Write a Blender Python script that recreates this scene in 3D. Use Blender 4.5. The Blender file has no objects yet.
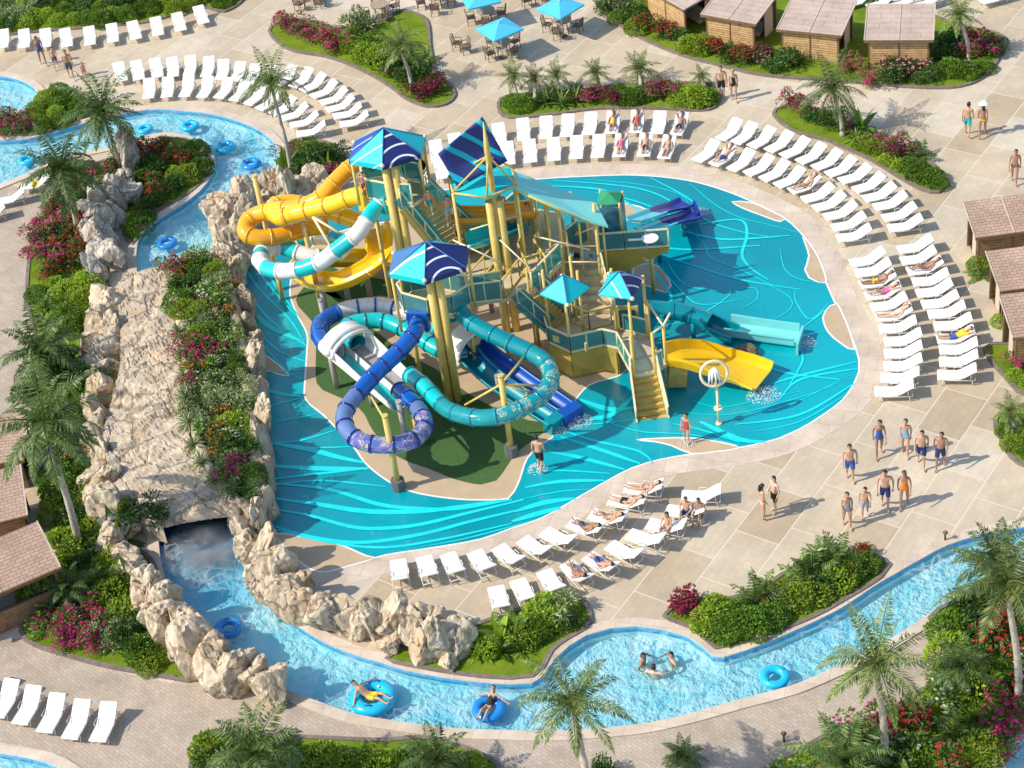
import bpy, bmesh, math, random
from mathutils import Vector, Matrix, noise
from mathutils.geometry import delaunay_2d_cdt
random.seed(11)
R = math.radians
SC = bpy.context.scene
COL = SC.collection
# ---------------------------------------------------------------- camera
FPX, TH, ROLL = 1963.0, R(38.0), R(8.0)
DEP = FPX / 24.5
CAM = Vector((0, -DEP * math.cos(TH), DEP * math.sin(TH)))
FW = Vector((0, math.cos(TH), -math.sin(TH)))
R0 = Vector((1, 0, 0)); U0 = Vector((0, math.sin(TH), math.cos(TH)))
RV = R0 * math.cos(ROLL) - U0 * math.sin(ROLL)
UV = U0 * math.cos(ROLL) + R0 * math.sin(ROLL)
cam = bpy.data.cameras.new('camera'); camo = bpy.data.objects.new('camera', cam)
COL.objects.link(camo)
m = Matrix((RV, UV, -FW)).transposed().to_4x4(); m.translation = CAM
camo.matrix_world = m
cam.sensor_width = 36; cam.lens = 36 * FPX / 1024; cam.clip_start = 1; cam.clip_end = 2000
SC.camera = camo

def G(px, py, z=0.0):
    """world point at height z seen at photo pixel"""
    d = FW + RV * ((px - 512) / FPX) - UV * ((py - 384) / FPX)
    return CAM + d * ((z - CAM.z) / d.z)
def PJ(p):
    d = Vector(p) - CAM; w = d.dot(FW)
    return (512 + FPX * d.dot(RV) / w, 384 - FPX * d.dot(UV) / w)
def UP(bx, by, ty, z0=0.0):
    """height of the vertical above ground pixel (bx,by) that reaches photo row ty"""
    b = G(bx, by, z0); lo, hi = z0, 30.0
    for _ in range(40):
        mid = (lo + hi) / 2
        if PJ((b.x, b.y, mid))[1] > ty: lo = mid
        else: hi = mid
    return Vector((b.x, b.y, lo))
def yaw_of(px, py, dx, dy):
    """heading (radians, of local +Y) of the ground direction seen as (dx,dy) in the photo"""
    d = G(px + dx, py + dy) - G(px, py)
    return math.atan2(-d.x, d.y)
def gl(pts, z=0.0): return [G(x, y, z) for x, y in pts]

# ---------------------------------------------------------------- materials
MATS = {}
def nt(name):
    m = bpy.data.materials.new(name); m.use_nodes = True
    t = m.node_tree; b = t.nodes['Principled BSDF']
    return m, t, b
def N(t, typ, **kw):
    n = t.nodes.new(typ)
    for k, v in kw.items():
        if k in n.inputs: n.inputs[k].default_value = v
        else: setattr(n, k, v)
    return n
def ramp(t, fac, stops, interp='LINEAR'):
    r = t.nodes.new('ShaderNodeValToRGB'); e = r.color_ramp.elements
    r.color_ramp.interpolation = interp
    while len(e) < len(stops): e.new(0.5)
    for el, (p, c) in zip(e, stops):
        el.position = p; el.color = (*c, 1) if len(c) == 3 else c
    t.links.new(fac, r.inputs['Fac']); return r
def mix(t, fac, a, b, mode='MIX'):
    n = t.nodes.new('ShaderNodeMix'); n.data_type = 'RGBA'; n.blend_type = mode
    for s, v in ((0, fac), (6, a), (7, b)):
        if hasattr(v, 'is_linked'): t.links.new(v, n.inputs[s])
        elif s == 0: n.inputs[0].default_value = v
        else: n.inputs[s].default_value = (*v, 1)
    return n.outputs[2]
def coords(t, kind='Object', scale=(1, 1, 1), rot=(0, 0, 0)):
    c = t.nodes.new('ShaderNodeTexCoord'); mp = t.nodes.new('ShaderNodeMapping')
    mp.inputs['Scale'].default_value = scale; mp.inputs['Rotation'].default_value = rot
    t.links.new(c.outputs[kind], mp.inputs['Vector']); return mp.outputs[0]
def bump(t, b, h, strength=0.4, dist=0.02):
    n = t.nodes.new('ShaderNodeBump'); n.inputs['Strength'].default_value = strength
    n.inputs['Distance'].default_value = dist
    t.links.new(h, n.inputs['Height']); t.links.new(n.outputs[0], b.inputs['Normal'])
def mat(name, col, rough=0.5, var=0.12, scale=3.0, bmp=0.0, metal=0.0, coat=0.0, spec=0.5):
    """paint / plastic / cloth with slight mottling and wear"""
    if name in MATS: return MATS[name]
    m, t, b = nt(name)
    v = coords(t)
    nz = N(t, 'ShaderNodeTexNoise', Scale=scale, Detail=6.0, Roughness=0.65); t.links.new(v, nz.inputs['Vector'])
    lo = tuple(max(0, c * (1 - var)) for c in col); hi = tuple(min(1, c * (1 + var)) for c in col)
    r = ramp(t, nz.outputs[0], [(0.3, lo), (0.7, hi)])
    t.links.new(r.outputs[0], b.inputs['Base Color'])
    b.inputs['Roughness'].default_value = rough; b.inputs['Metallic'].default_value = metal
    b.inputs['Coat Weight'].default_value = coat; b.inputs['Specular IOR Level'].default_value = spec
    if bmp: bump(t, b, nz.outputs[0], bmp)
    MATS[name] = m; return m
def leafmat(name, cols, rough=0.45, trans=0.35):
    if name in MATS: return MATS[name]
    m, t, b = nt(name)
    g = t.nodes.new('ShaderNodeNewGeometry'); o = t.nodes.new('ShaderNodeObjectInfo')
    r = ramp(t, g.outputs['Random Per Island'], [(i / max(1, len(cols) - 1), c) for i, c in enumerate(cols)])
    hs = N(t, 'ShaderNodeHueSaturation')
    ma = N(t, 'ShaderNodeMapRange'); ma.inputs['To Min'].default_value = 0.75; ma.inputs['To Max'].default_value = 1.25
    t.links.new(o.outputs['Random'], ma.inputs['Value']); t.links.new(ma.outputs[0], hs.inputs['Value'])
    t.links.new(r.outputs[0], hs.inputs['Color'])
    t.links.new(hs.outputs[0], b.inputs['Base Color']); b.inputs['Roughness'].default_value = rough
    tr = N(t, 'ShaderNodeBsdfTranslucent'); t.links.new(hs.outputs[0], tr.inputs['Color'])
    ms = N(t, 'ShaderNodeMixShader', Fac=trans)
    t.links.new(b.outputs[0], ms.inputs[1]); t.links.new(tr.outputs[0], ms.inputs[2])
    t.links.new(ms.outputs[0], t.nodes['Material Output'].inputs['Surface'])
    MATS[name] = m; return m

# ---------------------------------------------------------------- mesh builder
class MB:
    def __init__(s): s.v = []; s.f = []; s.mi = []; s.sm = []
    def face(s, idx, mi=0, smooth=False): s.f.append(tuple(idx)); s.mi.append(mi); s.sm.append(smooth)
    def poly(s, pts, mi=0):
        b = len(s.v); s.v += [tuple(p) for p in pts]; s.face(range(b, b + len(pts)), mi)
    def prism(s, poly, z0, z1, mi=0, mt=None):
        """vertical prism over a polygon (CCW or CW), given as xy points"""
        a = sum(p[0] * q[1] - q[0] * p[1] for p, q in zip(poly, list(poly[1:]) + [poly[0]]))
        poly = [(p[0], p[1]) for p in poly]
        if a < 0: poly = poly[::-1]
        n = len(poly); b = len(s.v)
        s.v += [(x, y, z0) for x, y in poly] + [(x, y, z1) for x, y in poly]
        s.face(range(b + n, b + 2 * n), mi if mt is None else mt); s.face(range(b + n - 1, b - 1, -1), mi)
        for i in range(n):
            j = (i + 1) % n; s.face((b + i, b + j, b + n + j, b + n + i), mi)
    def box(s, c, size, rz=0.0, mi=0):
        x, y, z = size[0] / 2, size[1] / 2, size[2] / 2; ca, sa = math.cos(rz), math.sin(rz)
        b = len(s.v)
        for dz in (-z, z):
            for dx, dy in ((-x, -y), (x, -y), (x, y), (-x, y)):
                s.v.append((c[0] + dx * ca - dy * sa, c[1] + dx * sa + dy * ca, c[2] + dz))
        for f in ((3, 2, 1, 0), (4, 5, 6, 7), (0, 1, 5, 4), (1, 2, 6, 5), (2, 3, 7, 6), (3, 0, 4, 7)):
            s.face([b + i for i in f], mi)
    def beam(s, p, q, w, h, mi=0, up=(0, 0, 1)):
        p, q = Vector(p), Vector(q); t = (q - p).normalized(); up = Vector(up)
        sd = t.cross(up)
        if sd.length < 1e-4: sd = t.cross(Vector((0, 1, 0)))
        sd.normalize(); n = sd.cross(t)
        b = len(s.v)
        for e in (p, q):
            for a, c in ((-1, -1), (1, -1), (1, 1), (-1, 1)): s.v.append(tuple(e + sd * (a * w / 2) + n * (c * h / 2)))
        for f in ((0, 1, 2, 3), (7, 6, 5, 4), (4, 5, 1, 0), (5, 6, 2, 1), (6, 7, 3, 2), (7, 4, 0, 3)): s.face([b + i for i in f], mi)
    def cyl(s, p, q, r0, r1=None, n=12, mi=0, cap=True):
        s.tube([p, q], [r0, r0 if r1 is None else r1], n, mi, cap)
    def tube(s, path, rad, n=10, mi=0, cap=True, mifn=None):
        fr = frames(path)
        if not hasattr(rad, '__len__'): rad = [rad] * len(path)
        b = len(s.v)
        for (p, t, sd, u), r in zip(fr, rad):
            for k in range(n):
                a = 2 * math.pi * k / n
                s.v.append(tuple(p + sd * (math.cos(a) * r) + u * (math.sin(a) * r)))
        for i in range(len(path) - 1):
            for k in range(n):
                k2 = (k + 1) % n
                s.face((b + i * n + k, b + (i + 1) * n + k, b + (i + 1) * n + k2, b + i * n + k2), mifn(i) if mifn else mi, True)
        if cap:
            s.face(range(b, b + n), mifn(0) if mifn else mi)
            e = b + (len(path) - 1) * n; s.face(range(e + n - 1, e - 1, -1), mifn(len(path) - 2) if mifn else mi)
    def sweep(s, path, prof, mi=0, closed=True, smooth=False, cap=True):
        """prof: list of (side, up) or function i -> list"""
        fr = frames(path); b = len(s.v); n = None
        for i, (p, t, sd, u) in enumerate(fr):
            pr = prof(i) if callable(prof) else prof; n = len(pr)
            for a, c in pr: s.v.append(tuple(p + sd * a + u * c))
        for i in range(len(path) - 1):
            for k in range(n if closed else n - 1):
                k2 = (k + 1) % n
                s.face((b + i * n + k, b + (i + 1) * n + k, b + (i + 1) * n + k2, b + i * n + k2), mi, smooth)
        if cap and closed:
            s.face(range(b, b + n), mi); e = b + (len(path) - 1) * n; s.face(range(e + n - 1, e - 1, -1), mi)
    def ball(s, c, r, n=8, m=6, mi=0, sq=(1, 1, 1)):
        b = len(s.v); c = Vector(c)
        s.v.append((c.x, c.y, c.z + r * sq[2]))
        for i in range(1, m):
            a = math.pi * i / m
            for k in range(n):
                q = 2 * math.pi * k / n
                s.v.append((c.x + r * sq[0] * math.sin(a) * math.cos(q), c.y + r * sq[1] * math.sin(a) * math.sin(q), c.z + r * sq[2] * math.cos(a)))
        s.v.append((c.x, c.y, c.z - r * sq[2])); L = len(s.v) - 1
        for k in range(n):
            s.face((b, b + 1 + k, b + 1 + (k + 1) % n), mi, True)
            s.face((L, b + 1 + (m - 2) * n + (k + 1) % n, b + 1 + (m - 2) * n + k), mi, True)
        for i in range(m - 2):
            for k in range(n):
                k2 = (k + 1) % n; a = b + 1 + i * n
                s.face((a + k, a + n + k, a + n + k2, a + k2), mi, True)
    def mesh(s, name, mats):
        me = bpy.data.meshes.new(name); me.from_pydata(s.v, [], s.f)
        for m in (mats if isinstance(mats, (list, tuple)) else [mats]): me.materials.append(m)
        me.polygons.foreach_set('material_index', s.mi); me.polygons.foreach_set('use_smooth', s.sm)
        me.update(); return me
    def build(s, name, mats, parent=None, loc=None):
        me = s.mesh(name, mats)
        return link(name, me, parent, loc)
def link(name, data, parent=None, loc=None):
    o = bpy.data.objects.new(name, data); COL.objects.link(o)
    if parent: o.parent = parent
    if loc is not None: o.location = loc
    return o
def frames(path):
    P = [Vector(p) for p in path]; out = []; last = None
    for i, p in enumerate(P):
        t = (P[min(i + 1, len(P) - 1)] - P[max(i - 1, 0)])
        t = t.normalized() if t.length > 1e-6 else Vector((0, 1, 0))
        sd = t.cross(Vector((0, 0, 1)))
        if sd.length < 0.05: sd = last if last else t.cross(Vector((0, 1, 0)))
        sd.normalize(); last = sd
        out.append((p, t, sd, sd.cross(t)))
    return out
def catmull(pts, closed=False, step=0.4):
    P = [Vector(p) for p in pts]; n = len(P); out = []
    rng = n if closed else n - 1
    for i in range(rng):
        if closed: a, b, c, d = P[(i - 1) % n], P[i], P[(i + 1) % n], P[(i + 2) % n]
        else: a, b, c, d = P[max(i - 1, 0)], P[i], P[i + 1], P[min(i + 2, n - 1)]
        k = max(1, int((c - b).length / step))
        for j in range(k):
            t = j / k
            out.append(0.5 * ((2 * b) + (c - a) * t + (2 * a - 5 * b + 4 * c - d) * t * t + (3 * b - a - 3 * c + d) * t ** 3))
    if not closed: out.append(P[-1])
    return out
def resample(pts, n):
    P = [Vector(p) for p in pts]; L = [0]
    for a, b in zip(P, P[1:]): L.append(L[-1] + (b - a).length)
    out = []; k = 0
    for i in range(n):
        s = L[-1] * i / (n - 1)
        while k < len(P) - 2 and L[k + 1] < s: k += 1
        out.append(P[k].lerp(P[k + 1], (s - L[k]) / max(1e-9, L[k + 1] - L[k])))
    return out
def offset(P, d, closed=True):
    n = len(P); out = []
    for i in range(n):
        a = P[(i - 1) % n] if closed or i > 0 else P[i]; b = P[(i + 1) % n] if closed or i < n - 1 else P[i]
        t = Vector((b[0] - a[0], b[1] - a[1])); t = t.normalized() if t.length > 1e-9 else Vector((1, 0))
        out.append(Vector((P[i][0] - t.y * d, P[i][1] + t.x * d, P[i][2] if len(P[i]) > 2 else 0)))
    return out
def area(P): return 0.5 * sum(p[0] * q[1] - q[0] * p[1] for p, q in zip(P, list(P[1:]) + [P[0]]))
def ccw(P): return P if area(P) > 0 else P[::-1]
def inside(p, poly):
    x, y = p[0], p[1]; c = False; n = len(poly); j = n - 1
    for i in range(n):
        xi, yi, xj, yj = poly[i][0], poly[i][1], poly[j][0], poly[j][1]
        if (yi > y) != (yj > y) and x < (xj - xi) * (y - yi) / (yj - yi) + xi: c = not c
        j = i
    return c
def sheet(name, outer, z, material, holes=(), zfn=None, grid=None, parent=None):
    """flat triangulated sheet of a polygon with holes"""
    vs, fs = [], []
    es = []
    for loop in [outer] + list(holes):
        b = len(vs); n = len(loop); vs += [Vector((p[0], p[1])) for p in loop]
        es += [(b + i, b + (i + 1) % n) for i in range(n)]
    if grid:
        xs = [p[0] for p in outer]; ys = [p[1] for p in outer]; x = min(xs)
        while x < max(xs):
            y = min(ys)
            while y < max(ys):
                q = (x + random.uniform(-.3, .3) * grid, y + random.uniform(-.3, .3) * grid)
                if inside(q, outer): vs.append(Vector(q))
                y += grid
            x += grid
    ov, oe, of, *_ = delaunay_2d_cdt(vs, es, [], 0, 1e-5)
    mb = MB(); mb.v = [(v.x, v.y, zfn(v.x, v.y) if zfn else z) for v in ov]
    for f in of:
        c = sum((ov[i] for i in f), Vector((0, 0))) / len(f)
        if inside(c, outer) and not any(inside(c, h) for h in holes):
            a = area([ov[i] for i in f]); mb.face(f if a > 0 else f[::-1], 0, bool(zfn))
    return mb.build(name, material, parent)
def ribbon(name, P, w0, w1, z0, z1, material, closed=True, parent=None):
    """raised strip between offsets w0 and w1 of a line"""
    a, b = offset(P, w0, closed), offset(P, w1, closed); n = len(P); mb = MB()
    mb.v = [(p.x, p.y, z0) for p in a] + [(p.x, p.y, z1) for p in a] + [(p.x, p.y, z1) for p in b] + [(p.x, p.y, z0) for p in b]
    for i in range(n if closed else n - 1):
        j = (i + 1) % n
        for r0, r1 in ((0, 1), (1, 2), (2, 3)):
            q = (r0 * n + i, r0 * n + j, r1 * n + j, r1 * n + i)
            mb.face(q if w1 > w0 else q[::-1])
    return mb.build(name, material, parent)
def st(o, kind='structure'): o['kind'] = kind; return o
def tag(o, label, cat, group=None):
    o['label'] = label; o['category'] = cat
    if group: o['group'] = group
    return o
def empty(name, loc=(0, 0, 0), rz=0.0, label=None, cat=None, group=None):
    o = link(name, None, None, loc); o.rotation_euler[2] = rz; o.empty_display_size = 0.2
    if label: tag(o, label, cat, group)
    return o
def dup(o, parent=None):
    c = o.copy(); COL.objects.link(c)
    if parent: c.parent = parent
    for ch in list(o.children): dup(ch, c)
    return c
ORD = 'first second third fourth fifth sixth seventh eighth ninth tenth eleventh twelfth thirteenth fourteenth fifteenth sixteenth seventeenth eighteenth nineteenth twentieth'.split()
ORD += ['twenty-' + x for x in ORD[:9]] + ['thirtieth'] + ['thirty-' + x for x in ORD[:9]]
# ---------------------------------------------------------------- light
SUNV = (G(600 + 30, 450 - 8.0) - G(600, 450)); SUNV.z = 0; SUNV.normalize()
ELEV = R(43)
sdir = Vector((SUNV.x * math.cos(ELEV), SUNV.y * math.cos(ELEV), -math.sin(ELEV)))
sun = bpy.data.lights.new('sun', 'SUN'); sun.energy = 3.5; sun.angle = R(0.5); sun.color = (1, .925, .80)
so = link('sun', sun); so.rotation_euler = (-sdir).to_track_quat('Z', 'Y').to_euler()
W = bpy.data.worlds.new('World'); SC.world = W; W.use_nodes = True
wt = W.node_tree; sky = wt.nodes.new('ShaderNodeTexSky'); sky.sky_type = 'NISHITA'; sky.sun_disc = False
sky.sun_elevation = ELEV; sky.sun_rotation = math.atan2(-sdir.x, -sdir.y)
wt.links.new(sky.outputs[0], wt.nodes['Background'].inputs[0]); wt.nodes['Background'].inputs[1].default_value = 0.15
SC.view_settings.view_transform = 'Standard'; SC.view_settings.look = 'None'; SC.view_settings.gamma = 1
SC.view_settings.exposure = 0.47

# ---------------------------------------------------------------- setting materials
def deck_mat():
    m, t, b = nt('deck_paving')
    v = coords(t, rot=(0, 0, R(-52)))
    br = N(t, 'ShaderNodeTexBrick', Scale=1.0); br.inputs['Brick Width'].default_value = 2.7; br.inputs['Row Height'].default_value = 1.75
    br.inputs['Mortar Size'].default_value = 0.018; br.inputs['Color1'].default_value = (0, 0, 0, 1); br.inputs['Color2'].default_value = (1, 1, 1, 1)
    br.inputs['Mortar'].default_value = (.5, .5, .5, 1); br.offset = 0.37
    nzv = N(t, 'ShaderNodeTexNoise', Scale=.35, Detail=2.0); t.links.new(v, nzv.inputs['Vector'])
    t.links.new(v, br.inputs['Vector'])
    tone = ramp(t, br.outputs['Color'], [(0, (.50, .415, .295)), (.3, (.55, .47, .345)), (.5, (.575, .50, .38)), (.75, (.63, .565, .46)), (1, (.55, .465, .34))])
    nz = N(t, 'ShaderNodeTexNoise', Scale=1.1, Detail=8.0, Roughness=.7); t.links.new(v, nz.inputs['Vector'])
    c = mix(t, nz.outputs[0], (.78, .76, .72), (1.14, 1.12, 1.1)); c = mix(t, 1.0, tone.outputs[0], c, 'MULTIPLY')
    # small pavers inside every large panel
    b2 = N(t, 'ShaderNodeTexBrick', Scale=1.0); b2.inputs['Brick Width'].default_value = .45; b2.inputs['Row Height'].default_value = .29
    b2.inputs['Mortar Size'].default_value = 0.012; b2.inputs['Color1'].default_value = (.93, .93, .93, 1); b2.inputs['Color2'].default_value = (1.05, 1.03, 1.0, 1)
    b2.inputs['Mortar'].default_value = (.86, .85, .83, 1); t.links.new(v, b2.inputs['Vector'])
    c = mix(t, .8, c, b2.outputs['Color'], 'MULTIPLY')
    st_ = N(t, 'ShaderNodeTexNoise', Scale=.22, Detail=5.0, Roughness=.6); t.links.new(v, st_.inputs['Vector'])
    sr = ramp(t, st_.outputs[0], [(.42, (.86, .84, .82)), (.6, (1.04, 1.03, 1.02))]); c = mix(t, .8, c, sr.outputs[0], 'MULTIPLY')
    c = mix(t, br.outputs['Fac'], c, (.70, .60, .48))
    t.links.new(c, b.inputs['Base Color']); b.inputs['Roughness'].default_value = .75
    bump(t, b, nz.outputs[0], .25, .01); return m
def paver_mat(name, c1, c2, mortar, w=.26, h=.13, rot=48):
    m, t, b = nt(name); v = coords(t, rot=(0, 0, R(rot)))
    br = N(t, 'ShaderNodeTexBrick', Scale=1.0); br.inputs['Brick Width'].default_value = w; br.inputs['Row Height'].default_value = h
    br.inputs['Mortar Size'].default_value = .014; br.inputs['Mortar Smooth'].default_value = .4
    br.inputs['Color1'].default_value = (*c1, 1); br.inputs['Color2'].default_value = (*c2, 1); br.inputs['Mortar'].default_value = (*mortar, 1)
    t.links.new(v, br.inputs['Vector'])
    nz = N(t, 'ShaderNodeTexNoise', Scale=.7, Detail=9.0, Roughness=.7); t.links.new(v, nz.inputs['Vector'])
    k = ramp(t, nz.outputs[0], [(.3, (.75, .73, .70)), (.7, (1.15, 1.13, 1.12))])
    t.links.new(mix(t, 1., br.outputs[0], k.outputs[0], 'MULTIPLY'), b.inputs['Base Color'])
    b.inputs['Roughness'].default_value = .85; bump(t, b, br.outputs['Fac'], -.3, .01); return m
def grass_mat(name='lawn_grass'):
    m, t, b = nt(name); v = coords(t)
    n1 = N(t, 'ShaderNodeTexNoise', Scale=1.2, Detail=3.0); n2 = N(t, 'ShaderNodeTexNoise', Scale=14.0, Detail=6.0, Roughness=.8)
    for n in (n1, n2): t.links.new(v, n.inputs['Vector'])
    r1 = ramp(t, n1.outputs[0], [(.3, (.12, .20, .014)), (.7, (.22, .30, .026))])
    r2 = ramp(t, n2.outputs[0], [(.3, (.5, .5, .5)), (.7, (1.4, 1.4, 1.3))])
    t.links.new(mix(t, 1., r1.outputs[0], r2.outputs[0], 'MULTIPLY'), b.inputs['Base Color']); b.inputs['Roughness'].default_value = .9
    b.inputs['Specular IOR Level'].default_value = .1
    bump(t, b, n2.outputs[0], .8, .05); return m
def pad_mat():
    m, t, b = nt('splash_pad_teal'); v = coords(t)
    n1 = N(t, 'ShaderNodeTexNoise', Scale=.12, Detail=3.0); t.links.new(v, n1.inputs['Vector'])
    r = ramp(t, n1.outputs[0], [(.35, (.0, .25, .31)), (.65, (.0, .39, .47))])
    n2 = N(t, 'ShaderNodeTexNoise', Scale=5.0, Detail=8.0, Roughness=.75); t.links.new(v, n2.inputs['Vector'])
    r2 = ramp(t, n2.outputs[0], [(.3, (.82, .88, .9)), (.7, (1.12, 1.08, 1.05))])
    t.links.new(mix(t, 1., r.outputs[0], r2.outputs[0], 'MULTIPLY'), b.inputs['Base Color'])
    b.inputs['Roughness'].default_value = .25; b.inputs['Coat Weight'].default_value = .5; b.inputs['Coat Roughness'].default_value = .08
    n3 = N(t, 'ShaderNodeTexNoise', Scale=3.5, Detail=4.0, Roughness=.6); t.links.new(v, n3.inputs['Vector'])
    bump(t, b, n3.outputs[0], .35, .03); return m
def water_mat():
    m, t, b = nt('pool_water'); v = coords(t); out = t.nodes['Material Output']
    w = N(t, 'ShaderNodeTexNoise', Scale=1.1, Detail=3.0); t.links.new(v, w.inputs['Vector'])
    wv = N(t, 'ShaderNodeVectorMath', operation='MULTIPLY_ADD'); t.links.new(w.outputs['Color'], wv.inputs[0]); wv.inputs[1].default_value = (1.1, 1.1, 1.1); t.links.new(v, wv.inputs[2])
    n1 = N(t, 'ShaderNodeTexNoise', Scale=.9, Detail=4.0, Roughness=.6); t.links.new(wv.outputs[0], n1.inputs['Vector'])
    n2 = N(t, 'ShaderNodeTexNoise', Scale=2.4, Detail=4.0, Roughness=.6); t.links.new(wv.outputs[0], n2.inputs['Vector'])
    tint = ramp(t, n1.outputs[0], [(.33, (.46, .84, .93)), (.46, (.68, .94, .975)), (.6, (.84, .98, .99))])  # deep and pale tint patches imitate the caustic, refracted light of ripples
    tr = N(t, 'ShaderNodeBsdfTransparent'); t.links.new(tint.outputs[0], tr.inputs[0])
    gl_ = N(t, 'ShaderNodeBsdfGlossy', Roughness=.14); fr = N(t, 'ShaderNodeFresnel', IOR=1.33)
    bp = N(t, 'ShaderNodeBump', Strength=.35, Distance=.12); t.links.new(n2.outputs[0], bp.inputs['Height'])
    t.links.new(bp.outputs[0], gl_.inputs['Normal']); t.links.new(bp.outputs[0], fr.inputs['Normal'])
    s1 = N(t, 'ShaderNodeMixShader'); t.links.new(fr.outputs[0], s1.inputs[0]); t.links.new(tr.outputs[0], s1.inputs[1]); t.links.new(gl_.outputs[0], s1.inputs[2])
    # churned foam
    fv = N(t, 'ShaderNodeTexVoronoi', Scale=2.0, feature='DISTANCE_TO_EDGE'); t.links.new(wv.outputs[0], fv.inputs['Vector'])
    fo = ramp(t, fv.outputs['Distance'], [(.0, (1, 1, 1)), (.16, (0, 0, 0))])
    fm = N(t, 'ShaderNodeTexNoise', Scale=.55, Detail=3.0); t.links.new(v, fm.inputs['Vector'])
    fr2 = ramp(t, fm.outputs[0], [(.45, (.0, .0, .0)), (.72, (.35, .35, .35))])
    f = mix(t, 1., fo.outputs[0], fr2.outputs[0], 'MULTIPLY')
    df = N(t, 'ShaderNodeBsdfDiffuse'); df.inputs[0].default_value = (.86, .93, .95, 1)
    s2 = N(t, 'ShaderNodeMixShader'); t.links.new(f, s2.inputs[0]); t.links.new(s1.outputs[0], s2.inputs[1]); t.links.new(df.outputs[0], s2.inputs[2])
    t.links.new(s2.outputs[0], out.inputs['Surface']); return m
def rock_mat(name, lo, hi, stain, cs=1.6, cw=.5):
    m, t, b = nt(name); v = coords(t)
    oi = t.nodes.new('ShaderNodeObjectInfo'); av = N(t, 'ShaderNodeVectorMath', operation='ADD'); t.links.new(v, av.inputs[0])
    sc_ = N(t, 'ShaderNodeVectorMath', operation='SCALE'); sc_.inputs[0].default_value = (31, 17, 23); t.links.new(oi.outputs['Random'], sc_.inputs['Scale']); t.links.new(sc_.outputs[0], av.inputs[1])
    n1 = N(t, 'ShaderNodeTexNoise', Scale=2.0, Detail=10.0, Roughness=.72); t.links.new(av.outputs[0], n1.inputs['Vector'])
    n2 = N(t, 'ShaderNodeTexNoise', Scale=.8, Detail=3.0); t.links.new(av.outputs[0], n2.inputs['Vector'])
    r = ramp(t, n1.outputs[0], [(.32, lo), (.55, tuple((a + b_) / 2 for a, b_ in zip(lo, hi))), (.7, hi)])
    s = ramp(t, n2.outputs[0], [(.5, (0, 0, 0)), (.72, (.7, .7, .7))])
    c = mix(t, s.outputs[0], r.outputs[0], stain)
    vo = N(t, 'ShaderNodeTexVoronoi', Scale=cs, feature='DISTANCE_TO_EDGE'); nzv = N(t, 'ShaderNodeVectorMath', operation='MULTIPLY_ADD')
    t.links.new(n1.outputs['Color'], nzv.inputs[0]); nzv.inputs[1].default_value = (.7, .7, .7); t.links.new(av.outputs[0], nzv.inputs[2]); t.links.new(nzv.outputs[0], vo.inputs['Vector'])
    cr = ramp(t, vo.outputs['Distance'], [(0, (.38, .31, .24)), (.03, (1, 1, 1))]); c = mix(t, cw, c, cr.outputs[0], 'MULTIPLY')
    t.links.new(c, b.inputs['Base Color']); b.inputs['Roughness'].default_value = .9
    h = mix(t, .6, n1.outputs[0], cr.outputs[0]); bump(t, b, h, .9, .12); return m

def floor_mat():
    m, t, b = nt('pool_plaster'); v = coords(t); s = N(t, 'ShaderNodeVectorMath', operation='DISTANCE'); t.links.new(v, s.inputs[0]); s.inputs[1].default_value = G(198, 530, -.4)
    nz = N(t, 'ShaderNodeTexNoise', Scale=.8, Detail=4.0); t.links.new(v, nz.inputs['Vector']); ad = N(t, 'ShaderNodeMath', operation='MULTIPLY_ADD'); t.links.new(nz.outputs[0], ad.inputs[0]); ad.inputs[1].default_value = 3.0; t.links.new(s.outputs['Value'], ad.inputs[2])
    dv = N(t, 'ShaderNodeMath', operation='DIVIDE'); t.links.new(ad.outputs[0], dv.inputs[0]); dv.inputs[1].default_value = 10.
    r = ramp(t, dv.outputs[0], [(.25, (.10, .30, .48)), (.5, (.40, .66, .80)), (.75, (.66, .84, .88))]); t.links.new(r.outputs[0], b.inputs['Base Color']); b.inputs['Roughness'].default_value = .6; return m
M_DECK = deck_mat()
M_PATH = paver_mat('grey_pavers', (.50, .42, .335), (.43, .36, .285), (.36, .30, .24))
M_COPE = paver_mat('coping_stone', (.58, .48, .375), (.64, .545, .45), (.46, .38, .30), .9, .9, 20)
M_KERB = mat('kerb_stone', (.19, .155, .13), .85, .3, 4)
M_GRASS = grass_mat(); M_PAD = pad_mat(); M_WATER = water_mat()
M_POOL = floor_mat()
M_TILE = mat('pool_tile', (.10, .38, .62), .3, .3, 6)
M_SAND = mat('sand_coloured_pad', (.50, .375, .24), .55, .08, 1.2)
M_TURF = mat('green_turf', (.05, .115, .026), .95, .25, 9, .5)
M_LINE = mat('cyan_line', (.012, .66, .70), .35, .1, 2)
M_WLINE = mat('white_line', (.82, .82, .78), .4, .06, 2)
M_ROCK = rock_mat('boulder_rock', (.36, .27, .18), (.82, .71, .53), (.46, .29, .13), .9, .06)
M_ROCKG = rock_mat('grey_boulder', (.29, .25, .20), (.80, .73, .61), (.40, .32, .23), .9, .06)
M_STONE = rock_mat('tunnel_stone', (.36, .28, .19), (.76, .65, .50), (.55, .37, .20), .62, .22)
M_SOIL = mat('bed_soil', (.05, .055, .02), .95, .4, 4, .6)

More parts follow.
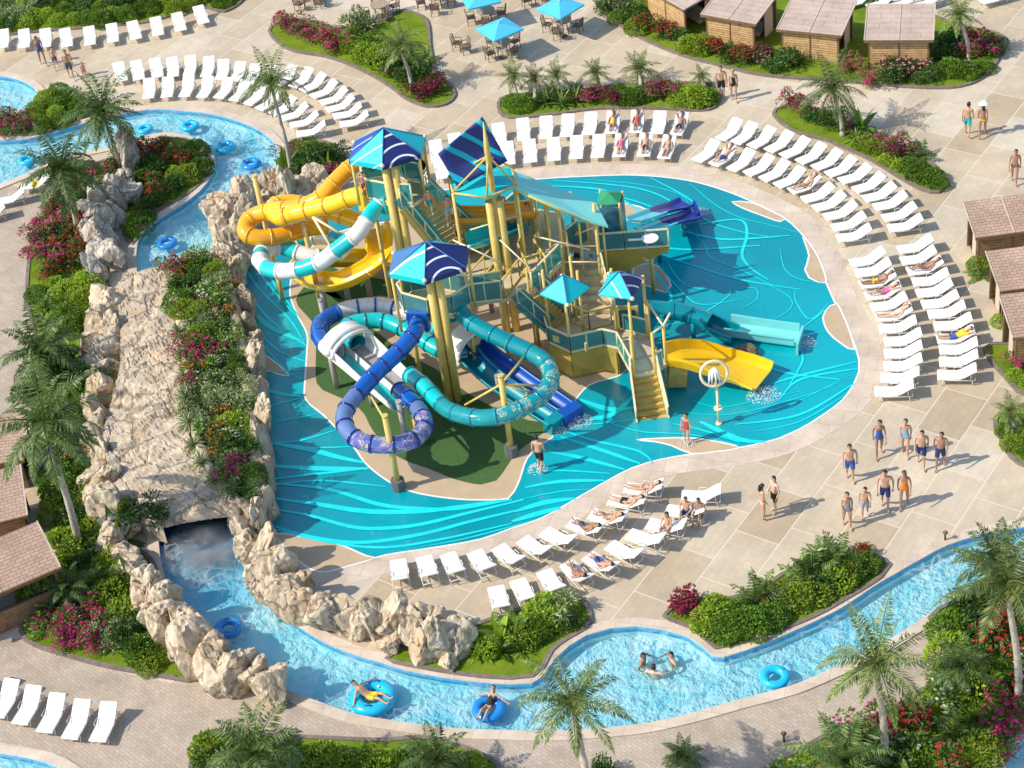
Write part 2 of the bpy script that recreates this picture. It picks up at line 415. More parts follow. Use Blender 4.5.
# ---------------------------------------------------------------- water bodies
RIV_UP = [(-60, 140), (0, 141), (30, 139), (60, 131), (95, 121), (136, 112), (160, 110), (190, 112), (215, 115), (240, 122), (256, 129), (268, 137), (278, 150), (277, 165), (266, 177), (250, 192), (232, 210), (218, 232), (208, 256), (202, 280), (206, 330), (212, 400), (222, 470), (231, 515), (235, 534), (240, 559), (250, 578), (258, 590), (271, 606), (293, 623), (321, 641), (356, 656), (381, 663), (406, 671), (443, 678), (481, 683), (512, 685), (532, 684), (544, 677), (554, 661), (569, 647), (587, 636), (612, 629), (637, 627), (662, 630), (687, 637), (702, 647), (713, 657), (724, 658), (747, 651), (768, 643), (805, 627), (843, 608), (873, 588), (895, 575), (923, 559), (948, 546), (980, 536), (1018, 529), (1070, 520)]
RIV_LO = [(1070, 575), (1020, 583), (985, 592), (955, 603), (933, 612), (890, 640), (835, 668), (793, 686), (768, 693), (737, 701), (699, 712), (662, 721), (632, 726), (587, 730), (540, 732), (506, 731), (470, 730), (431, 727), (391, 721), (356, 715), (318, 702), (285, 690), (262, 676), (240, 660), (222, 643), (205, 625), (188, 608), (172, 592), (163, 570), (159, 545), (157, 515), (153, 470), (145, 410), (140, 340), (138, 300), (137, 267), (137, 249), (142, 235), (160, 219), (180, 207), (200, 192), (212, 176), (216, 162), (208, 148), (190, 137), (165, 133), (140, 138), (110, 147), (70, 156), (45, 164), (25, 175), (0, 185), (-60, 212)]
river = ccw(catmull(gl(RIV_UP), False, .5) + catmull(gl(RIV_LO), False, .5))
pool_left = ccw(catmull(gl([(-40, 84), (-15, 77), (0, 76.5), (15, 79), (28, 84), (37, 92), (38, 101), (30, 108), (12, 112), (-10, 116), (-40, 116)]), True, .4))
pool_bl = ccw(catmull(gl([(-60, 744), (0, 754), (30, 759), (58, 768), (80, 790), (40, 830), (-60, 830)]), True, .5))
pool_br = ccw(catmull(gl([(1050, 722), (1024, 741), (1007, 766), (1000, 790), (1020, 830), (1100, 830), (1100, 720)]), True, .5))
waters = [river, pool_left, pool_bl, pool_br]
ground_outer = [(-150, -90), (150, -90), (150, 160), (-150, 160)]
st(sheet('ground', ground_outer, 0, M_DECK, [offset(w, -.02) for w in waters]))
for w in waters:
    st(sheet('pool_floor', w, -.42, M_POOL))
    st(ribbon('pool_wall', w, 0, .001, -.42, .03, M_POOL))
    st(ribbon('pool_waterline_tiles', w, .004, .012, -.2, .02, M_TILE))
    st(sheet('water', offset(w, .01), -.10, M_WATER))
    st(ribbon('pool_coping', w, 0.0, -.42, -.02, .06, M_COPE))

# ---------------------------------------------------------------- splash pad
PAD = [(239, 268), (262, 248), (300, 215), (360, 198), (440, 190), (500, 184), (537, 179), (587, 176), (637, 175), (687, 180), (727, 191), (760, 205), (783, 217), (800, 231), (818, 257), (826, 280), (835, 301), (848, 327), (856, 346), (860, 360), (860, 372), (855, 384), (843, 401), (823, 416), (800, 430), (780, 439), (737, 449), (692, 455), (662, 460), (632, 469), (600, 486), (574, 501), (542, 519), (512, 529), (481, 540), (431, 549), (385, 556), (350, 566), (316, 572), (285, 550), (268, 525), (262, 480), (258, 440), (254, 400), (249, 350), (243, 305)]
pad = ccw(catmull(gl(PAD), True, .5))
st(sheet('splash_pad', pad, .012, M_PAD)); st(ribbon('splash_pad_coping', pad, -.0, -.95, 0, .008, M_COPE))
st(ribbon('splash_pad_edge_stripe', pad, .0, .07, .012, .017, M_WLINE))
SANDS = [[(290, 290), (297, 314), (307, 334), (307, 352), (305, 382), (306, 400), (323, 415), (337, 429), (353, 446), (366, 464), (386, 480), (406, 490), (431, 496), (468, 500), (508, 499), (514, 492), (520, 479), (527, 459), (540, 446), (552, 438), (557, 428), (572, 405), (590, 385), (625, 372), (630, 340), (610, 300), (560, 262), (480, 235), (400, 222), (340, 232), (300, 258)],
         [(617, 204), (640, 207), (654, 216), (640, 223), (618, 216)], [(634, 268), (650, 264), (662, 270), (671, 286), (666, 293), (650, 287), (636, 282)],
         [(732, 202), (752, 203), (768, 210), (786, 219), (780, 222), (760, 215), (744, 209)],
         [(803, 236), (809, 256), (805, 270), (809, 278), (826, 283), (818, 257)], [(830, 306), (823, 317), (828, 332), (840, 343), (854, 350), (848, 327), (837, 304)],
         [(637, 440), (655, 442), (672, 446), (692, 454), (715, 452), (740, 448), (712, 441), (684, 438)],
         [(276, 534), (296, 536), (320, 540), (343, 546), (366, 556), (376, 558), (350, 566), (317, 572), (287, 550)],
         [(247, 346), (262, 354), (272, 360), (289, 376), (268, 371), (250, 362)]]
for k, s in enumerate(SANDS):
    P = ccw(catmull(gl(s), True, .35)); st(sheet('sand_coloured_pad', P, .018, M_SAND)); st(ribbon('pad_outline', P, -.035, .035, .018, .023, M_WLINE))
TURFS = [[(296, 300), (303, 312), (312, 322), (316, 334), (316, 352), (317, 384), (331, 394), (351, 403), (364, 414), (373, 431), (396, 456), (431, 470), (456, 480), (481, 485), (496, 481), (506, 468), (518, 452), (545, 432), (552, 424), (530, 421), (500, 410), (470, 395), (440, 372), (400, 350), (360, 318), (335, 292), (310, 284)],
         [(318, 262), (350, 275), (385, 280), (420, 290), (415, 300), (380, 296), (345, 300), (322, 290)]]
for s in TURFS:
    st(sheet('turf_patch', ccw(catmull(gl(s), True, .35)), .026, M_TURF))
WAVES = [[(256, 386), (280, 394), (303, 397)], [(258, 411), (280, 404), (304, 398)], [(265, 425), (290, 420), (318, 414)], [(268, 443), (300, 441), (337, 430)], [(268, 443), (310, 448), (352, 447)], [(268, 443), (310, 450), (340, 458), (364, 463)], [(268, 466), (320, 469), (369, 469)], [(270, 480), (320, 474), (368, 469)], [(270, 486), (320, 481), (386, 487)], [(275, 484), (330, 490), (380, 505), (420, 509), (460, 509), (512, 500)], [(276, 499), (320, 505), (370, 512), (430, 511), (500, 501)], [(276, 510), (310, 516), (350, 527), (380, 529), (420, 525), (470, 513), (524, 500)], [(276, 527), (310, 537), (360, 543), (420, 535), (470, 522), (530, 508)], [(278, 530), (320, 541), (380, 548), (440, 540), (512, 524)], [(430, 546), (470, 538), (530, 522)],
         [(245, 268), (260, 290), (290, 320), (305, 345)], [(245, 290), (270, 320), (306, 346)], [(248, 308), (270, 327), (300, 341)], [(253, 328), (280, 352), (306, 362)], [(258, 340), (290, 374), (305, 380)], [(262, 262), (275, 285), (300, 318)], [(252, 258), (266, 282), (296, 316)], [(254, 372), (280, 372), (305, 370)],
         [(562, 430), (590, 440), (640, 452), (652, 463)], [(560, 437), (600, 450), (640, 464)], [(548, 452), (580, 458), (625, 470)], [(526, 474), (560, 471), (610, 474)], [(525, 488), (560, 482), (605, 481)], [(520, 500), (560, 492), (590, 490)], [(515, 512), (545, 503), (575, 499)], [(512, 522), (535, 515), (560, 508)], [(560, 428), (590, 425), (640, 420)], [(600, 420), (640, 432), (690, 435), (740, 446)], [(580, 400), (610, 410), (635, 408)], [(575, 420), (610, 416), (634, 396)],
         [(700, 422), (740, 440), (765, 442)], [(672, 424), (700, 430), (740, 443)], [(735, 420), (790, 405), (852, 375)], [(735, 425), (800, 415), (854, 384)], [(755, 432), (800, 422), (845, 396)], [(780, 400), (800, 380), (858, 369)], [(770, 385), (800, 376), (857, 362)], [(690, 400), (720, 408), (760, 400), (800, 392)], [(680, 412), (730, 415), (800, 398), (852, 378)],
         [(540, 186), (600, 190), (630, 205), (660, 225)], [(553, 181), (610, 185), (650, 192), (680, 208), (690, 225)], [(575, 179), (640, 185), (680, 195), (690, 208)], [(595, 193), (640, 203), (690, 225)], [(650, 178), (690, 200), (705, 220), (740, 232), (768, 237)], [(690, 184), (715, 205), (740, 218), (768, 225), (798, 233)], [(700, 225), (740, 220), (747, 235), (742, 255), (750, 268), (768, 280)], [(686, 227), (705, 245), (710, 258), (740, 270), (770, 285)], [(660, 255), (690, 265), (740, 280), (800, 290)], [(665, 258), (685, 285), (725, 292)], [(655, 330), (700, 315), (730, 295), (727, 285)], [(735, 290), (755, 288), (757, 300), (740, 310)], [(768, 285), (790, 298), (790, 310), (765, 325)], [(780, 250), (785, 270), (800, 280), (822, 283)], [(796, 290), (795, 300), (810, 320), (829, 303)], [(800, 330), (820, 315), (830, 305)], [(797, 345), (803, 360), (790, 385)], [(640, 250), (660, 280), (672, 300), (655, 312)], [(655, 262), (680, 290), (700, 305), (740, 300)], [(680, 230), (700, 236), (730, 240), (790, 236)], [(700, 340), (740, 352), (780, 372), (840, 380)], [(620, 240), (650, 246), (690, 250), (760, 246)]]
mb = MB()
for i, wv in enumerate(WAVES):
    P = resample(catmull(gl(wv), False, .3), 26); rr = random.Random(i); wmax = rr.choice((.035, .05, .07, .10, .135)) if i < 36 else rr.choice((.025, .035, .05, .07))
    P = P[::1]; n = len(P); b = len(mb.v)
    for j, p in enumerate(P):
        a, c = P[max(0, j - 1)], P[min(n - 1, j + 1)]; t = (c - a).normalized(); w = wmax * (.4 + .6 * math.sin(math.pi * (j + .6) / (n + .2)))
        z = .030 + i * .00007
        mb.v += [(p.x - t.y * w, p.y + t.x * w, z), (p.x + t.y * w, p.y - t.x * w, z)]
    for j in range(n - 1): mb.face((b + 2 * j, b + 2 * j + 1, b + 2 * j + 3, b + 2 * j + 2))
st(mb.build('painted_wave_lines', M_LINE))

# ---------------------------------------------------------------- paved paths
PATHS = [[(-60, 205), (40, 190), (60, 196), (50, 215), (32, 240), (32, 290), (36, 350), (20, 420), (0, 470), (-60, 500)],
         [(-60, 640), (0, 640), (25, 638), (60, 655), (120, 672), (200, 685), (236, 660), (262, 678), (290, 694), (318, 706), (356, 719), (391, 725), (431, 731), (506, 735), (587, 734), (662, 725), (737, 705), (793, 690), (835, 672), (890, 644), (930, 614), (952, 640), (955, 670), (940, 690), (900, 730), (800, 790), (500, 830), (-60, 830)]]
for k, s in enumerate(PATHS):
    P = ccw(catmull(gl(s), True, .6)); hs = [w for w in ()]
    cut = [offset(w, -.42) for w in waters]
    # keep the path out of the pools: drop points falling in water
    es = sheet('paved_path', P, .004, M_PATH, [c for c in cut]); st(es)
# ---------------------------------------------------------------- planting beds
BEDS = {
 'back hedge': [(-60, -30), (240, -30), (246, -5), (225, 12), (200, 8), (150, 22), (100, 27), (40, 32), (0, 36), (-60, 40)],
 'curved bed': [(270, 32), (285, 22), (310, 22), (340, 30), (360, 22), (385, 22), (400, 12), (425, 20), (430, 50), (436, 75), (450, 86), (454, 97), (445, 105), (428, 107), (408, 100), (392, 88), (365, 72), (330, 58), (290, 50)],
 'kidney bed': [(499, 104), (508, 97), (540, 95), (580, 92), (620, 86), (660, 85), (700, 84), (716, 88), (720, 97), (714, 108), (698, 111), (660, 109), (600, 109), (560, 114), (520, 118), (503, 116)],
 'hut bed': [(596, -30), (602, 12), (618, 24), (640, 38), (680, 55), (720, 66), (765, 76), (820, 80), (870, 84), (920, 88), (960, 87), (985, 76), (1000, 56), (1006, 45), (998, 35), (960, 26), (880, 0), (760, -30)],
 'palm bed': [(774, 115), (785, 108), (815, 110), (850, 122), (880, 140), (905, 150), (925, 160), (940, 174), (945, 186), (938, 193), (922, 190), (900, 178), (870, 160), (830, 142), (795, 132)],
 'left bank': [(28, 300), (30, 260), (38, 230), (56, 205), (62, 180), (85, 168), (110, 160), (135, 150), (132, 190), (112, 220), (105, 260), (110, 300), (118, 350), (95, 400), (100, 450), (110, 520), (60, 530), (60, 490), (50, 440), (34, 400), (38, 350), (32, 320)],
 'flower corner': [(22, 632), (30, 600), (40, 570), (80, 545), (120, 545), (150, 560), (165, 600), (180, 640), (200, 668), (203, 680), (190, 681), (150, 674), (110, 667), (65, 655), (35, 645)],
 'lower lawn': [(388, 660), (400, 650), (440, 640), (480, 625), (540, 605), (580, 600), (590, 622), (584, 630), (566, 640), (551, 652), (543, 668), (532, 677), (512, 679), (470, 676), (420, 668)],
 'bed by the walkers': [(665, 617), (675, 606), (690, 600), (720, 602), (760, 590), (800, 565), (830, 552), (862, 553), (889, 566), (880, 578), (850, 597), (812, 618), (765, 636), (735, 645), (716, 649), (706, 640), (690, 628)],
 'lower right garden': [(930, 620), (940, 610), (965, 600), (1000, 585), (1080, 575), (1080, 700), (1035, 722), (1010, 738), (993, 766), (985, 830), (700, 830), (770, 768), (800, 752), (830, 735), (850, 725), (890, 712), (925, 690), (948, 668), (955, 645)],
 'bottom hedge': [(192, 768), (200, 742), (230, 735), (280, 738), (330, 740), (380, 742), (430, 740), (480, 756), (500, 775), (480, 830), (200, 830)],
 'small right bed': [(1002, 440), (996, 428), (1000, 415), (1030, 405), (1080, 405), (1080, 480), (1030, 468), (1012, 458)],
 'river island': [(152, 214), (140, 225), (134, 245), (128, 240), (125, 200), (130, 165), (150, 147), (170, 140), (190, 142), (203, 152), (210, 164), (206, 176), (196, 188), (178, 201)],
 'top left bank': [(-60, 118), (0, 117), (25, 114), (42, 104), (44, 92), (58, 92), (80, 100), (92, 112), (70, 124), (45, 134), (20, 136), (-60, 136)],
 'palm corner': [(268, 185), (278, 172), (285, 150), (300, 140), (330, 145), (345, 160), (340, 185), (318, 198), (280, 200)],
 'cabana corner': [(985, 350), (1010, 345), (1060, 345), (1060, 400), (1025, 395), (1012, 385)],
}
BEDW = {}
for k, s in BEDS.items():
    P = ccw(catmull(gl(s), True, .35)); BEDW[k] = P
    st(sheet('lawn', offset(P, .05), .07, M_GRASS)); st(ribbon('bed_kerb', P, .06, -.1, 0, .11, M_KERB))
# ---------------------------------------------------------------- sun loungers
M_SLING = mat('white_sling', (.80, .79, .76), .65, .03, 5)
M_FRAME = mat('white_lounger_frame', (.72, .70, .65), .4, .08, 6)
LP = [(-.86, .34), (-.80, .375), (-.5, .36), (-.15, .335), (.05, .34), (.2, .39), (.5, .60), (.72, .745), (.86, .80)]   # side profile y, z
def lounger_proto(flat=False):
    root = empty('sun_lounger'); root.scale = (.86,) * 3
    pr = catmull([(0, y, z) for y, z in (LP if not flat else [(-.86, .36), (-.5, .37), (-.1, .37), (.12, .38), (.3, .44), (.55, .56), (.84, .68)])], False, .1)
    mb = MB(); mb.sweep(pr, [(-.34, .018), (-.31, .03), (.31, .03), (.34, .018), (.34, -.015), (-.34, -.015)]); mb.build('sling', M_SLING, root)
    mb = MB()
    for s in (-1, 1):
        mb.tube([(s * .355, p.y, p.z) for p in pr], .022, 6)
        mb.tube([(s * .355, -.5, .33), (s * .355, .1, .30), (s * .355, .80, .30)], .022, 6)
        mb.tube([(s * .34, .62, .30), (s * .34, .60, .655 if not flat else .58)], .016, 6)
    for y, z in ((-.84, .345), (.84, pr[-1].z - .01), (.80, .30), (-.1, .315)): mb.cyl((-.355, y, z), (.355, y, z), .018, None, 6)
    mb.build('frame', M_FRAME, root)
    for s in (-1, 1):
        for y, z in ((-.62, .335), (.66, .30)):
            b = MB(); b.tube([(s * .355, y, z), (s * .32, y + (.06 if y > 0 else -.05), 0)], .021, 6); b.build('leg', M_FRAME, root)
        b = MB(); b.tube([(s * .37, .20, .40), (s * .39, .20, .50), (s * .39, -.10, .49), (s * .34, -.12, .34)], .017, 6); b.build('armrest', M_FRAME, root)
    return root
PROTO_L = lounger_proto()
LPROF = catmull([(0, y, z) for y, z in LP], False, .03)
_used = [False]
LOUNG = {}
def row(key, pts, n, v0, v1, where, axis='left'):
    W_ = resample(catmull(gl(pts), False, .3), n); LOUNG[key] = []
    for i, p in enumerate(W_):
        f = i / max(1, n - 1); px = PJ(p)
        dx = v0[0] + (v1[0] - v0[0]) * f; dy = v0[1] + (v1[1] - v0[1]) * f
        rz = yaw_of(px[0], px[1], dx, dy) + random.uniform(-.06, .06)
        o = PROTO_L if not _used[0] else dup(PROTO_L); _used[0] = True
        q = Vector((p.x + random.uniform(-.05, .05), p.y + random.uniform(-.05, .05), .01)); o.location = q; o.rotation_euler[2] = rz
        o['_px'] = px[0]; o['_row'] = key
        tag(o, f'white sun lounger, {ORD[i]} from {"the left" if axis == "left" else axis} {where}', 'sun lounger', 'white sun loungers on the deck')
        LOUNG[key].append(o)
row('r1', [(5, 47), (50, 46), (92, 44), (136, 38), (179, 30), (203, 23)], 10, (5, -28), (-12, -26), 'in the row along the back hedge')
row('r2', [(122, 80), (163, 76), (202, 74), (236, 80), (270, 84), (302, 85), (325, 97), (341, 110), (356, 128)], 18, (-5, -26), (34, -6), 'in the outer arc above the river')
row('r3', [(151, 97), (189, 95), (225, 96), (253, 102), (280, 112), (300, 124), (313, 137)], 12, (3, -26), (34, -6), 'in the inner arc above the river')
row('r4', [(437, 160), (460, 153), (482, 147), (505, 142), (527, 138), (571, 134), (614, 131), (657, 131), (681, 133)], 12, (-7, -26), (10, -26), 'in the rear row behind the slides')
row('r5', [(422, 184), (444, 176), (467, 170), (490, 165), (512, 162), (555, 158), (600, 155), (644, 154), (667, 156)], 12, (-7, -26), (10, -26), 'in the front row behind the slides')
row('r6', [(729, 138), (765, 147), (802, 158), (832, 171), (858, 185), (882, 203), (898, 221), (905, 232)], 14, (21, -16), (34, -6), 'in the outer arc by the palm bed')
row('r7', [(707, 160), (743, 169), (779, 181), (810, 195), (832, 213), (849, 230), (855, 242)], 12, (21, -16), (34, -6), 'in the inner arc by the palm bed')
row('r8', [(868, 266), (881, 298), (892, 319), (900, 342), (904, 358), (901, 380), (894, 398)], 12, (35, -7), (38, 0), 'in the pool-side column', 'the top')
row('r9', [(914, 254), (929, 286), (945, 318), (955, 340), (959, 358), (957, 381)], 12, (35, -7), (38, 0), 'in the column nearest the huts', 'the top')
row('r10', [(400, 579), (451, 573), (507, 564), (561, 545), (606, 526), (645, 495)], 11, (2, 27), (38, 3), 'in the front row below the pool')
row('r11', [(499, 606), (527, 598), (553, 589), (580, 579), (606, 570), (628, 558), (648, 545), (668, 533), (686, 519), (702, 503)], 10, (6, 26), (40, 1), 'in the second row below the pool')
row('r12', [(-14, 700), (11, 708), (33, 716), (57, 722), (81, 728), (107, 732)], 6, (26, -36), (20, -40), 'on the grey pavers by the bottom pool')
row('r13', [(38, 190), (8, 208), (-8, 221)], 3, (34, -8), (30, -8), 'below the upper palm at the frame edge', 'the top')
row('r14', [(815, 3), (838, 5), (862, 7), (884, 9), (906, 9), (926, 8)], 6, (17, -6), (17, -5), 'behind the wooden huts')
row('r15', [(978, -4), (994, 4)], 2, (22, -6), (22, -6), 'in the far top corner')

# ---------------------------------------------------------------- boulders
def rock_mesh(seed, mt):
    rr = random.Random(seed); bm = bmesh.new(); bmesh.ops.create_icosphere(bm, subdivisions=4, radius=1)
    planes = [(Vector((rr.gauss(0, 1), rr.gauss(0, 1), rr.gauss(0, .7))).normalized(), rr.uniform(.5, .82)) for _ in range(13)]
    off = Vector((seed * 3.1, seed * 1.7, 0))
    for v in bm.verts:
        p = v.co.copy()
        for n, d in planes:
            k = p.dot(n) - d
            if k > 0: p -= n * k
        d = noise.fractal(p * 2.2 + off, .8, 2.2, 7) * .075 + noise.fractal(Vector((p.x * 3., p.y * 3., p.z * .7)) + off, 1., 2., 3) * .09
        w = p + noise.noise_vector(p * 1.5 + off) * .35; w = Vector((w.x, w.y, w.z * .55))
        for fq, wd, dp in ((1.3, .10, 1.7), (3.0, .09, .8)): d -= max(0, wd - abs(noise.noise(w * fq - off * fq))) * dp
        v.co = p * (1 + d)
    me = bpy.data.meshes.new('boulder'); bm.to_mesh(me); bm.free(); me.materials.append(mt)
    return me
RK = [rock_mesh(i, M_ROCK if i < 6 else M_ROCKG) for i in range(9)]
ROCKS = []
def rock(px, py, r, zc=None, where='', kind=None, z0=0, tall=None):
    rr = random.Random(int(px * 7 + py * 13)); k = rr.randrange(6) if kind is None else kind
    me = RK[k]
    o = link('boulder', me, None, G(px, py, z0)); h = r * (tall * rr.uniform(.85, 1.3) if tall else rr.uniform(.75, 1.15))
    o.location.z = z0 + h * .55; o.scale = (r * rr.uniform(.85, 1.2), r * rr.uniform(.8, 1.1), h)
    o.rotation_euler = (rr.uniform(-.25, .25), rr.uniform(-.25, .25), rr.uniform(0, 6.28))
    ROCKS.append((o, where, px, py, 'grey' if k >= 6 else 'tan', r)); return o
for px, py, r, h in [(130, 158, .75, 1.5), (132, 172, .8, 1.6), (127, 188, .7, 1.3), (131, 203, .75, 1.2), (118, 208, .8, 1.2), (103, 212, .9, 1.1), (95, 222, .8, 1.0), (108, 228, .8, 1.1), (118, 224, .7, 1.3), (88, 238, .7, 1.1), (98, 246, .9, 1.1), (111, 246, .75, 1.4), (104, 262, .9, 1.1), (116, 268, .75, 1.3), (99, 280, .8, 1.1)]:
    rock(px, py, r, tall=h, where='in the rock wall beside the upper river', kind=6 + int(px) % 3)
for px, py, r, h in [(106, 297, .9, 1.2), (113, 312, .85, 1.4), (103, 326, .9, 1.2), (114, 333, .8, 1.4), (97, 344, 1.0, 1.1), (110, 352, .9, 1.4), (94, 362, .9, 1.2), (107, 372, .85, 1.3), (103, 390, .7, 1.4), (98, 410, .7, 1.5), (104, 425, .7, 1.5), (100, 445, .75, 1.5), (106, 462, .8, 1.5), (100, 478, .8, 1.4), (111, 486, .8, 1.6), (103, 500, .85, 1.5), (113, 514, .85, 1.5), (121, 527, .85, 1.3), (113, 540, .9, 1.1), (126, 548, .8, 1.3), (135, 562, .8, 1.2)]:
    rock(px, py + 12, r, tall=h * .82, where='along the left side of the stone bridge')
for px, py, r, h in [(141, 580, .7, 1.2), (150, 594, .75, 1.2), (146, 612, .7, 1.2), (158, 608, .75, 1.3), (160, 628, .8, 1.2), (174, 622, .8, 1.4), (172, 642, .8, 1.2), (188, 640, .85, 1.4), (203, 648, .85, 1.3), (184, 658, .85, 1.2), (199, 666, .95, 1.3), (214, 672, .9, 1.3), (222, 690, .9, 1.3), (247, 684, .9, 1.5), (262, 690, .8, 1.3), (276, 700, .85, 1.4), (236, 676, .7, 1.1)]:
    rock(px, py, r, tall=h, where='on the left bank below the tunnel')
for px, py, r, h in [(243, 527, .7, 1.7), (249, 545, .75, 1.5), (256, 562, .8, 1.4), (267, 573, .8, 1.5), (266, 590, .75, 1.3), (279, 592, .85, 1.4), (288, 607, .85, 1.4), (301, 604, .8, 1.3), (303, 619, .8, 1.2), (317, 618, .8, 1.2), (330, 628, .85, 1.1), (345, 628, .8, 1.2), (359, 632, .7, .95), (374, 634, .85, 1.6), (390, 650, .6, .9), (396, 636, .9, 1.2), (412, 640, .9, 1.1), (425, 656, .8, 1.2), (438, 640, .8, 1.2), (442, 656, .85, 1.2), (458, 652, .7, 1.2), (450, 665, .55, .8), (424, 632, .7, 1.1), (462, 640, .7, 1.1)]:
    rock(px, py, r, tall=h, where='on the right bank below the tunnel')
for px, py, r, h in [(222, 222, .9, 1.5), (231, 235, .85, 1.6), (226, 252, .8, 1.5), (239, 226, .8, 1.5), (236, 252, .8, 1.6), (248, 216, .9, 1.3), (262, 210, .8, 1.2), (276, 206, .9, 1.3), (292, 206, .9, 1.3), (306, 200, .9, 1.2), (318, 196, .8, 1.3), (244, 268, .7, 1.6), (330, 204, .7, 1.1), (252, 232, .8, 1.5), (230, 272, .8, 1.3), (238, 285, .7, 1.5)]:
    rock(px, py, r, tall=h, where='behind the yellow slides')
for px, py, r, h in [(248, 305, .55, 1.9), (252, 325, .55, 2.0), (256, 348, .55, 2.), (259, 372, .6, 2.), (262, 398, .55, 2.), (264, 425, .6, 2.), (266, 452, .6, 2.), (268, 480, .6, 2.), (270, 506, .6, 2.), (262, 524, .6, 1.8)]:
    rock(px, py + 12, r, tall=h, where='in the low cliff beside the wave-painted pool')
byw = {}
for t in ROCKS: byw.setdefault(t[1], []).append(t)
for w, L in byw.items():
    L.sort(key=lambda t: t[3])
    for i, (o, _, px, py, c, r) in enumerate(L):
        tag(o, f'{"weathered grey" if c == "grey" else "rough tan"} boulder {w}, {ORD[i]} from the top', 'boulder', 'boulders ' + w)

# ---------------------------------------------------------------- stone bridge over the river, planter
ZT = 1.3
LE = [(122, 268), (119, 290), (118, 310), (120, 345), (116, 380), (104, 420), (105, 450), (112, 480), (134, 508), (160, 518)]
RE = [(172, 263), (172, 282), (171, 300), (178, 340), (181, 380), (186, 420), (196, 455), (212, 480), (224, 496), (234, 506)]
nr, nc = 150, 60
Lw = resample(catmull(gl(LE, ZT), False, .3), nr); Rw = resample(catmull(gl(RE, ZT), False, .3), nr)
mb = MB()
def zroof(p):
    u, v = p.x * .82 + p.y * .57, p.y * .82 - p.x * .57
    h = noise.fractal(Vector((u * .42, v * 1.15, 1)), .9, 2.1, 5) * .9 + noise.noise(Vector((u * .9, v * .5, 5))) * .35
    t = h * 3.2; f = math.floor(t); e = t - f
    return (f + e ** 7 + e * .22) * .085 + noise.fractal(Vector((p.x * 4, p.y * 4, 3)), 1., 2., 4) * .018 - max(0, .045 - abs(noise.noise(Vector((u * .8, v * .35, 9))))) * 1.6
for i in range(nr):
    for j in range(nc):
        p = Lw[i].lerp(Rw[i], j / (nc - 1)); e = min(i, nr - 1 - i) / 3
        z = ZT - .08 + max(-.2, min(.28, zroof(p))); z -= max(0, 1 - e) * .1; mb.v.append((p.x, p.y, z))
for i in range(nr - 1):
    for j in range(nc - 1):
        a = i * nc + j; mb.face((a, a + nc, a + nc + 1, a + 1), 0, False)
b = len(mb.v)                                                    # skirts: lips at the mouths, walls at the sides
def skirt(idx, zb):
    k = len(mb.v); mb.v += [(mb.v[i][0], mb.v[i][1], zb if not callable(zb) else zb(n)) for n, i in enumerate(idx)]
    for n in range(len(idx) - 1): mb.face((idx[n], k + n, k + n + 1, idx[n + 1]), 0, True)
    return k
k1 = skirt([(nr - 1) * nc + j for j in range(nc)], lambda n: .78 + .08 * math.sin(math.pi * n / (nc - 1)) + .05 * noise.noise(Vector((n * .4, 0, 0))))
k2 = skirt([j for j in range(nc)][::-1], .6)
skirt([i * nc for i in range(nr)], 0); skirt([i * nc + nc - 1 for i in range(nr)][::-1], 0)
tag(mb.build('stone_bridge', M_STONE), 'broad flat bridge of cracked tan stone roofing the river tunnel', 'stone bridge')
PLR = [(172, 262), (190, 253), (206, 250), (222, 262), (236, 290), (244, 330), (252, 370), (257, 410), (260, 445), (262, 480), (262, 508), (250, 516), (236, 507), (224, 497), (212, 481), (196, 456), (186, 421), (181, 381), (178, 341), (171, 300)]
PL = ccw(catmull(gl(PLR, ZT), True, .35)); PLI = offset(PL, .05)
mb = MB(); n = len(PL)
for lev, (d, z) in enumerate(((0, 0), (0, .6), (.03, 1.1), (.12, ZT + .1), (.4, ZT + .12), (.5, ZT - .02))):
    Q = offset(PL, d)
    for k, p in enumerate(Q):
        w = noise.fractal(Vector((p.x * 1.2, p.y * 1.2, z * 1.5)), 1., 2., 4) * .16 * (1 if lev else 0)
        mb.v.append((p.x + w, p.y + w * .6, z + w * .4))
for lev in range(5):
    for k in range(n): mb.face((lev * n + k, lev * n + (k + 1) % n, (lev + 1) * n + (k + 1) % n, (lev + 1) * n + k), 0, True)
PLANT_ROOT = empty('rock_planter', G(215, 380), 0, 'raised rock planter full of shrubs between stone bridge and splash pool', 'planter')
def adopt(o, root): o.parent = root; o.matrix_parent_inverse = Matrix.Translation(-root.location); return o
adopt(mb.build('rock_wall', M_ROCK), PLANT_ROOT)
BEDW['rock planter'] = PL
adopt(sheet('soil', offset(PL, .3), ZT - .01, M_SOIL), PLANT_ROOT)

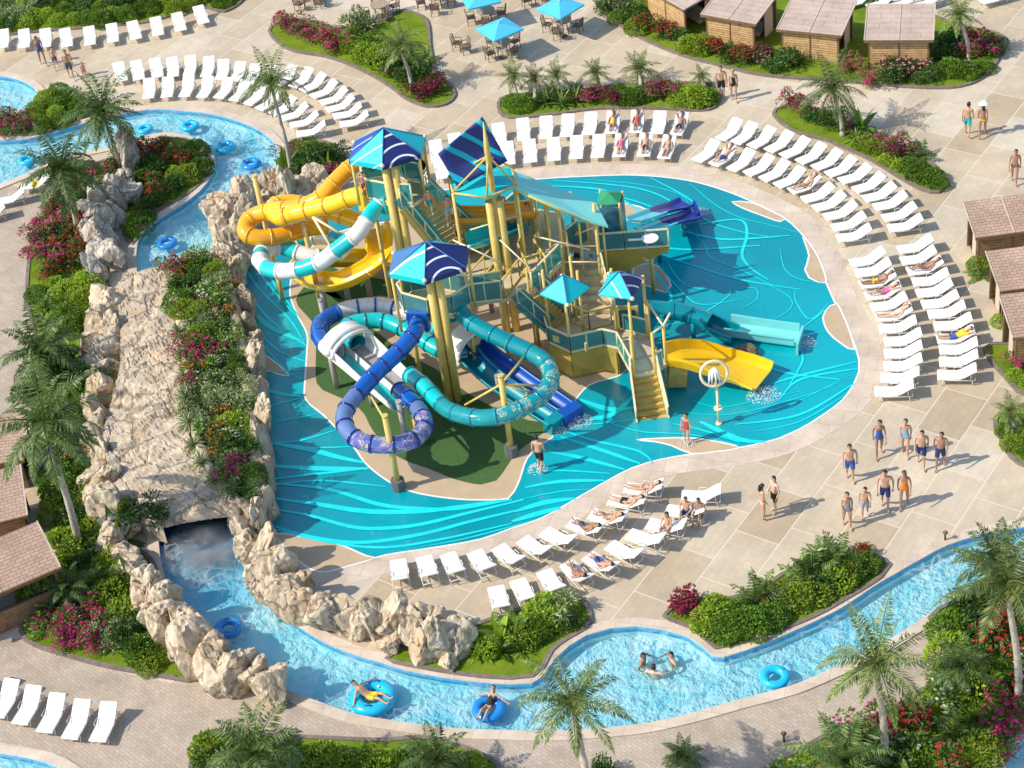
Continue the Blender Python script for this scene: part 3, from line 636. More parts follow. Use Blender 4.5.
# ---------------------------------------------------------------- swim rings
def ring_proto(mt):
    mb = MB(); n, m_ = 30, 12
    for i in range(n):
        a = 2 * math.pi * i / n
        for k in range(m_):
            q = 2 * math.pi * k / m_; r = .36 + .16 * math.cos(q) * (1 + .03 * math.cos(8 * a)); mb.v.append((r * math.cos(a), r * math.sin(a), .14 * math.sin(q)))
    for i in range(n):
        for k in range(m_):
            mb.face((i * m_ + k, ((i + 1) % n) * m_ + k, ((i + 1) % n) * m_ + (k + 1) % m_, i * m_ + (k + 1) % m_), 0, True)
    root = empty('swim_ring'); mb.build('inflated_ring', mt, root)
    for a in (.4, 3.54):
        h = MB(); h.tube([(.36 * math.cos(a - .22), .36 * math.sin(a - .22), .14), (.36 * math.cos(a), .36 * math.sin(a), .21), (.36 * math.cos(a + .22), .36 * math.sin(a + .22), .14)], .018, 6); h.build('handle', mat('ring_handle', (.04, .2, .5)), root)
    v = MB(); v.cyl((.25, 0, .1), (.23, 0, .15), .02, None, 6); v.build('valve', mat('ring_valve', (.8, .8, .8)), root)
    return root
M_RING = mat('cyan_vinyl', (.015, .48, .76), .2, .1, 2, coat=.4); M_RING2 = mat('blue_vinyl', (.015, .24, .66), .2, .1, 2, coat=.4)
RA, RB = ring_proto(M_RING), ring_proto(M_RING2); ru = [0, 0]
def ring(px, py, s, kind, label, rz=0.0):
    o = (RA, RB)[kind] if not ru[kind] else dup((RA, RB)[kind]); ru[kind] = 1
    o.location = G(px, py, -.05); o.scale = (s, s, s); o.rotation_euler[2] = rz
    tag(o, label, 'swim ring', 'inflatable rings on the water'); return o
ring(27, 160, .9, 0, 'cyan swim ring afloat in the left end of the upper river', .5)
ring(145, 129, .8, 0, 'cyan swim ring afloat behind the tall palm crown')
ring(190, 126, .95, 0, 'cyan swim ring near the deck edge of the upper river', 1)
ring(225, 147, 1.0, 0, 'cyan swim ring in the bend of the upper river', 2)
ring(251, 164, 1.0, 1, 'blue swim ring in the upper river near the trunk of the palm', 2.4)
ring(167, 243, .95, 1, 'blue swim ring drifting towards the stone bridge', .3)
ring(228, 628, 1.0, 1, 'blue swim ring below the tunnel mouth', 1.2)
ring(775, 677, 1.0, 0, 'cyan swim ring in the lower river below the three swimmers', .2)
RING_M = ring(373, 698, 1.6, 0, 'big cyan swim ring carrying the man in yellow shorts', .9)
RING_W = ring(489, 709, 1.15, 1, 'blue swim ring carrying the woman in a black swimsuit', .2)

# ---------------------------------------------------------------- huts
def wood_mat(name, c1, c2, rot):
    m, t, b = nt(name); v = coords(t, rot=rot)
    br = N(t, 'ShaderNodeTexBrick', Scale=1.0); br.inputs['Brick Width'].default_value = 1.9; br.inputs['Row Height'].default_value = .13; br.inputs['Mortar Size'].default_value = .012
    br.inputs['Color1'].default_value = (*c1, 1); br.inputs['Color2'].default_value = (*c2, 1); br.inputs['Mortar'].default_value = (c1[0] * .25, c1[1] * .25, c1[2] * .25, 1)
    t.links.new(v, br.inputs['Vector']); nz = N(t, 'ShaderNodeTexNoise', Scale=2.5, Detail=8.0, Roughness=.7); t.links.new(v, nz.inputs['Vector'])
    k = ramp(t, nz.outputs[0], [(.3, (.65, .62, .6)), (.7, (1.2, 1.18, 1.15))])
    t.links.new(mix(t, 1., br.outputs[0], k.outputs[0], 'MULTIPLY'), b.inputs['Base Color']); b.inputs['Roughness'].default_value = .7
    bump(t, b, br.outputs['Fac'], -.5, .02); return m
M_PLANK = wood_mat('honey_planks', (.56, .35, .16), (.68, .45, .22), (R(90), 0, 0))
M_DPLANK = wood_mat('brown_planks', (.30, .17, .085), (.38, .22, .11), (R(90), 0, 0))
M_SHING = paver_mat('shingle_roof', (.43, .295, .22), (.50, .35, .265), (.20, .135, .10), .3, .16, 0)
M_SHING2 = paver_mat('grey_brown_roof', (.48, .385, .32), (.53, .43, .36), (.27, .21, .18), 1.0, .4, 0)
M_POST = mat('brown_timber', (.20, .11, .055), .7, .3, 6); M_CURT = mat('curtain_cloth', (.58, .48, .36), .9, .1, 5)
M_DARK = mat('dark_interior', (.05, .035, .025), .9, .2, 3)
def hut(p0, p1, depth, h, label, rise=.35, side_open='right', roofm=None, wallm=None, over=.18, name='cabana_hut', open_front=False):
    """p0,p1: ground pixels of the front wall's left and right foot"""
    a, b = G(*p0), G(*p1); ex = (b - a); w = ex.length; rz = math.atan2(ex.y, ex.x)
    roofm = roofm or M_SHING2; wallm = wallm or M_PLANK
    root = empty(name, a, rz, label, 'hut', 'wooden cabana huts')
    t = .07; zz = lambda y: h + rise * y / depth
    def wall(q0, q1, nm='plank_wall', z0=.02, h0=None, h1=None):
        m = MB(); d = Vector((q1[0] - q0[0], q1[1] - q0[1])).normalized(); nx, ny = -d.y * t, d.x * t
        z_0, z_1 = h0 or zz(q0[1]), h1 or zz(q1[1])
        m.v = [(q0[0], q0[1], z0), (q1[0], q1[1], z0), (q1[0] + nx, q1[1] + ny, z0), (q0[0] + nx, q0[1] + ny, z0), (q0[0], q0[1], z_0), (q1[0], q1[1], z_1), (q1[0] + nx, q1[1] + ny, z_1), (q0[0] + nx, q0[1] + ny, z_0)]
        for f in ((3, 2, 1, 0), (4, 5, 6, 7), (0, 1, 5, 4), (1, 2, 6, 5), (2, 3, 7, 6), (3, 0, 4, 7)): m.face(f)
        m.build(nm, wallm, root)
    e = .1
    if open_front:
        wall((e, 0), (w - e, 0), z0=.02, h0=.95, h1=.95)
    else:
        wall((e, 0), (w * .5 - .03, 0)); wall((w * .5 + .03, 0), (w - e, 0))
        m = MB(); m.box((w / 2, .03, h / 2), (.055, .12, h - .02)); m.build('batten', M_POST, root)
    wall((w - e, depth), (e, depth))
    if side_open != 'left': wall((0.02, depth - e), (0.02, e))
    else:
        m = MB(); m.box((.1, depth / 2, h * .5), (.04, depth * .3, h * .9)); m.build('curtain', M_CURT, root)
    if side_open != 'right': wall((w - .02, e), (w - .02, depth - e))
    else:
        m = MB(); m.box((w - .1, depth * .7, h * .5), (.05, depth * .35, h * .9)); m.build('curtain', M_CURT, root)
    for x, y in ((.05, .05), (w - .05, .05), (.05, depth - .05), (w - .05, depth - .05)):
        m = MB(); m.box((x, y, zz(y) / 2), (.1, .1, zz(y))); m.build('post', M_POST, root)
    if open_front:
        m = MB(); nn = 7
        for k in range(nn):
            y0 = .1 + (depth - .2) * k / nn; y1 = y0 + (depth - .2) / nn * 1.6
            for ya, yb in ((y0, min(depth - .1, y1)), (min(depth - .1, y1), y0)): m.beam((w - .04, ya, .08), (w - .04 + .012 * (ya > yb), yb, h * .62), .02, .045)
        m.beam((w - .04, .1, h * .63), (w - .04, depth - .1, h * .63), .06, .06); m.build('lattice', M_POST, root)
    m = MB(); o = over; n = 8
    for y, dz in ((-o, 0), (depth + o, 0)):
        m.v += [(-o, y, zz(y) + .02), (w + o, y, zz(y) + .02), (w + o, y, zz(y) + .12), (-o, y, zz(y) + .12)]
    for f in ((0, 1, 2, 3), (7, 6, 5, 4), (3, 2, 6, 7), (1, 0, 4, 5), (0, 3, 7, 4), (2, 1, 5, 6)): m.face(f)
    rf = m.build('roof', roofm, root)
    for (x0, x1) in ((-o, -o), (w + o, w + o), (w / 2, w / 2)):
        m = MB(); m.beam((x0, -o - .01, zz(-o) + .125), (x1, depth + o + .01, zz(depth + o) + .125), .05, .05); m.build('roof_batten', mat('pale_trim', (.52, .42, .34), .7, .2), rf)
    m = MB(); m.beam((-o, -o - .02, zz(-o) + .06), (w + o, -o - .02, zz(-o) + .06), .04, .13); m.build('fascia', M_POST, rf)
    m = MB(); m.box((w / 2, depth / 2, .012), (w - .2, depth - .2, .02)); m.build('floor', M_POST, root)
    m = MB(); m.box((w * .6, depth * .6, .24), (w * .5, .6, .2)); m.box((w * .6, depth * .6 + .27, .5), (w * .5, .1, .4)); m.build('daybed', mat('cream_cushion', (.65, .60, .52), .9, .05), root)
    return root
hut((648, 16), (686, 38), 2.6, 1.65, 'leftmost honey-plank hut in the row behind the flower hedge', side_open='right')
hut((707, 43), (755, 52), 2.6, 1.6, 'honey-plank hut standing second from the left in the hut row', side_open='right')
hut((782, 58), (839, 64), 2.6, 1.6, 'honey-plank hut second from the right, with a palm before it', side_open='right')
hut((868, 70), (929, 70), 2.6, 1.65, 'rightmost honey-plank hut, behind pink blossom shrubs', side_open='right')
hut((977, 268), (1046, 259), 1.75, 1.6, 'upper brown-shingled cabana at the right edge, behind the loungers', side_open='left', roofm=M_SHING, wallm=M_DPLANK)
hut((1001, 325), (1070, 316), 1.9, 1.75, 'middle brown-shingled cabana at the right edge', side_open='left', roofm=M_SHING, wallm=M_DPLANK)
hut((1014, 373), (1083, 365), 1.95, 1.8, 'lower brown-shingled cabana at the right edge, beside a pink shrub', side_open='left', roofm=M_SHING, wallm=M_DPLANK)
hut((-45, 498), (30, 488), 2.2, 1.5, 'brown-roofed cabana nearest the tall leaning palm on the left', side_open='right', roofm=M_SHING, wallm=M_DPLANK)
hut((-45, 566), (34, 546), 2.3, 1.6, 'middle brown-roofed cabana on the left edge', side_open='right', roofm=M_SHING, wallm=M_DPLANK)
hut((-40, 652), (68, 605), 2.1, 1.9, 'lowest cabana on the left edge with a lattice side', side_open='right', roofm=M_SHING, wallm=M_DPLANK, open_front=True)

# ---------------------------------------------------------------- tables, chairs, parasols
M_BROWN = mat('brown_wicker', (.17, .115, .075), .8, .3, 12, .4); M_PARA = mat('sky_blue_canvas', (.07, .50, .72), .7, .06, 2); M_POLEW = mat('white_pole', (.7, .7, .68), .4)
def table_proto():
    r = empty('dining_table'); m = MB(); m.cyl((0, 0, .68), (0, 0, .73), .5, .5, 20); m.build('tabletop', mat('tan_tabletop', (.36, .27, .18), .6, .15), r)
    for a in range(4):
        q = a * math.pi / 2 + .78; m = MB(); m.tube([(.38 * math.cos(q), .38 * math.sin(q), 0), (.3 * math.cos(q), .3 * math.sin(q), .68)], .025, 6); m.build('leg', M_BROWN, r)
    return r
def chair_proto():
    r = empty('dining_chair'); m = MB(); m.box((0, 0, .42), (.46, .46, .05)); m.build('seat', M_BROWN, r)
    m = MB(); m.tube([(-.21, .2, .44), (-.21, .28, .85), (0, .31, .9), (.21, .28, .85), (.21, .2, .44)], .022, 6)
    for k in range(4): m.beam((-.2, .215 + k * .018, .52 + k * .09), (.2, .215 + k * .018, .52 + k * .09), .02, .045)
    m.build('backrest', M_BROWN, r)
    for s in (-1, 1):
        m = MB(); m.tube([(s * .23, .2, .62), (s * .24, -.18, .62), (s * .22, -.2, .42)], .02, 6); m.build('armrest', M_BROWN, r)
        for y in (-1, 1): m = MB(); m.cyl((s * .2, y * .2, 0), (s * .2, y * .2, .42), .02, None, 6); m.build('leg', M_BROWN, r)
    return r
TP, CP = table_proto(), chair_proto(); tu = [0, 0]
TABS = [(487, 22, 'under the top parasol'), (503, 54, 'under the nearest blue parasol'), (563, 32, 'under the right blue parasol'), (381, 16, 'in the open at upper left'), (310, 4, 'beside the flower bed'), (437, 8, 'at the top edge'), (540, 2, 'between the far parasols')]
for i, (px, py, w) in enumerate(TABS):
    o = TP if not tu[0] else dup(TP); tu[0] = 1; o.location = G(px, py); tag(o, f'round tan dining table {w}', 'table', 'dining tables on the upper deck')
    for k in range(4):
        q = k * math.pi / 2 + i * .6; c = CP if not tu[1] else dup(CP); tu[1] = 1
        p = G(px, py) + Vector((math.cos(q), math.sin(q), 0)) * .82; c.location = p; c.rotation_euler[2] = q - math.pi / 2 + random.uniform(-.3, .3)
        pp = PJ(p); dd = ('right' if pp[0] > px else 'left') + (' front' if pp[1] > py else ' back')
        tag(c, f'wicker chair at the {dd} of the table {w}', 'chair', 'wicker chairs on the upper deck')
for px, py, w in [(458, 50, 'alone on the open paving'), (466, 53, 'lying low beside the lone armchair')]:
    c = dup(CP); c.location = G(px, py); c.rotation_euler[2] = 1.2 if px < 460 else -1.3; tag(c, f'brown wicker chair standing {w}', 'chair', 'wicker chairs on the upper deck')
def parasol_proto():
    r = empty('parasol'); m = MB(); m.cyl((0, 0, .05), (0, 0, 2.35), .025, None, 8); m.build('pole', M_POLEW, r)
    m = MB(); m.cyl((0, 0, 0), (0, 0, .07), .24, .2, 14); m.build('base', M_BROWN, r)
    c = MB(); n = 8; s = 1.0
    pts = [(1, 1), (0, 1.0), (-1, 1), (-1, 0), (-1, -1), (0, -1), (1, -1), (1, 0)]
    c.v = [(0, 0, 2.4)] + [(x * s * .95, y * s * .95, 2.0) for x, y in pts] + [(x * s * .95, y * s * .95, 1.9) for x, y in pts]
    for k in range(n):
        j = (k + 1) % n; c.face((0, 1 + j, 1 + k)); c.face((1 + k, 1 + j, 9 + j, 9 + k))
    cn = c.build('canopy', M_PARA, r)
    for k in range(0, 8, 2):
        x, y = pts[k]; m = MB(); m.tube([(0, 0, 2.36), (x * .93, y * .93, 1.98)], .012, 5); m.build('rib', M_POLEW, cn)
    m = MB(); m.ball((0, 0, 2.43), .05); m.build('finial', M_POLEW, r)
    return r
PP = parasol_proto()
for i, (px, py, s, rz, w) in enumerate([(503, 58, .95, .5, 'sky-blue parasol nearest the kidney-shaped bed'), (563, 36, .95, .7, 'sky-blue parasol on the right beside the green bed'), (484, 27, .95, .2, 'sky-blue parasol cut by the top edge of the view')]):
    o = PP if i == 0 else dup(PP); o.location = G(px, py); o.rotation_euler[2] = rz; o.scale = (s, s, .85); tag(o, w, 'parasol', 'sky-blue parasols')
# ---------------------------------------------------------------- tower materials
def panel_mat(name, col, fac):
    m, t, b = nt(name); b.inputs['Base Color'].default_value = (*col, 1); b.inputs['Roughness'].default_value = .15; b.inputs['Coat Weight'].default_value = .3
    tr = N(t, 'ShaderNodeBsdfTransparent'); tr.inputs[0].default_value = (.45, .8, .8, 1); ms = N(t, 'ShaderNodeMixShader', Fac=fac)
    t.links.new(tr.outputs[0], ms.inputs[1]); t.links.new(b.outputs[0], ms.inputs[2]); t.links.new(ms.outputs[0], t.nodes['Material Output'].inputs['Surface']); return m
M_YEL = mat('pale_yellow_paint', (.66, .48, .13), .4, .14, 3, coat=.15); M_CREAM = mat('cream_rail_paint', (.76, .67, .42), .45, .1, 5)
M_PANEL = panel_mat('teal_rail_panel', (.06, .44, .44), .5); M_PANELD = panel_mat('slate_rail_panel', (.10, .32, .34), .55)
M_FLOOR = mat('tan_deck_floor', (.52, .41, .24), .7, .15, 2, .2); M_KHAKI = mat('khaki_wall', (.42, .31, .055), .5, .2, 1.5); M_STEP = mat('mustard_step', (.50, .36, .095), .6, .18, 3)
M_GREYF = mat('wet_grey_floor', (.56, .47, .31), .45, .18, 1.2)
M_SY = mat('yellow_fibreglass', (.90, .53, .008), .16, .08, 1, coat=.5); M_SO = mat('orange_fibreglass', (.85, .39, .012), .18, .1, 1, coat=.5)
M_SA = mat('aqua_fibreglass', (.005, .52, .54), .2, .08, 1, coat=.5); M_SW = mat('white_fibreglass', (.78, .76, .72), .2, .08, 1, coat=.4)
M_SB = mat('royal_blue_fibreglass', (.004, .095, .42), .15, .12, 1, coat=.5); M_ST = mat('teal_fibreglass', (.0, .25, .30), .15, .12, 1, coat=.5)
M_BA = mat('bright_aqua_lane', (.12, .70, .74), .4, .06, 1); M_SNL = mat('violet_navy_fibreglass', (.02, .028, .30), .3, .1, 1); M_SBF = mat('royal_blue_flume', (.004, .085, .42), .4, .12, 1); M_STF = mat('teal_flume', (.0, .27, .32), .4, .12, 1)
M_SN = mat('navy_fibreglass', (.008, .02, .22), .15, .1, 1, coat=.4); M_SLA = mat('pale_aqua_fibreglass', (.18, .62, .60), .2, .08, 1, coat=.4)
M_FOOT = mat('grey_footing', (.13, .13, .135), .8, .25, 4); M_GPOST = mat('grey_post', (.36, .34, .32), .6, .15, 3)
def trans_mat(name, col, col2=None, fac=.55):
    m, t, b = nt(name); out = t.nodes['Material Output']; b.inputs['Roughness'].default_value = .12; b.inputs['Coat Weight'].default_value = .5
    v = coords(t); nz = N(t, 'ShaderNodeTexNoise', Scale=3.5, Detail=2.0); t.links.new(v, nz.inputs['Vector'])
    if col2: r = ramp(t, nz.outputs[0], col2, 'CONSTANT')
    else: r = ramp(t, nz.outputs[0], [(.3, tuple(c * .8 for c in col)), (.7, col)])
    t.links.new(r.outputs[0], b.inputs['Base Color'])
    tr = N(t, 'ShaderNodeBsdfTransparent'); tr.inputs[0].default_value = (*[min(1, c * .7 + .3) for c in col], 1)
    ms = N(t, 'ShaderNodeMixShader', Fac=fac); t.links.new(tr.outputs[0], ms.inputs[1]); t.links.new(b.outputs[0], ms.inputs[2])
    t.links.new(ms.outputs[0], out.inputs['Surface']); return m
M_CLT = trans_mat('clear_teal_tube', (.02, .42, .46), None, .72); M_CLP = trans_mat('clear_violet_tube', (.20, .34, .66), None, .62)
M_MULT = trans_mat('striped_violet_tube', (.2, .2, .5), [(0, (.08, .18, .52)), (.44, (.40, .18, .50)), (.49, (.10, .26, .60)), (.55, (.78, .66, .30)), (.59, (.20, .16, .50)), (.66, (.72, .52, .48))], .82)
M_MULTT = trans_mat('confetti_teal_tube', (.02, .34, .4), [(0, (.01, .32, .38)), (.52, (.70, .60, .2)), (.56, (.02, .38, .44)), (.63, (.6, .55, .5)), (.67, (.01, .28, .36))], .85)
M_MULTW = trans_mat('confetti_white_tube', (.7, .66, .64), [(0, (.80, .77, .75)), (.5, (.70, .52, .46)), (.53, (.82, .79, .77)), (.63, (.36, .48, .66)), (.65, (.82, .78, .76))], .96)

def in_root(root):
    root_inv = Matrix.Translation(-root.location)
    def f(mb, name, mt, parent=None):
        o = mb.build(name, mt); o.parent = parent or root
        o.matrix_parent_inverse = root_inv if o.parent == root else Matrix.Translation(-root.location)
        return o
    return f
def trough_prof(r, h=None, wall=.05, a0=180, a1=360, n=12):
    out = [(r * math.cos(R(a0 + (a1 - a0) * i / n)), r * math.sin(R(a0 + (a1 - a0) * i / n))) for i in range(n + 1)]
    q = r - wall
    inn = [(q * math.cos(R(a1 - (a1 - a0) * i / n)), q * math.sin(R(a1 - (a1 - a0) * i / n))) for i in range(n + 1)]
    lip = [(out[-1][0] + .06, out[-1][1] + .02), (inn[0][0], inn[0][1] + .03)]; lip2 = [(inn[-1][0], inn[-1][1] + .03), (out[0][0] - .06, out[0][1] + .02)]
    return (out + lip + inn[1:-1] + lip2)[::-1]
def flat_prof(w, h, t=.05):
    o = [(-w - .05, h), (-w - .05, h - .06), (-w, h - .06), (-w * .97, .12), (-w * .8, 0), (w * .8, 0), (w * .97, .12), (w, h - .06), (w + .05, h - .06), (w + .05, h)]
    i_ = [(w - t, h), (w * .97 - t, .15), (w * .8 - t, t), (-w * .8 + t, t), (-w * .97 + t, .15), (-w + t, h)]
    return o + i_
def pxpath(ctrl, step=.12): return catmull([G(x, y, z) for x, y, z in ctrl], False, step)
def cut_sections(path, n):
    k = [int(round(i * (len(path) - 1) / n)) for i in range(n + 1)]
    return [path[a:b + 1] for a, b in zip(k, k[1:])]
def tube_slide(name, label, ctrl, r, mats, flange, nsec=None, cat='water slide', entry=True):
    P = pxpath(ctrl); root = empty(name, (P[0].x, P[0].y, 0), 0, label, cat, 'water slides'); B = in_root(root)
    nsec = nsec or len(mats)
    for i, sec in enumerate(cut_sections(P, nsec)):
        mb = MB(); mb.tube(sec, r, 20, 0, cap=False)
        for e in (0, len(sec) - 2): 
            a, b_ = sec[e], sec[e + 1]; d = (b_ - a).normalized() * .045; c = a if e == 0 else b_
            mb.tube([c - d, c - d * .9, c + d * .9, c + d], [r, r + .032, r + .032, r], 20, 1, cap=False)
        B(mb, 'tube_section', [mats[i % len(mats)], flange])
    if entry:
        mb = MB(); d = (P[0] - P[3]).normalized(); d.z = 0
        mb.box(P[0] + d * .12, (r * 2.5, .3, r * 2.5), math.atan2(d.y, d.x) - math.pi / 2); B(mb, 'entry_box', mats[0])
    return root, P, B
def supports(B, items, r=.1, mt=None, foot=True, nm='support_post'):
    for bx, by, ty in items:
        t = UP(bx, by, ty); b = G(bx, by); m = MB(); m.cyl(b, t, r, r * .95, 12); m.cyl(t - Vector((0, 0, .01)), t + Vector((0, 0, .05)), r * 1.12, r * 1.0, 12); p = B(m, nm, mt or M_YEL)
        if foot:
            m = MB(); hx = [(b.x + .27 * math.cos(k * math.pi / 4), b.y + .27 * math.sin(k * math.pi / 4)) for k in range(8)]; m.prism(hx, 0.02, .5); B(m, 'footing', M_FOOT)
def rail(B, pts, h=.95, skip=(), panel=None, frame=None, closed=False, base=.06, post=.035):
    n = len(pts)
    for i in range(n if closed else n - 1):
        if i in skip: continue
        a, b = Vector(pts[i]), Vector(pts[(i + 1) % n]); z = Vector((0, 0, 1)); m = MB()
        m.beam(a + z * (h + base) / 2 + z * .02, b + z * (h + base) / 2 + z * .02, .03, h - base - .1); pn = B(m, 'rail_panel', panel or M_PANEL) if panel is not False else None
        m = MB(); k = max(1, round((b - a).length / .9))
        for q in range(k + 1): p = a.lerp(b, q / k); m.cyl(p - z * .05, p + z * (h + .02), post, None, 6)
        m.beam(a + z * h, b + z * h, .07, .06); m.beam(a + z * base, b + z * base, .06, .06); B(m, 'rail_frame', frame or M_CREAM)
def deck(B, pts, th=.16, nm='deck', mt=None, skirt=None):
    m = MB(); z = pts[0].z; m.prism(pts, z - th, z, 1, 0); return B(m, nm, [mt or M_FLOOR, skirt or M_CREAM])
def stairs(B, tl, tr, bl, br, n, mt=None, side=None, nm='staircase', railh=.95, railside='both'):
    tl, tr, bl, br = map(Vector, (tl, tr, bl, br)); m = MB()
    for i in range(n):
        a, b_ = i / n, (i + 1) / n; z = tl.z + (bl.z - tl.z) * (i + 1) / n
        q = [tl.lerp(bl, a), tr.lerp(br, a), tr.lerp(br, b_), tl.lerp(bl, b_)]; dz = (tl.z - bl.z) / n
        m.prism(q, z - max(.05, dz * .9), z + .0, 0)
    s = B(m, nm, mt or M_STEP)
    for side_, (t, b_) in enumerate(((tl, bl), (tr, br))):
        d = (tr - tl).normalized() * (-.05 if side_ == 0 else .05); m = MB()
        m.beam(t + d - Vector((0, 0, .1)), b_ + d - Vector((0, 0, .1)), .06, .34); B(m, 'stringer', side or M_YEL)
        if railside in ('both', side_): rail(B, [t + d, b_ + d], railh, panel=side or M_PANEL)
def canopy_mat(name, base, band, scale=1.6, thr=.8, cen=(0, 0, 0), kind='RINGS'):
    m, t, b = nt(name); v = coords(t); mp = N(t, 'ShaderNodeVectorMath', operation='SUBTRACT'); t.links.new(v, mp.inputs[0]); mp.inputs[1].default_value = cen
    w = N(t, 'ShaderNodeTexWave', wave_type=kind, Scale=scale, Distortion=1.2, Detail=0.0); w.inputs['Detail Scale'].default_value = .6
    if kind == 'RINGS': w.rings_direction = 'SPHERICAL'
    t.links.new(mp.outputs[0], w.inputs['Vector'])
    r = ramp(t, w.outputs['Fac'], [(0, base), (thr, band)], 'CONSTANT'); t.links.new(r.outputs[0], b.inputs['Base Color']); b.inputs['Roughness'].default_value = .55; return m
CB = canopy_mat('royal_canvas', (.01, .07, .40), (.55, .66, .75), .7, .985); CN = mat('navy_canvas', (.008, .02, .15), .55, .06, 1)
CT = canopy_mat('turquoise_canvas', (.0, .56, .62), (.72, .82, .82), .5, .985); CT2 = mat('plain_turquoise_canvas', (.0, .50, .55), .55, .06, 1)
CSB = mat('steel_blue_canvas', (.05, .17, .38), .55, .08, 1)
def arcs(name, cc, z): return canopy_mat(name, (.008, .02, .13), (.7, .75, .8), .62, .94, (cc.x + .75, cc.y - 1.5, z - .1))
def canopy(B, c, z, peak, rad, n, rot, mats, th=.22, ry=1.0):
    P = [(c.x + rad * math.cos(rot + 2 * math.pi * k / n), c.y + rad * ry * math.sin(rot + 2 * math.pi * k / n)) for k in range(n)]
    m = MB(); m.v = [(c.x, c.y, peak)] + [(x, y, z) for x, y in P] + [(x, y, z - th) for x, y in P]
    cc = Vector((c.x, c.y))
    for k in range(n):
        j = (k + 1) % n; m.face((0, 1 + k, 1 + j), k % len(mats)); m.face((1 + k, 1 + n + k, 1 + n + j, 1 + j), k % len(mats))
    m.face(range(n + n, n, -1), 0)
    o = B(m, 'canopy', mats)
    m = MB()
    for k in range(n): m.tube([(c.x, c.y, peak + .015), (P[k][0], P[k][1], z + .015), (P[k][0], P[k][1], z - th)], .025, 5)
    B(m, 'canopy_rib', CSB, o if False else None)
    for k in range(n):
        if k % 2 == 0: m = MB(); m.ball((P[k][0], P[k][1], z), .09); B(m, 'corner_cap', M_CREAM)
    return P
def post(B, p, z0, z1, r=.07, nm='post', mt=None):
    m = MB(); m.cyl((p.x, p.y, z0), (p.x, p.y, z1), r, None, 12); return B(m, nm, mt or M_YEL)

# ---------------------------------------------------------------- tower A (upper left)
zA, zB, zM, zN, zP = 6.6, 4.0, 3.0, 2.6, 1.3
cA = G(395, 191, zA); RA_ = empty('slide_tower', (cA.x, cA.y, 0), 0, 'tall yellow slide tower at upper left under a six-sided blue and turquoise canopy', 'slide tower', 'slide towers'); B = in_root(RA_)
dA = [G(x, y, zA) for x, y in [(364, 189), (369, 199), (390, 203), (413, 204), (425, 196), (421, 183), (392, 177), (367, 181)]]
deck(B, dA); rail(B, dA, .95, skip=(3,), closed=True)
colA = G(396, 203, zA)
for dx in (-.17, .17): post(B, colA + Vector((dx, 0, 0)), 0, 8.6, .17, 'column')
cc = G(387, 148, 8.7)
ringA = canopy(B, cc, 8.7, 9.65, 1.68, 6, R(22), [CT2, CT2, CB, CT, arcs('navy_canvas_a', cc, 8.4), CT2], ry=.78)
for k in (0, 1, 2, 3, 5): 
    q = Vector((*ringA[k], 0)).lerp(Vector((cc.x, cc.y, 0)), .06); post(B, q, zA - .1, 8.6, .06)
for x, y in ((372, 197), (420, 186), (370, 183)): q = G(x, y, zA); post(B, q, 0, zA - .1, .08, 'leg')
m = MB(); p0 = G(416, 181, zA) + Vector((0, .15, .55)); m.cyl(p0, p0 + Vector((.1, .9, -.05)), .52, .52, 20, cap=False); m.cyl(p0 + Vector((0, -.03, 0)), p0 + Vector((.0, .06, 0)), .62, .62, 20, cap=False); B(m, 'orange_slide_mouth', M_SO)
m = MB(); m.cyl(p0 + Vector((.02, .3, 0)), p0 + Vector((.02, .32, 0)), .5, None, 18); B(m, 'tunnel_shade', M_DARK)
# ---------------------------------------------------------------- tower B (lower)
cB = G(437, 303, zB); RB_ = empty('slide_tower', (cB.x, cB.y, 0), 0, 'lower yellow slide tower feeding the blue and teal tubes, navy and turquoise canopy', 'slide tower', 'slide towers'); B = in_root(RB_)
dB = [G(x, y, zB) for x, y in [(400, 303), (405, 312), (430, 319), (454, 315), (471, 304), (468, 295), (436, 289), (412, 293)]]
deck(B, dB); rail(B, dB, .95, skip=(4,), closed=True, panel=M_PANELD)
colB = G(441, 322, zB)
for dx in (-.17, .17): post(B, colB + Vector((dx, 0, 0)), 0, 6.6, .17, 'column')
cc = G(429, 260, 6.75)
ringB = canopy(B, cc, 6.75, 7.6, 1.72, 6, R(22), [CT2, CSB, CSB, CT, arcs('navy_canvas_b', cc, 6.5), CN], ry=.78)
for k in (0, 2, 3): q = Vector((*ringB[k], 0)).lerp(Vector((cc.x, cc.y, 0)), .06); post(B, q, zB - .1, 6.65, .06)
for x, y in ((408, 306), (466, 300), (440, 291)): q = G(x, y, zB); post(B, q, 0, zB - .1, .1, 'leg')
# ---------------------------------------------------------------- central play structure
mast = G(512, 331)
RM = empty('water_play_structure', (mast.x, mast.y, 0), 0, 'big yellow water play structure of decks, stairs and railings with a tall mast', 'play structure'); B = in_root(RM)
dM = [G(x, y, zM) for x, y in [(462, 258), (472, 293), (500, 300), (533, 292), (562, 262), (566, 238), (556, 214), (520, 207), (486, 236)]]
deck(B, dM, mt=M_GREYF); rail(B, [dM[1], dM[2]], .95, panel=M_PANELD); rail(B, [dM[3], dM[4]], .95); rail(B, [dM[5], dM[6], dM[7], dM[8]], .9)
for dx in (-.2, .2): post(B, mast + Vector((dx, .05 * dx, 0)), 0, UP(512, 331, 200).z, .17, 'column')
ztop = UP(512, 331, 122).z
m = MB(); m.tube([(mast.x, mast.y, 5), (mast.x, mast.y, ztop - 1.2), (mast.x, mast.y, ztop)], [.14, .12, .02], 10); B(m, 'mast', M_YEL)
zc = 7.0
cor = [G(x, y, zc) for x, y in [(449, 177), (453, 193), (487, 198), (516, 185), (512, 168), (485, 163)]]
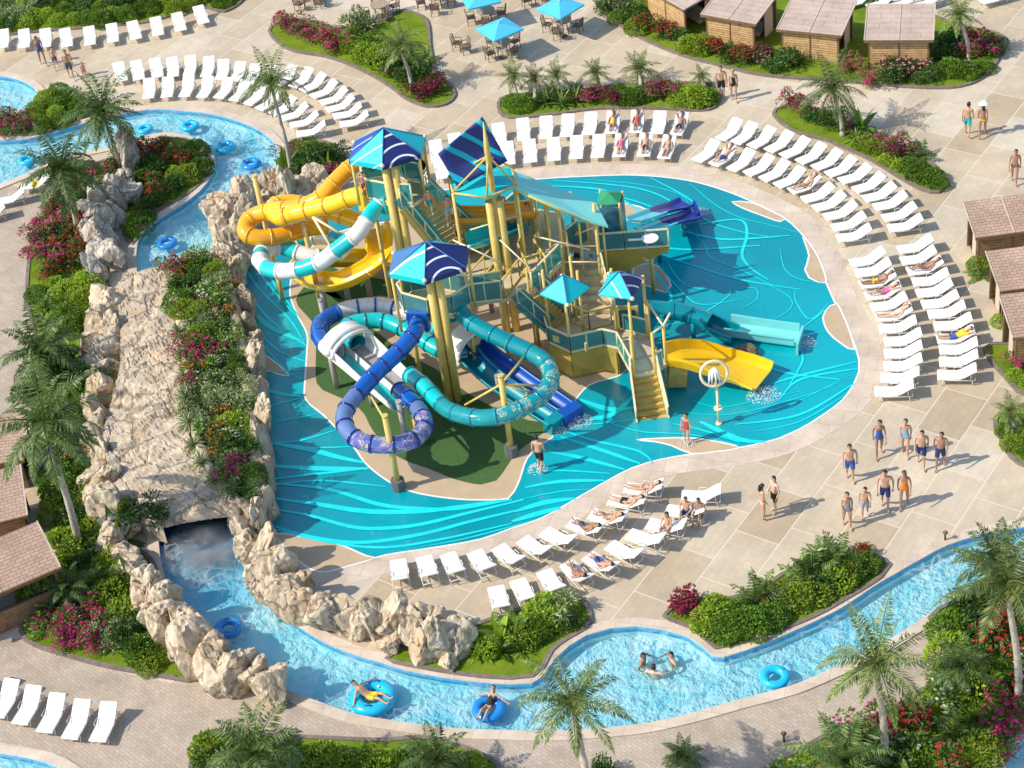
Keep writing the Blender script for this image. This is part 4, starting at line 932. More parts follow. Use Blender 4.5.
m = MB(); ce = sum(cor, Vector()) / 6 + Vector((0, 0, .3)); m.v = [tuple(ce)] + [tuple(p) for p in cor] + [(p.x, p.y, p.z - .1) for p in cor]
for k in range(6): j = (k + 1) % 6; m.face((0, 1 + j, 1 + k)[::-1] ); m.face((1 + k, 7 + k, 7 + j, 1 + j))
m.face(range(12, 6, -1)); B(m, 'canopy', CT2)
m = MB()
for k in (0, 1, 2, 3, 4): m.tube([(mast.x, mast.y, UP(512, 331, 156).z), tuple(cor[k] + Vector((0, 0, .05)))], .045, 6)
for k in range(6): m.tube([tuple(cor[k]), tuple(cor[(k + 1) % 6])], .05, 6)
B(m, 'canopy_strut', M_YEL)
for k in (1, 3, 4, 0): post(B, cor[k], 0.02, zc, .07)
# flag-like sail on the mast head
sail = [Vector((mast.x, mast.y, 0)) + Vector(d) for d in ((.0, .25, ztop + .1), (-1.95, .45, ztop - 1.4), (-1.36, .3, ztop - 3.05), (.75, .25, ztop - 2.05))]
m = MB(); nn = 10
for i in range(nn + 1):
    for j in range(nn + 1):
        u, v = i / nn, j / nn; p = sail[0].lerp(sail[1], u).lerp(sail[3].lerp(sail[2], u), v); p = p + Vector((0, .35 * math.sin(math.pi * u) * math.sin(math.pi * v), .0)); m.v.append(tuple(p))
for i in range(nn):
    for j in range(nn): a = i * (nn + 1) + j; m.face((a, a + 1, a + nn + 2, a + nn + 1), 0, True)
M_SAIL = canopy_mat('navy_sail', (.02, .04, .21), (.0, .45, .62), .36, .84, kind='RINGS', cen=tuple(sail[0] + Vector((1.6, 0, 1.0))))
so_ = B(m, 'sail', M_SAIL); so_.modifiers.new('thick', 'SOLIDIFY').thickness = .04
# stairs from tower A down to the middle deck
stairs(B, G(403, 206, zA - .05), G(427, 194, zA - .05), G(452, 266, zM + .05), G(482, 246, zM + .05), 14, railh=.8)
# bridge from tower B to the middle deck
br = [G(469, 304, zB - .02), G(470, 296, zB - .02), G(502, 290, zM + .02), G(502, 300, zM + .02)]
m = MB(); m.v = [tuple(p) for p in br] + [(p.x, p.y, p.z - .12) for p in br]
for f in ((0, 3, 2, 1), (4, 5, 6, 7), (0, 4, 7, 3), (1, 2, 6, 5), (0, 1, 5, 4), (2, 3, 7, 6)): m.face(f)
B(m, 'bridge', M_FLOOR); rail(B, [br[0], br[3]], .95, panel=M_PANELD); rail(B, [br[1], br[2]], .95, panel=M_PANELD)
for x, y in ((466, 262), (500, 298), (532, 290), (560, 262), (556, 216), (524, 211)): q = G(x, y, zM); post(B, q, 0, zM - .1, .08, 'leg')
# stairs down to the low platform
stairs(B, G(519, 302, zM), G(540, 290, zM), G(552, 331, zP + .02), G(572, 318, zP + .02), 9, railh=.8, side=M_PANELD)
P1 = [G(x, y, zP) for x, y in [(545, 329), (549, 343), (571, 353), (604, 346), (618, 349), (622, 332), (612, 318), (570, 316)]]
deck(B, P1, .1); 
for a, b_ in ((1, 2), (2, 3), (3, 4)):
    m = MB(); pa, pb = P1[a], P1[b_]; m.beam(pa + Vector((0, 0, -.62)), pb + Vector((0, 0, -.62)), .08, 1.2); B(m, 'khaki_wall', M_KHAKI)
m = MB(); m.prism([(p.x, p.y) for p in offset(ccw(P1[1:5] + [P1[0].lerp(P1[6], .5)]), .1)], .03, zP - .12); B(m, 'platform_base', M_KHAKI)
rail(B, P1[1:5], .85, panel=M_PANELD); rail(B, [P1[0], P1[1]], .85, panel=M_PANELD)
P2 = [G(x, y, zP - .003) for x, y in [(618, 349), (632, 375), (656, 371), (667, 364), (650, 337), (624, 331)]]
deck(B, P2, .14, mt=M_GREYF)
rail(B, [P2[0], P2[1]], .85); rail(B, [P2[2], P2[2].lerp(P2[3], .6)], .85); rail(B, [P2[4], P2[5]], .85)
stairs(B, P2[1] + Vector((0, 0, 0)), P2[2], G(638, 421, .02), G(667, 417, .02), 7, side=M_CREAM, railh=.8)
for x, y in ((634, 374), (655, 371), (666, 363), (650, 338)): q = G(x, y, zP); post(B, q, 0.03, zP + 1.9, .065)
m = MB(); q0, q1, q2, q3 = [G(x, y, zP) + Vector((0, 0, 1.85)) for x, y in ((634, 374), (655, 371), (666, 363), (650, 338))]
for a, b_ in ((q1, q2), (q2, q3)): m.cyl(a, b_, .045, None, 6)
m.cyl(q2, q2 + Vector((.35, .25, .4)), .05, None, 6); B(m, 'pipe', M_CREAM)
# ramp of wide low steps and the right deck
stairs(B, G(563, 253, zN), G(600, 254, zN), G(570, 320, zP + .02), G(612, 320, zP + .02), 7, mt=M_FLOOR, side=M_CREAM, railh=.8, railside=None)
dN = [G(x, y, zN) for x, y in [(563, 251), (598, 252), (625, 250), (669, 247), (661, 238), (626, 232), (598, 221), (566, 226)]]
deck(B, dN, .1)
for (a, b_, ha, hb) in ((1, 2, 1.05, 1.05), (2, 3, 1.05, .15)):
    pa, pb = dN[a], dN[b_]; n_ = (pb - pa).cross(Vector((0, 0, 1))).normalized() * .05; m = MB()
    m.v = [tuple(p) for p in (pa - n_ - Vector((0, 0, ha)), pb - n_ - Vector((0, 0, hb)), pb - n_, pa - n_, pa + n_ - Vector((0, 0, ha)), pb + n_ - Vector((0, 0, hb)), pb + n_, pa + n_)]
    for f in ((0, 1, 2, 3), (7, 6, 5, 4), (0, 4, 5, 1), (1, 5, 6, 2), (2, 6, 7, 3), (3, 7, 4, 0)): m.face(f)
    B(m, 'khaki_wall', M_KHAKI)
rail(B, [dN[1], dN[2], dN[3]], .9, panel=M_PANELD)
for x, y in ((566, 250), (598, 250), (622, 246), (650, 243), (600, 224), (625, 227)): q = G(x, y, zN); post(B, q, 0.02, zN, .09, 'leg')
for x, y, t in ((536, 240, 5.3), (553, 262, 5.9), (564, 262, 5.8), (600, 266, 5.7), (590, 246, 4.7), (575, 240, 5.0), (524, 262, 6.6)): q = G(x, y, zN); post(B, q, 0.02, t, .075)
# long teal roof
z0, z1 = 7.0, 5.3
rq = [G(514, 171, z0), G(596, 203, z1 + .1), G(608, 226, z1 - .35), G(594, 222, z1 - .1), G(513, 186, z0)]
m = MB(); m.v = [tuple(p) for p in rq] + [(p.x, p.y, p.z - .1) for p in rq]
m.face((0, 4, 3, 1)); m.face((1, 3, 2)); m.face((6, 8, 9, 5)); m.face((7, 8, 6))
for a in range(5): b_ = (a + 1) % 5; m.face((a, b_, 5 + b_, 5 + a))
B(m, 'long_roof', mat('pale_teal_roof', (.22, .68, .64), .6, .06, 1))
m = MB(); m.cyl(rq[4] - Vector((0, 0, .15)), rq[3] - Vector((0, 0, .15)), .05, None, 8); m.cyl(rq[0] - Vector((0, 0, .15)), rq[1] - Vector((0, 0, .15)), .05, None, 8); B(m, 'roof_beam', M_YEL)
# pipes and bracing among the posts
m = MB()
for a, b_ in (((453, 240, 5.2), (500, 262, 4.6)), ((500, 240, 5.0), (530, 268, 4.4)), ((535, 236, 4.5), (590, 250, 3.6)), ((565, 246, 3.5), (598, 246, 3.5)), ((553, 240, 3.4), (575, 222, 4.6)), ((470, 230, 5), (520, 215, 5)), ((575, 235, 3.6), (600, 225, 4.4)), ((563, 262, 3.3), (600, 262, 3.3))):
    m.cyl(G(*a), G(*b_), .035, None, 6)
for k in range(0):
    rp = random.Random(k); x0, y0 = rp.uniform(535, 600), rp.uniform(236, 262); zz = rp.choice((3.4, 4.3, 5.0)); x1, y1 = x0 + rp.uniform(10, 26), y0 + rp.uniform(-9, 5); m.cyl(G(x0, y0, zz), G(min(x1, 606), y1, zz + rp.choice((0, 0, .5, -.5))), .026, None, 6)
B(m, 'brace_pipe', M_CREAM)
for x, y, t in ((541, 250, 5.6), (547, 232, 5.3), (583, 262, 5.2), (606, 258, 4.6), (560, 236, 5.0), (570, 268, 4.8), (530, 300, 4.6), (548, 288, 4.4)): q = G(x, y, zN); post(B, q, 0.02, t - .4, .045)
rail(B, [G(468, 252, zM), G(500, 241, zM), G(530, 226, zM)], .9)
for pp in ([(474, 288), (497, 262), (500, 242)], [(532, 290), (520, 262), (528, 236)], [(548, 276), (536, 258), (548, 226)], [(505, 298), (520, 278), (545, 270)]): rail(B, [G(x, y, zM) for x, y in pp], .9, panel=False, frame=M_YEL, post=.03)
for pp in ([(571, 322), (590, 330), (612, 324)], [(556, 318), (566, 308), (572, 296)]): rail(B, [G(x, y, zP) for x, y in pp], .9, panel=False, frame=M_YEL, post=.03)
rail(B, [G(563, 262, zN), G(566, 290, 2.0), G(570, 318, zP)], .85, panel=False, frame=M_YEL, post=.03); rail(B, [G(600, 262, zN), G(607, 290, 2.0), G(613, 318, zP)], .85, panel=False, frame=M_CREAM, post=.03)
# round game panel and pod at the right deck
q = G(578, 233, zN + .6); m = MB(); m.cyl(q, q + Vector((0, .05, 0)), .55, None, 22); B(m, 'round_panel', M_PANELD); m = MB(); m.cyl(q + Vector((0, -.04, 0)), q, .12, None, 12); B(m, 'panel_hub', mat('orange_dot', (.8, .35, .03)))
pod = [G(x, y, zN) for x, y in ((600, 245), (623, 244), (626, 232), (604, 230))]
m = MB()
for a, b_ in ((0, 1), (1, 2), (2, 3)): m.beam(pod[a] + Vector((0, 0, .95)), pod[b_] + Vector((0, 0, .95)), .05, 1.8)
B(m, 'pod_panel', mat('patterned_blue_panel', (.06, .20, .27), .3, .6, 4))
m = MB(); m.v = [tuple(p + Vector((0, 0, 2.0))) for p in pod] + [tuple((pod[0] + pod[2]) / 2 + Vector((0, 0, 2.3)))]
for k in range(4): m.face((k, (k + 1) % 4, 4))
B(m, 'pod_roof', mat('green_pod_roof', (.02, .30, .12), .5))
for p in pod: post(B, p, zN, zN + 2.05, .055)
m = MB(); q = G(650, 240, zN + .9); m.cyl(q, q + Vector((0, 0, .1)), .28, .36, 16); m.cyl(G(628, 240, zN + 1.0), q + Vector((0, 0, .05)), .05, None, 8); B(m, 'spray_dish', M_SW)
# two pyramid parasols on long posts over the low platform
def pyramid(c, z, peak, r, rot, mats, posts, B):
    canopy(B, c, z, peak, r, 4, rot, mats, .06)
    for x, y, z0, zt in posts: q = G(x, y, z0); post(B, q, max(.03, z0 - zP + .03 if z0 > zP else .03), zt, .06)
c1 = G(564, 284, 4.9)
pyramid(c1, 4.6, 5.35, 1.0, R(-90), [CT, CT, CT2, CT2], [(571, 352, zP, 4.4), (550, 334, zP, 4.5), (584, 335, zP, 4.5), (577, 320, zP, 4.5)], B)
c2 = G(620, 281, 4.8)
pyramid(c2, 4.55, 5.25, 1.0, R(-70), [arcs('navy_canvas_c', c2, 4.4), CT2, CT2, CT], [(634, 360, zP, 4.4), (648, 338, zP, 4.4), (617, 333, zP, 4.5)], B)
q = G(629, 333, zP); m = MB(); m.box(q + Vector((0, .25, .6)), (.95, .12, 1.15), R(-12)); B(m, 'doorway_frame', M_STEP); m = MB(); m.box(q + Vector((0, .17, .6)), (.66, .06, .85), R(-12)); B(m, 'doorway', mat('doorway_teal', (.0, .12, .13), .4))
m = MB(); m.box(G(556, 339, zP + .75), (.28, .04, .28), R(-38)); m.box(G(586, 347, zP + .7), (.08, .1, .4), R(20)); B(m, 'yellow_plaque', M_YEL)

# ---------------------------------------------------------------- slides of tower A
_, P, B = tube_slide('tube_slide', 'orange tube slide curling round behind the upper tower, outermost yellow-orange loop', [(366, 158, 6.7), (350, 168, 6.5), (335, 182, 6.2), (320, 198, 5.8), (300, 207, 5.4), (275, 210, 5.1), (256, 215, 4.8), (246, 224, 4.6), (247, 234, 4.4), (262, 238, 4.2), (285, 235, 4.0), (305, 229, 3.8), (325, 226, 3.6)], .36, [M_SO, M_SO, M_SO, M_SO, M_SO, M_SY], M_SO, 12)
supports(B, [(280, 290, 176)], .12, None, False)
_, P, B = tube_slide('tube_slide', 'bright yellow tube slide running left from the upper tower beside the orange loop', [(364, 195, 6.4), (352, 197, 6.2), (337, 203, 5.9), (318, 208, 5.6), (297, 213, 5.3), (281, 217, 5.1), (272, 209, 4.9), (285, 203, 4.8), (310, 206, 4.6), (340, 214, 4.4), (360, 222, 4.2)], .38, [M_SY], M_SO, 10)
def open_slide(name, label, ctrl, prof, mts, foot=(), step=.15, grp='water slides', parts=None, r=.1, mt=None):
    P = pxpath(ctrl, step); root = empty(name, (P[0].x, P[0].y, 0), 0, label, 'water slide', grp); B = in_root(root)
    secs = cut_sections(P, len(mts))
    for s, mt_ in zip(secs, mts): m = MB(); m.sweep(s, prof, 0, True, False); B(m, 'flume', mt_)
    if foot: supports(B, foot, r, mt or M_GPOST, False)
    return root, P, B
open_slide('open_slide', 'wide yellow open flume spiralling down under the aqua and white tube', [(374, 222, 3.9), (379, 240, 3.5), (374, 258, 3.0), (356, 271, 2.5), (332, 279, 2.1), (310, 276, 1.9), (300, 266, 1.7), (318, 256, 1.5), (345, 255, 1.2), (370, 256, .9), (395, 260, .6)], trough_prof(.55), [M_SY] * 5, [(327, 316, 285), (371, 300, 262), (349, 302, 280)], r=.13)
_, P, B = tube_slide('tube_slide', 'aqua and white banded tube slide looping below the upper tower', [(379, 203, 6.4), (373, 211, 6.2), (366, 222, 6.0), (357, 234, 5.7), (346, 243, 5.4), (334, 252, 5.1), (322, 261, 4.8), (305, 268, 4.5), (287, 271, 4.3), (269, 269, 4.1), (260, 260, 3.9), (264, 251, 3.7), (280, 247, 3.5), (300, 253, 3.3), (318, 257, 3.1), (340, 252, 2.9), (345, 243, 2.8), (330, 238, 2.7), (310, 237, 2.6), (296, 243, 2.5)], .34, [M_SA, M_SW], M_SW, 17)
supports(B, [(322, 312, 214), (283, 300, 268)], .11, None, False)
m = MB(); m.cyl(G(313, 217, 5.9), G(330, 245, 5.2), .06, None, 8); m.cyl(G(313, 217, 5.9), G(338, 232, 5.6), .05, None, 8); B(m, 'brace', M_CREAM)

# ---------------------------------------------------------------- slides of tower B
_, P, B = tube_slide('tube_slide', 'royal blue tube slide dropping into a violet striped loop over the green turf', [(418, 322, 3.9), (415, 332, 3.75), (405, 345, 3.5), (392, 358, 3.25), (377, 372, 3.0), (362, 389, 2.8), (350, 403, 2.65), (344, 417, 2.5), (347, 430, 2.4), (357, 439, 2.3), (372, 444, 2.2), (390, 445, 2.15), (407, 442, 2.1), (419, 435, 2.0), (425, 424, 1.95), (421, 413, 1.9), (411, 401, 1.85), (399, 390, 1.8)], .34, [M_SB, M_SB, M_SB, M_SB, M_SB, M_CLP, M_CLP, M_CLP, M_MULT, M_MULT, M_MULT, M_MULT, M_MULT, M_CLP, M_SB, M_SB], M_SN)
supports(B, [(399, 489, 416), (419, 444, 412)], .12)
m = MB(); m.cyl(G(385, 420, 3.0), G(366, 388, 2.5), .05, None, 8); m.cyl(G(388, 440, 2.1), G(366, 450, 1.7), .04, None, 8); B(m, 'brace', M_YEL)
_, P, B = tube_slide('tube_slide', 'clear teal tube slide sweeping round the front post from the lower tower', [(459, 310, 3.95), (466, 318, 3.8), (480, 328, 3.6), (498, 337, 3.4), (515, 345, 3.2), (532, 353, 3.05), (545, 362, 2.9), (551, 375, 2.75), (548, 388, 2.6), (537, 399, 2.5), (520, 409, 2.4), (500, 416, 2.3), (480, 418, 2.2), (462, 415, 2.1), (447, 409, 2.0), (435, 398, 1.95), (424, 386, 1.9), (410, 375, 1.85)], .34, [M_ST, M_ST, M_ST, M_ST, M_CLT, M_MULTT, M_MULTT, M_MULTT, M_MULTT, M_CLT, M_CLT, M_CLT, M_SA, M_SA, M_SA], M_ST)
supports(B, [(512, 455, 376)], .12)
m = MB(); q = UP(512, 455, 384)
for d in ((465, 405, 2.2), (528, 352, 2.9), (545, 386, 2.6), (540, 395, 2.5)): m.cyl(q, G(*d), .05, None, 8)
B(m, 'brace', M_YEL)
# white double flume
rootW = empty('double_flume', G(370, 400), 0, 'white double flume with teal lane, crossed by the royal blue tube', 'water slide', 'water slides'); B = in_root(rootW)
ax = pxpath([(346, 345, 1.95), (366, 362, 1.8), (388, 381, 1.65), (408, 398, 1.5)], .12)
def shell(i):
    f = i / (len(ax) - 1); h = .75 - .25 * f; w = .95 - .1 * f
    o = [(-w, .42 * (1 - f) + .1), (-w, -.1), (-w * .8, -.38), (-w * .1, -.42), (0, -.2), (w * .1, -.42), (w * .8, -.38), (w, -.1), (w, .42 * (1 - f) + .1)]
    t = .06; return o + [(w - t, .42 * (1 - f) + .1), (w - t, -.08), (w * .78 - t, -.32), (w * .1, -.35), (0, -.02), (-w * .1, -.35), (-w * .78 + t, -.32), (-w + t, -.08), (-w + t, .42 * (1 - f) + .1)]
m = MB(); m.sweep(ax, shell); B(m, 'white_shell', M_SW)
m = MB(); m.sweep(ax[2:-1], [(-.72, -.30), (-.12, -.33), (-.12, -.30), (-.72, -.27)][::-1]); B(m, 'grey_lane', mat('grey_lane', (.33, .31, .30), .3, .2)); m = MB(); m.sweep(ax[2:-1], [(.12, -.33), (.72, -.30), (.72, -.27), (.12, -.30)][::-1]); B(m, 'teal_lane', M_SA)
fr_ = frames(ax); p, t, sd, u = fr_[2]; m = MB()
hood = [p + sd * (1.0 * math.cos(R(a))) + u * (.15 + .72 * math.sin(R(a))) for a in range(0, 181, 12)]
for s, rr_ in ((0, .1),): m.tube(hood, rr_, 10)
m.tube([h + t * .3 for h in hood], .09, 10)
for k in range(len(hood) - 1): m.poly([hood[k], hood[k + 1], hood[k + 1] - t * .55, hood[k] - t * .55])
B(m, 'white_hood', M_SW); m = MB(); p2 = fr_[-3][0]; m.ball(p2 + Vector((0, 0, .25)), .5, 14, 8, 0, (1.1, .9, .5)); B(m, 'cream_dome', mat('cream_dome', (.72, .58, .30), .4, .15))
supports(B, [(337, 388, 350), (373, 406, 380), (407, 446, 402), (330, 346, 300)], .12, M_GPOST, False)
_, P, B = tube_slide('tube_slide', 'outer blue and speckled white tube loop left of the lower tower', [(340, 352, 1.95), (331, 350, 1.9), (322, 340, 1.85), (319, 329, 1.8), (325, 320, 1.75), (337, 313, 1.7), (352, 308, 1.65), (370, 306, 1.6), (390, 307, 1.5), (415, 315, 1.4), (440, 330, 1.3)], .36, [M_SW, M_SB, M_SB, M_SB, M_MULTW, M_MULTW, M_MULTW, M_MULTW, M_MULTW, M_SA], M_SB, entry=False)
_, P, B = tube_slide('tube_slide', 'inner turquoise tube loop left of the lower tower', [(357, 343, 1.9), (349, 337, 1.85), (345, 330, 1.8), (351, 324, 1.75), (365, 321, 1.7), (383, 321, 1.6), (400, 327, 1.5), (418, 337, 1.4), (440, 350, 1.25), (455, 352, 1.15), (466, 350, 1.1)], .34, [M_SA], M_ST, 9, entry=False)
# big mouth and double run-out to the pool
rootD = empty('double_flume', G(470, 370), 0, 'side-by-side blue and teal open run-out flumes under the clear teal tube', 'water slide', 'water slides'); B = in_root(rootD)
pb = pxpath([(474, 341, 1.5), (487, 352, 1.35), (508, 368, 1.05), (530, 384, .8), (552, 398, .6), (572, 412, .5)], .15); pt = pxpath([(466, 350, 1.45), (478, 364, 1.3), (498, 381, 1.0), (520, 396, .75), (540, 409, .55), (558, 420, .45)], .15)
m = MB(); m.sweep(pb, trough_prof(.44), 0, True, True); B(m, 'blue_flume', M_SBF); m = MB(); m.sweep(pt, trough_prof(.46), 0, True, True); B(m, 'teal_flume', M_STF)
for q, mt_ in ((pb, M_SBF), (pt, M_STF)): m = MB(); d = (q[-1] - q[-2]).normalized(); m.sweep([q[-1] - d * .35, q[-1] + d * .12], [(-.5, -.46), (.5, -.46), (.46, .12), (-.46, .12)][::-1]); B(m, 'end_block', mt_)
p, t, sd, u = frames(pb)[3]; ctr = (pb[3] + pt[3]) / 2; m = MB(); hood = [ctr + sd * (.95 * math.cos(R(a))) + Vector((0, 0, 1)) * (-.1 + .95 * math.sin(R(a))) for a in range(-10, 191, 12)]
m.tube(hood, .1, 10)
for k in range(len(hood) - 1): m.poly([hood[k], hood[k + 1], hood[k + 1] - t * .8, hood[k] - t * .8])
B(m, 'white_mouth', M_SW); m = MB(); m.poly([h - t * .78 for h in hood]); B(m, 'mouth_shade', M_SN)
supports(B, [(500, 398, 376), (530, 412, 392)], .1, M_GPOST, False)
# orange and teal flumes behind the middle deck
open_slide('open_slide', 'orange open flume behind the middle deck under the turquoise canopy', [(452, 212, 5.0), (470, 213, 4.9), (492, 212, 4.8), (512, 209, 4.7), (535, 206, 4.5)], trough_prof(.5), [M_SO] * 3, [(475, 300, 222), (510, 292, 218)])
open_slide('open_slide', 'teal open flume between the middle deck and the orange flume', [(470, 238, 4.4), (488, 233, 4.3), (506, 226, 4.2), (524, 220, 4.1)], trough_prof(.5), [M_SA, M_ST], [(492, 312, 240)])
# racing slide, body slide, family slide
rootR = empty('racing_slide', G(650, 290), 0, 'two-lane aqua and navy racing slide reaching into the far side of the pool', 'water slide', 'water slides'); B = in_root(rootR)
for dx, dy in ((-5.5, -6), (4.5, 5)):
    q = pxpath([(640 + dx, 228 + dy, 2.7), (655 + dx, 222.5 + dy, 1.9), (670 + dx, 217 + dy, 1.1), (682 + dx, 214 + dy, .6), (692 + dx, 210 + dy, .45)], .15)
    for s, mt_ in zip(cut_sections(q, 2), (M_BA, M_SNL)): m = MB(); m.sweep(s, flat_prof(.44, .17)); B(m, 'lane', mt_)
q = pxpath([(694, 204, .5), (699, 216, .5)], .2); m = MB(); m.beam(q[0], q[-1], .12, .35); B(m, 'end_wall', M_SNL)
supports(B, [(660, 262, 234), (684, 236, 222)], .1, M_ST, False)
q = pxpath([(648, 309, 1.5), (662, 310, 1.35), (680, 312, 1.2), (697, 317, 1.0), (708, 322, .85)], .12); rootT = empty('body_slide', G(650, 335), 0, 'teal body slide tube ending in a long pale aqua basin', 'water slide', 'water slides'); B = in_root(rootT)
for s in cut_sections(q, 3): m = MB(); m.tube(s, .38, 18, cap=False); m.tube([s[-1], s[-1] + (s[-1] - s[-2]) * .6], [.42, .42], 18, cap=False); B(m, 'tube_section', M_ST)
q = pxpath([(706, 321, .8), (720, 328, .6), (735, 334, .45)], .12); m = MB(); m.sweep(q, trough_prof(.46, a0=165, a1=375)); B(m, 'open_flume', M_ST)
q = pxpath([(728, 331, .1), (760, 336, .1), (797, 341, .1)], .2); m = MB(); m.sweep(q, flat_prof(.5, .5)); B(m, 'basin', M_SLA); m = MB(); m.beam(G(803, 331, .3), G(797, 350, .3), .1, .55); B(m, 'basin_end', M_SLA)
supports(B, [(664, 342, 316), (694, 340, 322)], .1, M_ST, False)
rootY = empty('family_slide', G(690, 380), 0, 'short broad yellow slide with high curled sides ending in the shallow pool', 'water slide', 'water slides'); B = in_root(rootY)
q = pxpath([(667, 362, 1.25), (682, 361, 1.2), (702, 364, .95), (725, 370, .62), (745, 375, .42), (763, 381, .36)], .12)
def fam(i):
    f = i / (len(q) - 1); w = .42 + .42 * math.sin(min(1, f * 2.2) * math.pi / 2); h = .62 - .3 * f
    o = [(-w - .1, h), (-w - .12, h - .08), (-w, .1), (-w * .75, 0), (w * .75, 0), (w, .1), (w + .12, h - .08), (w + .1, h)]
    return o + [(w + .03, h), (w - .06, .14), (w * .72, .06), (-w * .72, .06), (-w + .06, .14), (-w - .03, h)]
m = MB(); m.sweep(q, fam, 0, True, False); B(m, 'slide_bed', M_SY); m = MB(); m.beam(q[0] + Vector((0, 0, -.5)), q[6] + Vector((0, 0, -.5)), .8, 1.0); B(m, 'slide_pedestal', M_STEP)
supports(B, [(742, 388, 384), (716, 388, 380)], .07, M_YEL, False)
# spray hoop
rootH = empty('spray_hoop', G(719, 424), 0, 'cream spray hoop on a thin pole beside the broad yellow slide', 'water feature'); B = in_root(rootH)
t_ = UP(719, 424, 386); m = MB(); m.cyl(G(719, 424), t_, .055, .05, 10); m.cyl(G(719, 424), G(719, 424) + Vector((0, 0, .1)), .14, .12, 12); B(m, 'pole', M_CREAM)
m = MB(); mid = G(719, 424).lerp(t_, .42); m.cyl(mid - Vector((0, 0, .03)), mid + Vector((0, 0, .03)), .17, None, 14); B(m, 'collar', M_CREAM)
m = MB(); c = t_ + Vector((-.08, 0, .62)); m.tube([c + Vector((.52 * math.cos(a * math.pi / 12), 0.12 * math.sin(a * math.pi / 12), .52 * math.sin(a * math.pi / 12))) for a in range(25)], .06, 8, cap=False); B(m, 'hoop', M_CREAM)
m = MB(); rr = random.Random(4); m.v = []
for k in range(9):
    a = k * .7; m.tube([c + Vector((0, 0, .25)), c + Vector((.16 * math.cos(a), .1 * math.sin(a) - .04, .12)), c + Vector((.26 * math.cos(a), .15 * math.sin(a) - .06, -.35 - .05 * (k % 3)))], [.05, .045, .02], 6)
for k in range(0):
    d = Vector((rr.gauss(0, .16), rr.gauss(-.05, .12), rr.gauss(-.15, .22))); m.ball(c + d, rr.uniform(.012, .035), 5, 4)
B(m, 'water_spray', mat('white_spray', (.88, .92, .93), .2, .02))
# low rope mound
o = link('rope_mound', RK[2], None, G(747, 354)); o.scale = (.6, .5, .35); o.location.z = .1
mm = RK[2].copy(); mm.materials.clear(); mm.materials.append(mat('brown_mat', (.17, .12, .075), .9, .6, 14, .8)); o.data = mm
tag(o, 'low brown rocky mound in the pool behind the broad yellow slide', 'mound')
# ---------------------------------------------------------------- people
SKINS = [mat('skin_light', (.70, .45, .32), .5, .06, 4), mat('skin_tan', (.56, .325, .205), .5, .06, 4), mat('skin_brown', (.37, .20, .125), .5, .06, 4)]
HAIRS = [mat('hair_dark', (.02, .014, .01), .55, .2, 9), mat('hair_brown', (.07, .04, .02), .55, .2, 9), mat('hair_blond', (.42, .30, .13), .55, .2, 9)]
M_EYE = mat('eye_dark', (.02, .015, .012), .2); M_LIP = mat('lips', (.40, .14, .11), .5)
CLO = {}
CLO['pattern'] = mat('cloth_pattern', (.32, .34, .40), .75, .95, 34)
CC_ = None
def cloth(name, c): return CLO.setdefault(name, mat('cloth_' + name, c, .75, .15, 8))
CC = {'pattern': (.3, .3, .35), 'navy': (.012, .03, .14), 'blue': (.04, .10, .38), 'black': (.012, .012, .014), 'grey': (.12, .125, .14), 'turquoise': (.03, .45, .46), 'yellow': (.75, .50, .03), 'orange': (.75, .22, .03), 'red': (.55, .05, .05), 'pink': (.72, .10, .32), 'white': (.78, .77, .74), 'teal': (.02, .28, .28), 'lightblue': (.25, .45, .62), 'green': (.12, .55, .08), 'brown': (.22, .10, .06)}
